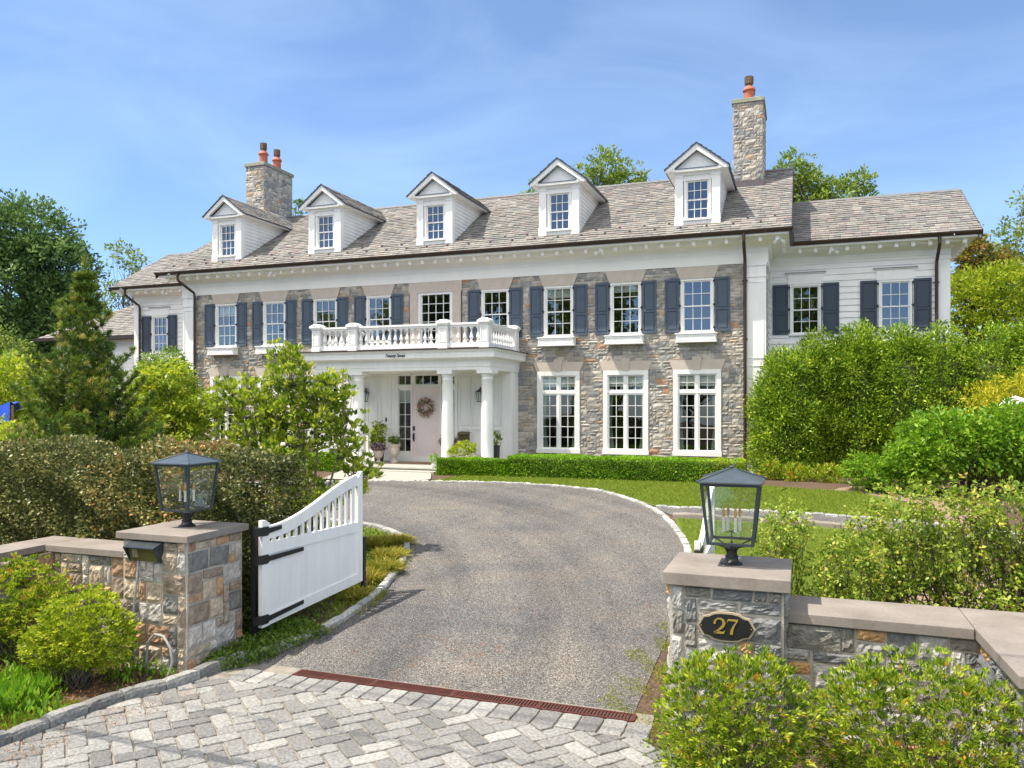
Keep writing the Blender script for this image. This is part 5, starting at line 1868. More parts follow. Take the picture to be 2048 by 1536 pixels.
def gate_lantern(cx, cy, z, label, s=1.0):
    t = empty('gate_lantern', (cx, cy, z), label, 'lantern', 'lanterns on the gate pillars')
    b = MB()
    def sq(h, zz):
        return [(cx - h * s, cy - h * s, z + zz * s), (cx + h * s, cy - h * s, z + zz * s), (cx + h * s, cy + h * s, z + zz * s), (cx - h * s, cy + h * s, z + zz * s)]
    b.lathe([(r * s, z + h * s) for r, h in ((.115, 0), (.11, .012), (.085, .03), (.07, .05), (.062, .075), (.07, .08), (.07, .09), (.055, .095), (.055, .16), (.066, .165), (.066, .18), (.03, .185))], cx, cy, 20)
    b.box(cx - .012 * s, cx + .012 * s, cy - .012 * s, cy + .012 * s, z + .17 * s, z + .24 * s)
    for sx in (-1, 1):
        for sy in (-1, 1):
            b.tube([(cx + sx * .04 * s, cy + sy * .04 * s, z + .13 * s), (cx + sx * .07 * s, cy + sy * .07 * s, z + .19 * s), (cx + sx * .17 * s, cy + sy * .17 * s, z + .232 * s), (cx + sx * .22 * s, cy + sy * .22 * s, z + .238 * s)], .009 * s, n=5)
    build('stem', b, M['black'], t)
    b = MB()
    zb, zt, hb, ht = .24, .84, .235, .295
    # sills of the cage as four bars, butted end to end
    for (h, z0, z1, w) in ((hb, zb - .012, zb + .014, .034), (ht, zt, zt + .03, .036)):
        b.box(cx - h * s, cx + h * s, cy - h * s, cy - (h - w) * s, z + z0 * s, z + z1 * s)
        b.box(cx - h * s, cx + h * s, cy + (h - w) * s, cy + h * s, z + z0 * s, z + z1 * s)
        b.box(cx - h * s, cx - (h - w) * s, cy - (h - w) * s, cy + (h - w) * s, z + z0 * s, z + z1 * s)
        b.box(cx + (h - w) * s, cx + h * s, cy - (h - w) * s, cy + (h - w) * s, z + z0 * s, z + z1 * s)
    w = .030
    for sx in (-1, 1):
        for sy in (-1, 1):
            lo = [(hb, hb), (hb - w, hb), (hb - w, hb - w), (hb, hb - w)]
            hi = [(ht, ht), (ht - w, ht), (ht - w, ht - w), (ht, ht - w)]
            vs = [(cx + sx * a * s, cy + sy * c_ * s, z + zb * s) for a, c_ in lo] + [(cx + sx * a * s, cy + sy * c_ * s, z + zt * s) for a, c_ in hi]
            b.add(vs, [(0, 1, 5, 4), (1, 2, 6, 5), (2, 3, 7, 6), (3, 0, 4, 7)])
    build('frame', b, M['lamp_metal'], t)
    b = MB()
    lo, hi = sq(.325, zt + .03), sq(.015, zt + .165)
    lo2 = sq(.325, zt + .045)
    b.add(lo + lo2 + hi, [(0, 3, 2, 1), (0, 1, 5, 4), (1, 2, 6, 5), (2, 3, 7, 6), (3, 0, 4, 7), (4, 5, 9, 8), (5, 6, 10, 9), (6, 7, 11, 10), (7, 4, 8, 11), (8, 9, 10, 11)])
    for k in range(4):
        a, c_ = Vector(lo2[k]), Vector(hi[k])
        b.tube([a + Vector((0, 0, .003)), c_ + Vector((0, 0, .003))], .010 * s, n=5)
    b.lathe([(.022 * s, z + (zt + .16) * s), (.022 * s, z + (zt + .18) * s), (.03 * s, z + (zt + .185) * s), (.012 * s, z + (zt + .20) * s)], cx, cy, 10)
    b.tube([(cx - .035 * s, cy, z + (zt + .27) * s), (cx - .02 * s, cy, z + (zt + .19) * s), (cx + .02 * s, cy, z + (zt + .19) * s), (cx + .035 * s, cy, z + (zt + .27) * s), (cx - .035 * s, cy, z + (zt + .27) * s)], .0035 * s, n=5)
    build('roof', b, M['lamp_roof'], t)
    b = MB()
    gb, gt_ = hb - .012, ht - .012
    for a, c_ in (((-1, -1), (1, -1)), ((1, -1), (1, 1)), ((1, 1), (-1, 1)), ((-1, 1), (-1, -1))):
        b.face([(cx + a[0] * gb * s, cy + a[1] * gb * s, z + (zb + .012) * s), (cx + c_[0] * gb * s, cy + c_[1] * gb * s, z + (zb + .012) * s),
                (cx + c_[0] * gt_ * s, cy + c_[1] * gt_ * s, z + zt * s), (cx + a[0] * gt_ * s, cy + a[1] * gt_ * s, z + zt * s)])
    build('glass', b, M['glass_clear'], t)
    b = MB()
    b.tube([(cx, cy, z + .22 * s), (cx, cy, z + .36 * s)], .006 * s)
    for k in range(4):
        a = k * math.pi / 2 + .5
        b.tube([(cx, cy, z + .35 * s), (cx + .05 * math.cos(a) * s, cy + .05 * math.sin(a) * s, z + .335 * s), (cx + .09 * math.cos(a) * s, cy + .09 * math.sin(a) * s, z + .355 * s)], .005 * s, n=5)
    build('candle_arm', b, M['lamp_metal'], t)
    c0 = None
    for k in range(4):
        a = k * math.pi / 2 + .5
        px, py = cx + .09 * math.cos(a) * s, cy + .09 * math.sin(a) * s
        if c0 is None:
            q = MB()
            q.lathe([(.02 * s, z + .35 * s), (.02 * s, z + .36 * s), (.015 * s, z + .362 * s), (.015 * s, z + .50 * s)], px, py, 10)
            c0 = build('candle', q, M['candle'], t, origin=(px, py, z + .35 * s))
            q = MB()
            q.lathe([(.010 * s, z + .50 * s), (.016 * s, z + .53 * s), (.016 * s, z + .56 * s), (.004 * s, z + .61 * s)], px, py, 10)
            build('bulb', q, M['bulb'], c0)
        else:
            q = copy_tree(c0, t, Vector((px, py, z + .35 * s)) - W[t])
gate_lantern(-0.665, -15.52, 1.35, 'square glass lantern with four candles on the numbered right pillar', .985)
gate_lantern(-7.35, -15.95, 1.45, 'square glass lantern with four candles on the left pillar above the intercom', .93)

# number plaque
t = empty('number_plaque', (-0.67, -16.12, .72), 'black scalloped plaque with gold number 27 on the grey pillar', 'sign')
def plaque_poly(w, h):
    pts = []
    q = [(w, 0), (w * .93, h * .22), (w * .86, h * .50), (w * .80, h * .66), (w * .70, h * .68), (w * .60, h * .74), (w * .45, h * .92), (w * .2, h)]
    full = q + [(-x, y) for x, y in q[::-1]] + [(-x, -y) for x, y in q[1:]] + [(x, -y) for x, y in q[::-1][:-1]]
    return full
yp = -16.125
m_ = MB()
m_.prism([(-0.67 + x, .855 + z) for x, z in plaque_poly(.275, .142)], yp - .002, yp + .03)
build('rim', m_, M['tanrim'], t)
m_ = MB()
m_.prism([(-0.67 + x, .855 + z) for x, z in plaque_poly(.255, .124)], yp - .008, yp - .001)
build('panel', m_, M['black'], t)
def stroke(mb, pts, ws, y0, y1):
    P = [Vector(p) for p in pts]
    L_s, R_s = [], []
    for i, p in enumerate(P):
        d = (P[min(i + 1, len(P) - 1)] - P[max(0, i - 1)]).normalized()
        n = Vector((-d.y, d.x)) * ws[i] * .5
        L_s.append(p + n)
        R_s.append(p - n)
    for i in range(len(P) - 1):
        mb.prism([tuple(L_s[i]), tuple(L_s[i + 1]), tuple(R_s[i + 1]), tuple(R_s[i])], y0, y1)
def digits(mb, ox, oz, s, y0, y1):
    two = [(-.30, .62), (-.28, .80), (-.12, .95), (.08, .97), (.24, .86), (.29, .68), (.22, .50), (.05, .32), (-.14, .16), (-.27, .03)]
    tw = [.16, .10, .07, .10, .15, .19, .17, .12, .09, .08]
    stroke(mb, [(ox + x * s, oz + z * s) for x, z in two], [w * s for w in tw], y0, y1)
    stroke(mb, [(ox - .33 * s, oz + .06 * s), (ox + .10 * s, oz + .07 * s), (ox + .24 * s, oz + .05 * s), (ox + .34 * s, oz + .20 * s)], [.13 * s, .15 * s, .12 * s, .04 * s], y0, y1)
    mb.prism([(ox + (-.30 + .08 * math.cos(a)) * s, oz + (.68 + .08 * math.sin(a)) * s) for a in [k * math.pi / 5 for k in range(10)]], y0 - .0005, y1)
    o2 = ox + .82 * s
    stroke(mb, [(o2 - .33 * s, oz + .78 * s), (o2 - .29 * s, oz + .92 * s), (o2 + .33 * s, oz + .92 * s)], [.05 * s, .10 * s, .13 * s], y0, y1)
    stroke(mb, [(o2 + .31 * s, oz + .93 * s), (o2 + .10 * s, oz + .60 * s), (o2 - .03 * s, oz + .30 * s), (o2 - .08 * s, oz)], [.07 * s, .10 * s, .16 * s, .19 * s], y0 - .0006, y1)
m_ = MB()
digits(m_, -.67 - .062, .79, .150, yp - .015, yp - .006)
build('digits', m_, M['gold'], t)
for sx in (-1, 1):
    m_ = MB()
    m_.lathe([(.006, 0), (.004, .004)], 0, 0, 8)
    m_.v = [(-.67 + sx * .235 + a, yp - .008 - c, .855 + b) for a, b, c in m_.v]
    build('screw', m_, M['gold'], t)

# intercom on the left pillar
t = empty('intercom', (-7.4, -16.53, 1.1), 'black hooded intercom box on the street face of the left pillar', 'intercom')
yI = -16.53
m_ = MB()
m_.box(-7.63, -7.19, yI - .05, yI, 1.12, 1.33)
m_.add([(-7.64, yI - .16, 1.30), (-7.18, yI - .16, 1.30), (-7.18, yI, 1.355), (-7.64, yI, 1.355), (-7.64, yI - .16, 1.288), (-7.18, yI - .16, 1.288), (-7.18, yI, 1.33), (-7.64, yI, 1.33)],
       [(0, 1, 2, 3), (4, 7, 6, 5), (0, 4, 5, 1), (1, 5, 6, 2), (2, 6, 7, 3), (3, 7, 4, 0)])
for xx in (-7.64, -7.19):
    m_.add([(xx, yI - .16, 1.29), (xx + .012, yI - .16, 1.29), (xx + .012, yI - .055, 1.11), (xx, yI - .055, 1.11), (xx, yI, 1.33), (xx + .012, yI, 1.33), (xx + .012, yI, 1.11), (xx, yI, 1.11)],
           [(0, 1, 2, 3), (0, 4, 5, 1), (0, 3, 7, 4), (1, 5, 6, 2)])
build('hood', m_, M['lamp_metal'], t)
m_ = MB()
m_.add([(-7.62, yI - .06, 1.125), (-7.2, yI - .06, 1.125), (-7.2, yI - .10, 1.285), (-7.62, yI - .10, 1.285)], [(0, 1, 2, 3)])
build('face_plate', m_, M['screen'], t)
m_ = MB()
for i in range(3):
    for j in range(4):
        x, z = -7.57 + i * .028, 1.17 + j * .026
        yy = yI - .06 - (z - 1.125) * .25 - .004
        m_.box(x, x + .02, yy, yy + .003, z, z + .016)
build('keypad', m_, M['tanrim'], t)
m_ = MB()
m_.tube([(-7.52, -16.57, 1.12), (-7.53, -16.58, .9), (-7.56, -16.6, .55), (-7.57, -16.6, -.2)], .014, n=8)
tag(build('cable_conduit', m_, M['pvc'], None, smooth=True), 'thin grey conduit running down the left pillar from the intercom', 'conduit')
m_ = MB()
m_.tube([(-7.24 + .0, -16.72, -.22), (-7.25, -16.72, .02), (-7.22, -16.72, .20), (-7.12, -16.72, .31), (-6.98, -16.73, .30), (-6.87, -16.74, .18), (-6.83, -16.75, .03), (-6.86, -16.76, -.1), (-6.93, -16.78, -.22)], .016, n=8)
tag(build('pipe_loop', m_, M['pvc'], None, smooth=True), 'looped grey pipe rising from the soil at the foot of the left pillar', 'pipe')

def gate_leaf(hx, hy, ex, ey, zb0, zb1, zoff, label):
    t = empty('white_gate_leaf', (hx, hy, zb0), label, 'gate', 'leaves of the drive gate')
    d = Vector((ex - hx, ey - hy))
    Lg = d.length
    d.normalize()
    n = Vector((d.y, -d.x))          # outward, to the drive on the left leaf
    ts = .065
    def pt(s, z, o):
        return (hx + d.x * s + n.x * o, hy + d.y * s + n.y * o, z + zoff)
    def plank(mb, poly, o0, o1):
        k = len(poly)
        vs = [pt(s, z, o1) for s, z in poly] + [pt(s, z, o0) for s, z in poly]
        mb.add(vs, [tuple(range(k)), tuple(range(2 * k - 1, k - 1, -1))] + [(i, k + i, k + (i + 1) % k, (i + 1) % k) for i in range(k)])
    top = lambda f: 1.42 + (1.95 - 1.42) * (lambda q: q * q * (3 - 2 * q))(min(1, max(0, (f - .06) / .97))) - .02 * math.sin(math.pi * f)
    zb = lambda f: zb0 + (zb1 - zb0) * f
    f = MB()
    plank(f, [(0, zb(0)), (.14, zb(.06)), (.14, 1.46), (.11, 1.47), (.07, 1.50), (0, 1.50)], 0, ts)
    plank(f, [(Lg - .12, zb(.94)), (Lg, zb(1)), (Lg, 1.98), (Lg - .05, 1.97), (Lg - .10, 1.90), (Lg - .12, 1.885)], 0, ts)
    plank(f, [(.14, zb(.07)), (Lg - .12, zb(.94)), (Lg - .12, zb(.94) + .14), (.14, zb(.07) + .14)], .004, ts - .004)
    plank(f, [(.14, 1.05), (Lg - .12, 1.06), (Lg - .12, 1.21), (.14, 1.20)], .004, ts - .004)
    N = 22
    for k in range(N):
        a, b = .14 + (Lg - .26) * k / N, .14 + (Lg - .26) * (k + 1) / N
        ta, tb = top(a / Lg), top(b / Lg)
        h = .165
        plank(f, [(a, ta - h), (b, tb - h), (b, tb), (a, ta)], .004, ts - .004)
    build('frame', f, M['white'], t)
    f = MB()
    nb = 18
    for k in range(nb):
        a, b = .14 + (Lg - .26) * k / nb, .14 + (Lg - .26) * (k + 1) / nb
        plank(f, [(a + .0006, zb(a / Lg) + .135), (b - .0006, zb(b / Lg) + .135), (b - .0006, 1.055), (a + .0006, 1.055)], .02, ts - .022)
    build('boarded_panel', f, M['white'], t)
    npk = 13
    for k in range(npk):
        s = .14 + (Lg - .26) * (k + .75) / (npk + .5)
        f = MB()
        plank(f, [(s - .024, 1.19), (s + .024, 1.19), (s + .024, top((s + .024) / Lg) - .15), (s - .024, top((s - .024) / Lg) - .15)], .014, ts - .014)
        build('picket', f, M['white'], t)
    for zz, sl, L in ((1.355, .02, .36), (.99, .01, .80), (None, 0, .80)):
        f = MB()
        z = zz if zz else zb(0) + .10
        e = z + (.02 if zz else (zb1 - zb0) * .37)
        for o0, o1 in ((ts, ts + .008),):
            plank(f, [(-.01, z - .058), (.10, z - .058), (.13, z - .032), (L, e - .026), (L, e + .026), (.13, z + .036), (.10, z + .062), (-.01, z + .062)], o0, o1)
        plank(f, [(-.10, z - .05), (-.01, z - .05), (-.01, z + .06), (-.10, z + .06)], .01, ts + .008)
        for q in (.05, .3, .55):
            s1 = .03 + q * (L - .06)
            z1 = z + (e - z) * q
            plank(f, [(s1 - .008, z1 - .012), (s1 + .008, z1 - .012), (s1 + .012, z1), (s1 + .008, z1 + .012), (s1 - .008, z1 + .012), (s1 - .012, z1)], ts + .008, ts + .014)
        build('strap_hinge', f, M['black'], t)
    return t
gate_leaf(-6.60, -15.50, -6.40, -13.34, .11, .29, 0.0, 'open white gate leaf with pickets and black strap hinges left of the drive')
gate_leaf(-1.12, -14.93, -1.17, -12.78, .11, .29, -0.04, 'open white gate leaf seen end on behind the numbered pillar lantern')
m_ = MB()
m_.box(-6.775, -6.70, -15.44, -15.36, -.2, 1.40)
tag(build('hinge_post', m_, M['black'], None, bevel=.006), 'black post behind the left pillar carrying the open gate leaf', 'post')
m_ = MB()
m_.box(-1.06, -.96, -14.92, -14.82, -.1, 1.30)
tag(build('hinge_post', m_, M['black'], None, bevel=.006), 'black post hidden behind the numbered pillar carrying the far gate leaf', 'post')
m_ = MB()
m_.box(-6.41, -6.35, -13.28, -13.22, 0, .92)
m_.box(-6.42, -6.34, -13.29, -13.21, .92, .95)
tag(build('gate_stop_post', m_, M['black'], None), 'slim black post at the free end of the left gate leaf', 'post')

# ================================================================== PLANTING
def hedge_box(name, x0, x1, y0, y1, z0, z1, n, size, lm, label, seed, jit=.05, aspect=.6, group=None, cat='hedge', tshift=0.0, round_=0.0, patch=None, core=True, corem='inner', inset=.14, ncol=3, amp=.06):
    """a clipped hedge: leaves crowd a lumpy box, over a twiggy core"""
    t = empty(name, ((x0 + x1) / 2, (y0 + y1) / 2, z0), label, cat, group)
    rg = np.random.default_rng(seed)
    A = np.array([(x1 - x0) * (y1 - y0), (x1 - x0) * (z1 - z0), (x1 - x0) * (z1 - z0) * .5, (y1 - y0) * (z1 - z0), (y1 - y0) * (z1 - z0)])
    f = rg.choice(5, n, p=A / A.sum())
    u = rg.random((n, 3))
    P = np.stack([x0 + (x1 - x0) * u[:, 0], y0 + (y1 - y0) * u[:, 1], z0 + (z1 - z0) * u[:, 2]], 1)
    dep = np.abs(rg.normal(0, jit, n)) - jit * .35
    N = np.zeros((n, 3))
    for k, (ax, val, s) in enumerate(((2, z1, 1), (1, y0, -1), (1, y1, 1), (0, x0, -1), (0, x1, 1))):
        m_ = f == k
        P[m_, ax] = val - s * dep[m_]
        N[m_, ax] = s
    # lumps
    q = P * np.array([1.9, 1.9, 2.3])
    lump = np.sin(q[:, 0] * 2.1 + seed) * np.cos(q[:, 1] * 2.7 + 1) + np.sin(q[:, 2] * 3.1 + q[:, 0] * 1.3) + .6 * np.sin(q[:, 0] * 5.3 + q[:, 2] * 4.1)
    P += N * (lump * amp * .6)[:, None]
    if round_:
        top = np.clip((P[:, 2] - (z1 - round_)) / round_, 0, 1)
        cy = (y0 + y1) / 2
        P[:, 1] = cy + (P[:, 1] - cy) * (1 - .25 * top ** 2)
    D = N * .7 + rg.normal(size=(n, 3)) * .6
    D[:, 2] += .35
    T = .42 + tshift + rg.normal(0, .2, n) + lump * .07
    if patch:
        for px, pw_, dt in patch:
            T += dt * np.exp(-((P[:, 0] - px) / pw_) ** 2) * (rg.random(n) < .55)
    leaf_mesh('foliage', P, D, size * (.7 + .6 * rg.random(n)), aspect, T, L_[lm], t, seed=seed)
    if core:
        b = MB()
        b.box(x0 + inset, x1 - inset, y0 + inset, y1 - inset, z0, z1 - inset)
        build('woody_core', b, M[corem], t)
    return t

hedge_box('boxwood_hedge', -7.62, -1.38, -3.50, -2.35, .95, 1.57, 42000, .045, 'box', 'long clipped boxwood hedge under the three right ground floor windows', 51, group='clipped boxwood hedges', patch=[(-1.8, .8, .5)], jit=.025, amp=.02, inset=.07, corem='inner')
hedge_box('boxwood_hedge', -9.76, -7.66, -3.52, -3.14, .95, 1.47, 15000, .045, 'box', 'short low boxwood hedge in front of the two right porch columns', 52, group='clipped boxwood hedges', jit=.02, amp=.02, inset=.06)
hedge_box('boxwood_hedge', -14.1, -13.05, -3.55, -3.14, .95, 1.50, 8000, .045, 'box', 'short boxwood hedge left of the front path behind the magnolia', 53, group='clipped boxwood hedges', tshift=.05, jit=.02, amp=.02, inset=.06)
hedge_box('boxwood_hedge', -21.0, -14.9, -3.4, -2.4, .95, 1.60, 24000, .055, 'green', 'bright green clipped hedge under the left ground floor windows', 54, group='clipped boxwood hedges', jit=.03, amp=.02, inset=.07)

hedge_box('holly_hedge', -15.5, -6.98, -15.30, -13.9, -.1, 2.27, 120000, .050, 'holly', 'tall brownish clipped holly hedge behind the left stone wall and lantern', 55, jit=.16, amp=.17, round_=.5,
          patch=[(-8.3, .5, .45), (-9.4, .3, .35), (-12.5, .5, .3)], aspect=.7, inset=.42)
surface('lawn', [(-18, -9.6), (-13, -8.6), (-11, -8.4), (-8.9, -9.3), (-8.0, -9.75), (-7.35, -10.3), (-6.95, -11.0), (-6.6, -11.9), (-6.35, -13.0), (-7.0, -13.7), (-18, -13.7)], 0.02, M['lawn'])

def shrub(name, cx, cy, z0, lobes, ncl, clr, nleaf, size, lm, label, cat, seed, stems=40, r0=.02, group=None, bark='bark', fork=.03, tipr=.004, mid_r=.008, **kw):
    t = empty(name, (cx, cy, z0), label, cat, group)
    cp = crown('foliage', lobes, ncl, clr, nleaf, size, L_[lm], t, seed=seed, **kw)
    rg = random.Random(seed)
    tips = [tuple(cp[rg.randrange(len(cp))]) for _ in range(stems)]
    mb = MB()
    for tp in tips:
        a = rg.uniform(0, 6.28)
        b0_ = Vector((cx + math.cos(a) * r0 * 2.5, cy + math.sin(a) * r0 * 2.5, z0 - .03))
        tpv = Vector(tp)
        c1 = b0_.lerp(tpv, .35) + Vector((0, 0, .10 * (tpv - b0_).length)) + Vector((rg.uniform(-1, 1), rg.uniform(-1, 1), 0)) * .05 * (tpv - b0_).length
        c2 = b0_.lerp(tpv, .7) + Vector((rg.uniform(-1, 1), rg.uniform(-1, 1), rg.uniform(0, 1))) * .05 * (tpv - b0_).length
        mb.tube([b0_, c1, c2, tpv], [mid_r, mid_r * .8, mid_r * .6, tipr], n=4)
    build('stems', mb, M[bark], t, smooth=True, fix=False)
    return t

# azaleas at the street
AZ = dict(tshift=-.07, shell=.62, noise=.045, aspect=.33, up=.55, out=.9, rand=.75, flat=.4, droop=.05, stems=120, r0=.05, bark='bark_grey', mid_r=.006, tipr=.003)
shrub('azalea_bush', -.50, -17.30, -.2, [(-.50, -17.3, .42, .62, .48, .58), (-.76, -17.25, .40, .40, .4, .46), (-.30, -17.25, .50, .42, .4, .46), (-.50, -17.4, .12, .55, .4, .34)], 1500, .032, 12, .050, 'azalea',
      'yellow green azalea bush in front of the numbered pillar', 'bush', 61, group='azaleas at the entrance', **AZ)
shrub('azalea_bush', .95, -17.1, -.2, [(.88, -17.05, .40, .74, .5, .66), (.50, -17.05, .40, .42, .4, .50), (1.30, -17.1, .42, .44, .4, .52), (.95, -17.2, .10, .62, .4, .34)], 1750, .032, 12, .050, 'azalea',
      'yellow green azalea bush in front of the right low wall', 'bush', 62, group='azaleas at the entrance', **AZ)
AZ2 = dict(AZ)
AZ2.update(aspect=.5, stems=60, tshift=0.0)
shrub('azalea_bush', -7.72, -17.28, -.2, [(-7.70, -17.2, .46, .52, .45, .46), (-7.95, -17.25, .26, .42, .42, .32), (-7.42, -17.2, .36, .34, .4, .36)], 1350, .035, 13, .042, 'azalea_l',
      'round light green bush right against the foot of the intercom pillar', 'bush', 63, group='azaleas at the entrance', **AZ2)
shrub('azalea_bush', -9.05, -16.8, -.2, [(-9.20, -16.75, .55, .62, .5, .54), (-8.85, -16.8, .36, .5, .45, .40), (-9.6, -16.8, .4, .5, .45, .5)], 1250, .035, 13, .045, 'azalea',
      'olive green bush at the left edge below the stone wall', 'bush', 64, group='azaleas at the entrance', **AZ2)

# loose hedge behind the right wall
LO = dict(shell=.35, noise=.15, aspect=.6, up=.3, out=.4, rand=1.0, flat=1.0, stems=60, r0=.05, bark='bark', mid_r=.009, tipr=.003)
specs = [(-.17, -14.1, 1.92, .34, 'thin yellow leaved shrub just right of the gate lantern'),
         (.50, -14.2, 1.62, .42, 'low loose shrub behind the coping next to the numbered pillar'),
         (1.05, -13.9, 2.12, .50, 'leggy shrub behind the wall with dark stems over the lawn'),
         (1.65, -13.9, 2.18, .50, 'open yellow green shrub behind the middle of the right wall'),
         (2.20, -13.8, 2.20, .50, 'leggy yellow green shrub above the bend of the right coping'),
         (2.80, -13.7, 2.22, .55, 'yellow green shrub at the right edge beside the white post')]
for i, (x, y, zt, r, lb) in enumerate(specs):
    g = gz(y)
    shrub('loose_hedge_shrub', x, y, g, [(x, y, zt - .42, r, .40, .42), (x - .1, y, zt - .9, r * .95, .38, .42), (x + .12, y - .1, zt - 1.35, r * .9, .36, .36)], int(560 * r / .5), .055, 9, .052, 'loose',
          lb, 'shrub', 70 + i, group='loose shrubs behind the right wall', **LO)

shrub('bright_green_shrub', 3.5, -3.7, 1.0, [(3.2, -3.7, 2.1, 1.15, .9, .75), (4.4, -3.7, 2.25, 1.2, .9, .75), (2.5, -3.9, 1.7, .7, .6, .6), (5.2, -3.6, 2.0, 1.0, .9, .9)], 1500, .16, 12, .12, 'green',
      'large bright green shrub before the arborvitae at the right', 'shrub', 80, stems=30, mid_r=.02, shell=.6)
shrub('small_green_shrub', 1.5, -3.75, 1.0, [(1.45, -3.75, 1.45, .55, .45, .38), (1.9, -3.9, 1.3, .4, .4, .3)], 260, .1, 12, .085, 'green',
      'small bluish green shrub at the foot of the arborvitae', 'shrub', 81, stems=14)
shrub('golden_cypress', 4.9, -1.7, 1.0, [(4.6, -1.7, 2.6, 1.0, .8, 1.0), (5.4, -1.6, 2.9, 1.2, .9, .9), (4.9, -1.7, 2.0, 1.2, .9, .8)], 1100, .12, 14, .11, 'goldc',
      'golden yellow cypress in front of the arborvitae row at the right edge', 'shrub', 82, stems=16, mid_r=.02, aspect=.25, shell=.75)
for i, (x, y, r, lb) in enumerate(((-.75, -1.75, .30, 'small yellowing plant at the left foot of the arborvitae'), (-.05, -1.85, .42, 'low spiky yellow plant before the second arborvitae'), (.7, -2.0, .38, 'low green and rust plant before the third arborvitae'))):
    shrub('low_border_plant', x, y, 1.0, [(x, y, 1.2, r, r * .8, .26)], 110, .08, 10, .10, 'azalea', lb, 'plant', 85 + i, stems=20, mid_r=.006, aspect=.3, up=.9)

# arborvitae screen
def arborvitae(x, y, h, r, label, seed, base=1.0, group='arborvitae in a row before the house'):
    t = empty('arborvitae', (x, y, base), label, 'tree', group)
    lb = []
    n = 7
    for k in range(n):
        f = k / (n - 1)
        rr_ = r * (1.0 - .10 * f - .62 * f ** 5)
        rr_ = max(rr_, r * .5)
        lb.append((x + .06 * math.sin(k * 2 + seed), y + .06 * math.cos(k * 3 + seed), base + .3 + (h - .75) * f, rr_, rr_, h / n * .95))
    rq = random.Random(seed)
    for k in range(22):
        f = rq.uniform(.02, .95)
        a = rq.uniform(0, 6.283)
        q = r * (1.0 - .10 * f - .62 * f ** 5) * .72
        e = r * rq.uniform(.24, .40)
        lb.append((x + q * math.cos(a), y + q * math.sin(a), base + .3 + (h - .75) * f + rq.uniform(0, .15), e, e, e * 1.25))
    rg = np.random.default_rng(seed)
    crown('foliage', lb, int(3000 * r * h / 4), .17, 17, .105, L_['thuja'], t, seed=seed, shell=.78, noise=.085, aspect=.36, up=.6, out=.65, rand=.9, flat=1.1)
    c = MB()
    c.lathe([(.07, base - .1), (.06, base + h * .6), (.02, base + h - .2)], x, y, 8)
    build('trunk', c, M['bark'], t)
    c = MB()
    c.lathe([(r * .3, base + .25), (r * .64, base + .5), (r * .68, base + h * .5), (r * .6, base + h * .74), (r * .15, base + h - .6)], x, y, 10)
    build('inner_growth', c, M['inner'], t)
arb = [(-.45, -.55, 3.55, .95, 'leftmost arborvitae, hiding the foot of the white corner pilaster'),
       (.45, .35, 4.0, .95, 'second arborvitae from the left, below the first wing window'),
       (1.55, .55, 4.15, 1.0, 'third arborvitae from the left, below the clapboards between the wing windows'),
       (2.65, .45, 4.1, 1.0, 'fourth arborvitae, below the second wing window'),
       (3.75, .55, 4.1, 1.0, 'fifth arborvitae, below the right downspout of the wing'),
       (4.90, .40, 4.05, 1.05, 'sixth arborvitae, just right of the wing corner'),
       (6.1, .2, 4.25, 1.15, 'rightmost arborvitae at the edge of the picture')]
for i, (x, y, h, r, lb) in enumerate(arb):
    arborvitae(x, y, h, r, lb, 90 + i)
arborvitae(-19.35, -3.4, 3.75, .75, 'dark arborvitae beside the left white pilaster behind the bright tree', 99, group='arborvitae by the left wing')
arborvitae(-20.7, -3.0, 3.6, .7, 'dark arborvitae below the left wing window behind the bright tree', 98, group='arborvitae by the left wing')

# trees ---------------------------------------------------------------------------
def tree(name, base, lobes, ncl, clr, nleaf, size, lm, label, seed, r0=.25, ntips=30, group=None, bark='bark', fork=.45, **kw):
    t = empty(name, base, label, 'tree', group)
    cp = crown('crown', lobes, ncl, clr, nleaf, size, L_[lm], t, seed=seed, **kw)
    rg = random.Random(seed)
    tips = [tuple(cp[rg.randrange(len(cp))] * .85 + np.array([base[0], base[1], cp[:, 2].mean()]) * .15) for _ in range(ntips)]
    limbs(base, tips, r0, seed, bark, t, fork=fork)
    return t

# magnolia on the island behind the gate
mg = empty('magnolia_tree', (-8.35, -11.75, .2), 'small multi stemmed magnolia with upright light green leaf clusters behind the open gate', 'tree')
mlobes = [(-8.0, -11.5, 3.25, .34, .35, .42), (-8.85, -11.8, 3.55, .42, .42, .62), (-9.45, -12.0, 2.90, .46, .45, .62), (-8.3, -11.6, 2.95, .44, .45, .62), (-7.85, -11.4, 2.35, .38, .4, .50), (-8.9, -11.8, 2.1, .75, .6, .62),
          (-9.95, -12.15, 3.05, .28, .28, .45), (-7.62, -11.3, 1.7, .34, .35, .40), (-9.0, -11.8, 2.85, .6, .5, .5), (-8.4, -11.8, 1.3, .8, .6, .4), (-9.7, -12.0, 2.2, .4, .4, .4)]
mcp = crown('crown', mlobes, 1150, .070, 12, .110, L_['magnolia'], mg, seed=7, shell=.25, noise=.12, aspect=.42, up=.85, out=.55, rand=.8, flat=.5, droop=.06)
mb = MB()
rg_ = random.Random(12)
stemtops = [(-8.85, -11.8, 3.9), (-9.5, -12.0, 3.3), (-8.25, -11.6, 3.4), (-7.8, -11.4, 2.7), (-8.95, -11.8, 3.1), (-9.95, -12.15, 3.35), (-8.55, -11.7, 3.1), (-7.6, -11.3, 1.9)]
stems_pts = []
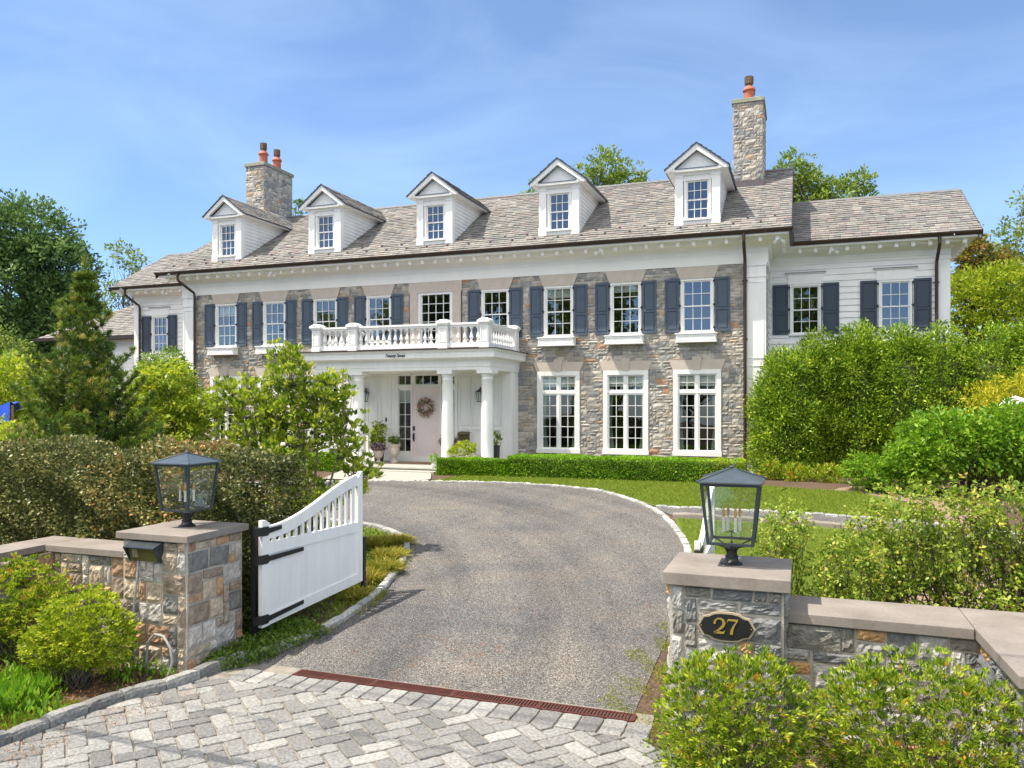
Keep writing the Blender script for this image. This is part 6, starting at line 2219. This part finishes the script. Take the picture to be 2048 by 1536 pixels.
for k, s_t in enumerate(stemtops):
    b_ = Vector((-8.35 + rg_.uniform(-.12, .12), -11.75 + rg_.uniform(-.1, .1), .15))
    s_t = Vector(s_t)
    pts = [b_, b_.lerp(s_t, .3) + Vector((0, 0, .25)), b_.lerp(s_t, .65) + Vector((rg_.uniform(-.08, .08), 0, .2)), s_t]
    mb.tube(pts, [.034, .026, .017, .006], n=6)
    stems_pts += [pts[1], pts[2], pts[1].lerp(pts[2], .5), pts[3], pts[2].lerp(pts[3], .5)]
for k in range(0, len(mcp), 2):
    c_ = Vector(mcp[k])
    near = min(stems_pts, key=lambda q: (q - c_).length + (2 if q.z > c_.z + .1 else 0))
    mid = near.lerp(c_, .5) + Vector((0, 0, -.04))
    mb.tube([near, mid, c_], [.010, .007, .003], n=4)
build('branches', mb, M['bark_grey'], mg, smooth=True, fix=False)

# pine on the left
def pine(x, y, z0, h, r, label, seed):
    t = empty('pine_tree', (x, y, z0), label, 'tree')
    rg = random.Random(seed)
    nr = np.random.default_rng(seed)
    mb = MB()
    mb.tube([(x, y, z0 - .1), (x + .02, y, z0 + h * .5), (x, y, z0 + h)], [.11, .07, .012], n=8)
    tufts, dirs = [], []
    lev = 19
    for k in range(lev):
        f = (k + .3) / lev
        zz = z0 + h * (0.04 + .93 * f)
        L = r * (1.08 - f) ** 1.08 * rg.uniform(.78, 1.12)
        nb = 8 if f < .75 else 6
        a0 = rg.uniform(0, 6.28)
        for j in range(nb):
            a = a0 + j * 2 * math.pi / nb + rg.uniform(-.2, .2)
            LL = L * rg.uniform(.75, 1.12)
            up = LL * rg.uniform(.55, .95)
            p0 = Vector((x, y, zz))
            p1 = p0 + Vector((math.cos(a) * LL * .5, math.sin(a) * LL * .5, up * .25))
            p2 = p0 + Vector((math.cos(a) * LL, math.sin(a) * LL, up))
            mb.tube([p0, p1, p2], [.026 * (1.1 - f), .016 * (1.1 - f) + .003, .005], n=5)
            ns = max(3, int(LL / .12))
            for q in range(1, ns + 1):
                g = q / ns
                base_ = (p0.lerp(p1, g * 2) if g < .5 else p1.lerp(p2, g * 2 - 1))
                main = (p2 - p1).normalized()
                tufts.append(base_)
                dirs.append(main + Vector((0, 0, .25)))
                if g > .25:
                    for sd in (-1, 1):
                        lat = Vector((-math.sin(a) * sd, math.cos(a) * sd, .35)).normalized()
                        m2 = (main * .6 + lat).normalized()
                        ln = LL * .28 * (1.15 - g) + .06
                        e = base_ + m2 * ln
                        mb.tube([base_, e], [.006, .004], n=3)
                        nn_ = max(1, int(ln / .10))
                        for w_ in range(nn_):
                            tufts.append(base_.lerp(e, (w_ + 1) / nn_))
                            dirs.append(m2 + Vector((0, 0, .45)))
    for w_ in range(9):
        tufts.append(Vector((x, y, z0 + h + .18 - w_ * .08)))
        dirs.append(Vector((0, 0, 1)))
    build('trunk', mb, M['bark'], t, smooth=True, fix=False)
    T = np.array([tuple(v) for v in tufts])
    Dm = np.array([tuple(v) for v in dirs])
    nn_ = 42
    P = np.repeat(T, nn_, 0) + nr.normal(0, .016, (len(T) * nn_, 3))
    D = np.repeat(Dm, nn_, 0) * .9 + nr.normal(0, .62, (len(T) * nn_, 3))
    tone = np.repeat(nr.normal(.48, .26, len(T)), nn_) + nr.normal(0, .12, len(P))
    cs = nr.choice(len(T), 420)                 # upright new shoots
    P2 = T[cs]
    D2 = np.tile([0, 0, 1.0], (len(P2), 1)) + nr.normal(0, .08, (len(P2), 3))
    sz = np.concatenate([.12 * (.8 + .4 * nr.random(len(P))), np.full(len(P2), .17)])
    asp = np.concatenate([np.full(len(P), .12), np.full(len(P2), .14)])
    leaf_mesh('needles', np.concatenate([P, P2]), np.concatenate([D, D2]), sz, asp, np.concatenate([tone, np.full(len(P2), .93)]), L_['pine'], t, seed=seed, droop=.02)
pine(-14.45, -11.2, .25, 5.75, 1.62, 'dark green young pine with upright candles behind the holly hedge', 21)

tree('bright_leafed_tree', (-15.7, -7.3, .6), [(-15.8, -7.4, 3.75, .75, .6, .45), (-15.3, -7.2, 3.0, .85, .7, .5), (-16.2, -7.5, 2.5, .8, .7, .5), (-15.5, -7.3, 2.3, 1.0, .8, .5), (-16.4, -7.6, 3.3, .6, .6, .5), (-14.85, -7.1, 2.7, .45, .5, .3)], 620, .15, 11, .13, 'maple',
     'small bright yellow green tree between the pine and the stone facade', 101, r0=.07, ntips=40, shell=.4, up=.0, flat=.35, rand=.8)
tree('yellow_green_bush_tree', (-24.6, -5.2, 1.0), [(-24.4, -5.2, 3.7, 1.3, 1.0, 1.0), (-25.4, -5.2, 3.0, 1.4, 1.0, 1.2), (-23.4, -5.0, 2.4, 1.0, .9, .9)], 700, .2, 11, .16, 'maple',
     'bright yellow green small tree at the far left edge beyond the pine', 102, r0=.08, ntips=24, shell=.5)
tree('low_light_green_shrub', (-20.4, -8.4, .5), [(-20.4, -8.4, 1.6, 1.6, .8, 1.0), (-18.6, -8.2, 1.5, 1.2, .8, .9)], 420, .18, 11, .13, 'azalea_l',
     'pale green low shrub under the pine at the left edge', 103, r0=.04, ntips=16, shell=.5)

tree('oak_tree', (-38.5, 6.8, .8), [(-38.7, 6.8, 11.9, 2.3, 2.5, 2.0), (-37.3, 7.2, 10.2, 2.0, 2.2, 1.6), (-37.2, 7.2, 7.6, 1.9, 2.2, 1.6), (-39.6, 6.2, 9.0, 3.3, 3.0, 2.4), (-40.2, 6.1, 6.2, 3.0, 3, 2.2), (-37.3, 6.8, 5.2, 2.4, 2.5, 1.8), (-40.4, 6, 12.0, 2.4, 2.4, 1.6), (-36.3, 7.4, 9.1, 1.0, 1.2, .8)],
     2300, .50, 20, .25, 'oak', 'large dark green oak rising above the pine at the far left', 104, r0=.42, ntips=40, shell=.62, noise=.10, rand=.9, flat=.7)
tree('slender_tree', (-38.6, 13.1, .8), [(-38.6, 13.1, 12.1, .9, .9, .8), (-37.6, 13.2, 11.5, .8, .8, .6), (-39.2, 12.9, 9.8, .9, .9, .8), (-37.2, 13.2, 10.6, .7, .7, .6), (-39.6, 13, 12.4, .5, .5, .4)], 130, .35, 9, .22, 'far',
     'thin sparse tree with bare twigs beyond the left roof end', 105, r0=.14, ntips=36, shell=.3, bark='bark_grey')

farg = 'trees rising behind the house'
tree('background_tree', (-9.2, 14.0, .8), [(-8.7, 13.3, 14.2, 1.15, 1.0, 1.1), (-7.9, 13.4, 13.6, 1.1, 1, .9), (-11.7, 12.3, 13.2, 1.0, 1.0, .7), (-9.7, 13, 13.9, .8, .8, .6), (-10.2, 12.8, 12.6, 1.1, 1, .7), (-7.2, 13.8, 13.4, .9, .8, .6), (-6.2, 14.0, 12.9, .7, .7, .45), (-9.5, 13, 11.5, 2.8, 1.5, 1.2), (-11.9, 12.2, 13.5, .25, .25, .2), (-10.6, 12.6, 13.6, .3, .3, .25)],
     900, .22, 14, .17, 'far', 'leafy green treetop showing above the ridge between the two right dormers', 106, r0=.25, ntips=44, group=farg, shell=.35, up=.5)
tree('background_tree', (.9, 12.6, .8), [(-.3, 12.2, 12.9, .9, .9, 1.0), (.4, 12.4, 12.3, 1.0, .9, .9), (1.3, 12.6, 12.1, .8, .8, .6), (2.3, 13.0, 12.6, .75, .7, .50), (.6, 12.4, 11.0, 2.4, 1.4, 1.2), (2.7, 13.1, 11.9, .45, .4, .4), (-1.0, 12, 12.6, .3, .3, .3)],
     800, .22, 14, .17, 'far', 'spreading green treetop right of the tall chimney above the wing roof', 107, r0=.25, ntips=44, group=farg, shell=.35, up=.5)
tree('background_tree', (-24.0, 9.9, .8), [(-23.95, 9.8, 12.9, .35, .3, .45), (-24.0, 9.8, 11.6, 1.0, .8, .8)], 60, .22, 11, .20, 'oak', 'tiny dark treetop peeking out right of the left chimney', 108, r0=.12, ntips=10, group=farg)
rg_g = 'trees at the right behind the wing'
tree('mixed_tree', (6.6, 9.6, .8), [(6.0, 9.6, 6.9, 1.3, 1.2, 1.2), (7.2, 9.8, 7.4, 1.2, 1.1, 1.0), (5.9, 9.6, 5.0, 1.6, 1.4, 1.4), (7.8, 9.6, 5.5, 1.7, 1.4, 1.6)], 1300, .24, 13, .15, 'maple',
     'green tree close behind the right wing corner', 109, r0=.14, ntips=26, group=rg_g, shell=.45)
tree('mixed_tree', (6.3, 11.2, .8), [(6.3, 11.0, 8.8, .65, .5, .8), (6.4, 11.0, 7.6, .9, .8, .9), (6.2, 11, 9.6, .35, .3, .4), (7.2, 11.2, 8.3, .7, .5, .7)], 700, .2, 11, .17, 'far_gold',
     'narrow orange tinged tree just right of the wing roof', 110, r0=.12, ntips=26, group=rg_g, shell=.4)
tree('mixed_tree', (9.0, 14.8, .8), [(8.9, 15.0, 9.8, 1.3, 1.1, 1.3), (9.9, 15.2, 11.2, 1.1, .9, 1.1), (8.3, 14.9, 8.2, 1.2, 1.1, 1.2), (10.4, 15, 8.6, 1.8, 1.4, 1.8), (9.2, 15, 11.6, .6, .6, .7)], 900, .26, 10, .17, 'far',
     'half bare tall tree at the upper right edge', 111, r0=.16, ntips=60, group=rg_g, shell=.35, tshift=-.1, bark='bark_grey')
tree('mixed_tree', (9.2, 7.0, .8), [(8.4, 7.0, 5.0, 1.5, 1.3, 1.6), (9.6, 7.2, 5.8, 1.5, 1.3, 1.5), (7.4, 7.0, 3.8, 1.4, 1.2, 1.4)], 520, .24, 12, .17, 'maple',
     'bright yellow green tree right of the wing above the arborvitae', 112, r0=.12, ntips=20, group=rg_g, shell=.5, tshift=-.1)

# woods closing the view, and the trees across the street that the windows mirror
def generic(seed):
    t = empty('woodland_tree', (0, 0, 0), 'tree', 'tree')
    rg = random.Random(seed)
    lb = [(rg.uniform(-1.6, 1.6), rg.uniform(-1.6, 1.6), rg.uniform(4, 9), rg.uniform(1.4, 2.4), rg.uniform(1.4, 2.4), rg.uniform(1.2, 2.0)) for _ in range(8)]
    cp = crown('crown', lb, 420, .5, 13, .32, L_['far'], t, seed=seed, shell=.5)
    limbs((0, 0, 0), [tuple(cp[rg.randrange(len(cp))]) for _ in range(22)], .22, seed, 'bark', t)
    return t
gA = generic(301)
spots = [(-52, 20, 1.1, 'tall wood tree at the far left beyond the oak'), (-47, 28, 1.2, 'wood tree behind the oak on the left'), (-44, 14, .85, 'wood tree left of the oak trunk'), (-31.5, 5.0, .45, 'low dark tree beyond the pine beside the lower wing'),
         (-35, 1.5, .55, 'tree below the oak crown on the left'), (-30, -1.5, .42, 'low tree left of the pine'),
         (12.5, 6.0, .55, 'wood tree right of the arborvitae outside the frame'), (14, 16, .8, 'wood tree at the far right'), (11.5, 1.5, .5, 'tree behind the golden cypress')]
for i, (x, y, s, lb) in enumerate(spots):
    o = gA if i == 0 else copy_tree(gA)
    o.location = (x, y, gz(y))
    o.rotation_euler = (0, 0, i * 1.3)
    o.scale = (s, s, s)
    tag(o, lb, 'tree', 'wood trees around the garden')
street = [(-66, -48, 1.25, 'westernmost street tree counted from the west across the road'),
          (-59, -50, 1.1, 'second street tree counted from the west across the road'),
          (-52, -52, 1.35, 'third street tree counted from the west across the road'),
          (-45, -48, 1.2, 'fourth street tree counted from the west across the road'),
          (-39.5, -50, 1.5, 'fifth street tree counted from the west across the road'),
          (-35, -52, 1.8, 'sixth street tree counted from the west across the road'),
          (-30.5, -48, 1.7, 'seventh street tree counted from the west across the road'),
          (-26, -50, 1.85, 'eighth street tree counted from the west across the road'),
          (-21, -52, 1.75, 'ninth street tree counted from the west across the road'),
          (-16, -48, 1.7, 'tenth street tree counted from the west across the road'),
          (-9.5, -50, 1, 'eleventh street tree counted from the west across the road'),
          (-3, -52, 0.9, 'twelfth street tree counted from the west across the road'),
          (1.5, -48, 1.5, 'thirteenth street tree counted from the west across the road'),
          (12, -50, 1.1, 'easternmost street tree counted from the west across the road')]
for i, (x, y, s, lb) in enumerate(street):
    o = copy_tree(gA)
    o.location = (x, y, -.2)
    o.rotation_euler = (0, 0, i * 2.1 + .6)
    o.scale = (s, s, s)
    tag(o, lb, 'tree', 'street trees across the road')

# tufts and ground cover ------------------------------------------------------------
tuf = [(-6.62, -12.74, 0.35, 'golden grass tuft nearest the free end of the open gate'), (-6.60, -12.22, 0.38, 'golden grass tuft beside the kerb in the middle of the clump'), (-6.88, -11.47, 0.35, 'grass tuft close to the widest bend of the island kerb'),
       (-7.55, -10.9, 0.38, 'grass tuft farthest from the kerb behind the gate'), (-7.25, -10.55, 0.32, 'grass tuft at the far kerb of the island'), (-6.40, -13.45, 0.27, 'small grass tuft below the gate end')]
for i, (x, y, h, lb) in enumerate(tuf):
    g = gz(y)
    rg2 = np.random.default_rng(400 + i)
    n = 1500
    a = rg2.random(n) * 6.28
    r = rg2.random(n) ** .5 * .24
    P = np.stack([x + r * np.cos(a), y + r * np.sin(a), np.full(n, g + .01)], 1)
    D = np.stack([np.cos(a) * (r / .24) * .6, np.sin(a) * (r / .24) * .6, np.ones(n)], 1) + rg2.normal(0, .32, (n, 3))
    o = leaf_mesh('grass_tuft', P, D, h * (.35 + .75 * rg2.random(n)), .055, .10 + .80 * rg2.random(n) ** (1.1 if i % 2 else .8), L_['tuft'], None, origin=(x, y, g), seed=i, droop=.35)
    tag(o, lb, 'grass', 'golden grass tufts on the island')

def in_poly(px, py, poly):
    ins = np.zeros(len(px), bool)
    j = len(poly) - 1
    for i in range(len(poly)):
        xi, yi = poly[i]
        xj, yj = poly[j]
        c_ = ((yi > py) != (yj > py)) & (px < (xj - xi) * (py - yi) / (yj - yi + 1e-12) + xi)
        ins ^= c_
        j = i
    return ins

def scatter(name, poly, n, size, aspect, lm, seed, up=1.0, spread=.5, tone=(.45, .2), dz=0.0, clump=None, label=None, lift=.0):
    rg = np.random.default_rng(seed)
    xs, ys = [p[0] for p in poly], [p[1] for p in poly]
    k = n * 3
    px = min(xs) + (max(xs) - min(xs)) * rg.random(k)
    py = min(ys) + (max(ys) - min(ys)) * rg.random(k)
    keep = in_poly(px, py, poly)
    if clump:
        f = np.sin(px * clump + seed) * np.cos(py * clump * 1.3 + 2) + .6 * np.sin((px + py) * clump * 2.3)
        keep &= f > rg.normal(.1, .35, k)
    px, py = px[keep][:n], py[keep][:n]
    z = np.array([gz(v) for v in py]) + dz + lift * rg.random(len(px))
    P = np.stack([px, py, z], 1)
    D = rg.normal(0, spread, (len(px), 3))
    D[:, 2] = np.abs(D[:, 2]) + up
    o = leaf_mesh(name, P, D, size * (.6 + .8 * rg.random(len(px))), aspect, rg.normal(tone[0], tone[1], len(px)), L_[lm], None, origin=(0, 0, 0), seed=seed, droop=.1)
    tag(o, label, None, None, 'stuff')
    return o
LAWN1 = [(-9.4, -4.40), (-8.3, -4.33), (-6.89, -4.32), (-5.6, -4.45), (-4.65, -4.8), (-3.78, -5.52), (-2.98, -6.35), (0.58, -6.4), (2.2, -6.7), (1.3, -4.0), (0.44, -3.9), (-1.3, -3.55), (-8.9, -3.6)]
LAWN2 = [(-2.38, -7.45), (2.0, -7.9), (3.0, -8.1), (2.3, -10.2), (1.2, -11.8), (0.6, -13.8), (0.2, -14.9), (-1.5, -14.9), (-1.5, -12.4), (-1.60, -11.0), (-1.77, -9.8), (-1.98, -9.0), (-2.2, -8.31)]
scatter('lawn_grass', LAWN1, 60000, .055, .14, 'grass', 501, tone=(.38, .28), dz=.015, label='short mown grass')
scatter('lawn_grass', LAWN2, 60000, .055, .12, 'grass', 502, tone=(.42, .28), dz=.015, label='short mown grass')
ISL = [(-6.48, -15.8), (-6.25, -15.3), (-6.14, -14.8), (-6.12, -14.1), (-6.15, -13.5), (-6.3, -12.7), (-6.55, -11.9), (-6.85, -11.1), (-7.2, -10.45), (-7.7, -9.95), (-8.8, -9.5), (-11, -9.4), (-11, -13.6), (-7, -13.8), (-6.9, -15.6)]
scatter('ground_cover', ISL, 16000, .055, .35, 'weed', 503, up=.6, spread=.7, tone=(.55, .22), lift=.05, label='low mixed green ground cover')
scatter('ground_cover', ISL, 9000, .10, .06, 'tuft', 504, up=1.2, spread=.45, tone=(.35, .25), clump=2.4, label='wispy grass among the ground cover')
scatter('ground_cover', [(-6.95, -16.3), (-6.45, -16.35), (-6.2, -15.9), (-5.95, -14.9), (-6.9, -14.7)], 4500, .06, .4, 'weed', 505, up=.5, spread=.8, tone=(.35, .2), lift=.14, label='ivy like weeds at the hinge of the gate')
BED = [(-7.5, -19.6), (-7.2, -18.9), (-7.0, -17.7), (-6.75, -16.98), (-6.9, -16.6), (-9.6, -16.2), (-9.6, -19.6)]
scatter('ground_cover', [(-7.35, -19.4), (-7.13, -18.6), (-7.0, -17.75), (-7.3, -17.6), (-7.9, -18.0), (-8.2, -19.4)], 9000, .05, .16, 'tuft', 506, up=1.0, tone=(.25, .2), label='patchy grass along the kerb of the left bed')
scatter('ground_cover', BED, 2200, .08, .35, 'green', 507, up=.8, spread=.6, clump=3.0, lift=.12, label='green seedlings on the mulch of the left bed')
scatter('leaf_litter', BED, 5000, .035, .5, 'litter', 508, up=.05, spread=.8, tone=(.3, .4), label='brown leaf litter on the left bed')
scatter('ground_cover', [(-7.75, -18.4), (-7.45, -17.9), (-7.6, -17.3), (-8.3, -17.2), (-8.6, -18.4)], 2600, .13, .30, 'green', 509, up=1.2, spread=.5, tone=(.55, .2), clump=2.0, lift=.15, label='tall bright green weeds at the left edge')
EDG = [(-2.1, -15.9), (-1.95, -15.5), (-2.2, -15.1), (-1.8, -14.8), (-2.05, -14.4), (-1.7, -14.1), (-1.85, -13.5), (-1.6, -13.1), (-1.65, -12.5), (-1.2, -12.6), (-1.25, -15.0), (-1.28, -16.6), (-1.6, -16.1)]
scatter('ground_cover', EDG, 9000, .026, .32, 'tuft', 510, up=.3, spread=.9, tone=(.32, .14), clump=4.3, lift=.008, label='yellow green weeds on the gravel before the numbered pillar')
scatter('ground_cover', [(-1.45, -16.6), (-1.2, -16.3), (1.5, -16.2), (1.5, -19.5), (-.6, -18.2)], 5000, .06, .3, 'weed', 511, up=.3, spread=.8, tone=(.5, .2), lift=.02, label='low weeds under the right azaleas')
scatter('fallen_debris', [(-7.0, -19.3), (-6.75, -17.6), (-6.45, -16.9), (-6.1, -17.0), (-6.5, -18.9)], 900, .018, .5, 'litter', 512, up=.05, spread=1.0, tone=(.8, .2), dz=.034, clump=5.0, label='orange brown plant debris along the kerb on the pavers')
scatter('fallen_debris', [(-4.6, -15.9), (-3.6, -15.9), (-3.4, -14.6), (-4.4, -14.5)], 320, .018, .5, 'litter', 513, up=.05, spread=1.0, tone=(.8, .2), dz=.014, clump=4.0, label='orange plant debris on the gravel above the drain')

scatter('fallen_debris', [(-6.0, -15.5), (-1.7, -15.5), (-2.2, -9), (-4.5, -5.5), (-9, -5), (-8, -9), (-6.3, -12)], 700, .030, .5, 'litter', 514, up=.05, spread=1.0, tone=(.6, .3), dz=.016, label='scattered dry leaves and bits on the gravel')
scatter('ground_cover', [(-6.35, -15.6), (-6.0, -14.9), (-5.85, -14.0), (-6.02, -12.8), (-6.3, -12.4), (-6.2, -13.4), (-6.12, -14.4)], 1500, .10, .07, 'tuft', 515, up=1.0, spread=.55, tone=(.35, .25), clump=3.5, label='grass blades leaning over the island kerb')
# ================================================================== SMALL THINGS
t = empty('white_fence_post', (2.42, -13.5, .05), 'white square post with pointed cap at the right edge behind the wall', 'post')
m_ = MB()
m_.box(2.37, 2.47, -13.55, -13.45, .0, 1.10)
build('shaft', m_, M['white'], t)
m_ = MB()
m_.add([(2.33, -13.59, 1.10), (2.51, -13.59, 1.10), (2.51, -13.41, 1.10), (2.33, -13.41, 1.10), (2.42, -13.5, 1.19)], [(3, 2, 1, 0), (0, 1, 4), (1, 2, 4), (2, 3, 4), (3, 0, 4)])
build('cap', m_, M['white'], t)
t = empty('garden_arbour', (5.2, -2.75, .9), 'white timber arbour with flat top rail half hidden in shrubs at right', 'arbour')
for x in (4.75, 6.4):
    m_ = MB()
    m_.box(x - .05, x + .05, -2.8, -2.7, .85, 3.02)
    build('post', m_, M['white'], t)
m_ = MB()
m_.box(4.55, 6.7, -2.83, -2.67, 3.02, 3.09)
build('top_rail', m_, M['white'], t)
m_ = MB()
m_.tube([(4.38, -2.75, 2.92), (4.50, -2.75, 3.10), (4.70, -2.75, 3.17), (4.92, -2.75, 3.09)], .045)
build('bracket', m_, M['white'], t)

t = empty('blue_tarpaulin', (-22.3, -6.7, 2.6), 'crumpled blue tarpaulin over a low frame at the far left edge', 'tarpaulin')
m_ = MB()
rgt = random.Random(3)
nx, ny = 10, 6
vs = [(-23.1 + 1.1 * i / nx, -7.1 + .8 * j / ny, 2.75 + .35 * (i / nx) + .05 * rgt.uniform(-1, 1) - .18 * (j / ny - .5) ** 2) for j in range(ny + 1) for i in range(nx + 1)]
fs = [(j * (nx + 1) + i, j * (nx + 1) + i + 1, (j + 1) * (nx + 1) + i + 1, (j + 1) * (nx + 1) + i) for j in range(ny) for i in range(nx)]
m_.add(vs, fs)
m_.add([(-23.1, -7.12, 2.45), (-22.0, -7.12, 2.50), (-22.0, -7.1, 3.1), (-23.1, -7.1, 2.78)], [(0, 1, 2, 3)])
build('sheet', m_, M['blue'], t, smooth=True)
for x in (-23.05, -22.05):
    m_ = MB()
    m_.box(x - .04, x + .04, -7.05, -6.97, .6, 2.75 if x < -22.5 else 3.0)
    build('leg', m_, M['wood'], t)
m_ = MB()
m_.box(-24.5, -20.9, -7.0, -6.94, .6, 2.45)
for k in range(19):
    m_.box(-24.5 + k * .2, -24.35 + k * .2, -7.03, -7.0, .6, 2.45)
tag(build('board_fence', m_, M['wood'], None), 'weathered board fence below the blue tarpaulin at the far left', 'fence')

# wires overhead along the street, which throw the thin lines of shade on the apron
for i, (y, z, lb) in enumerate(((-20.05, 6.6, 'lower of the thick overhead wires along the street'), (-19.95, 6.0, 'lowest overhead wire along the street'), (-20.2, 10.3, 'upper overhead wire along the street'), (-19.2, 10.2, 'overhead wire nearest the house along the street'))):
    m_ = MB()
    m_.tube([(-50 + 5 * k, y, z + .9 * ((k - 10) / 10) ** 2) for k in range(21)], .022 if i < 2 else .016, n=6)
    tag(build('overhead_wire', m_, M['black'], None), lb, 'wire', 'overhead wires along the street')
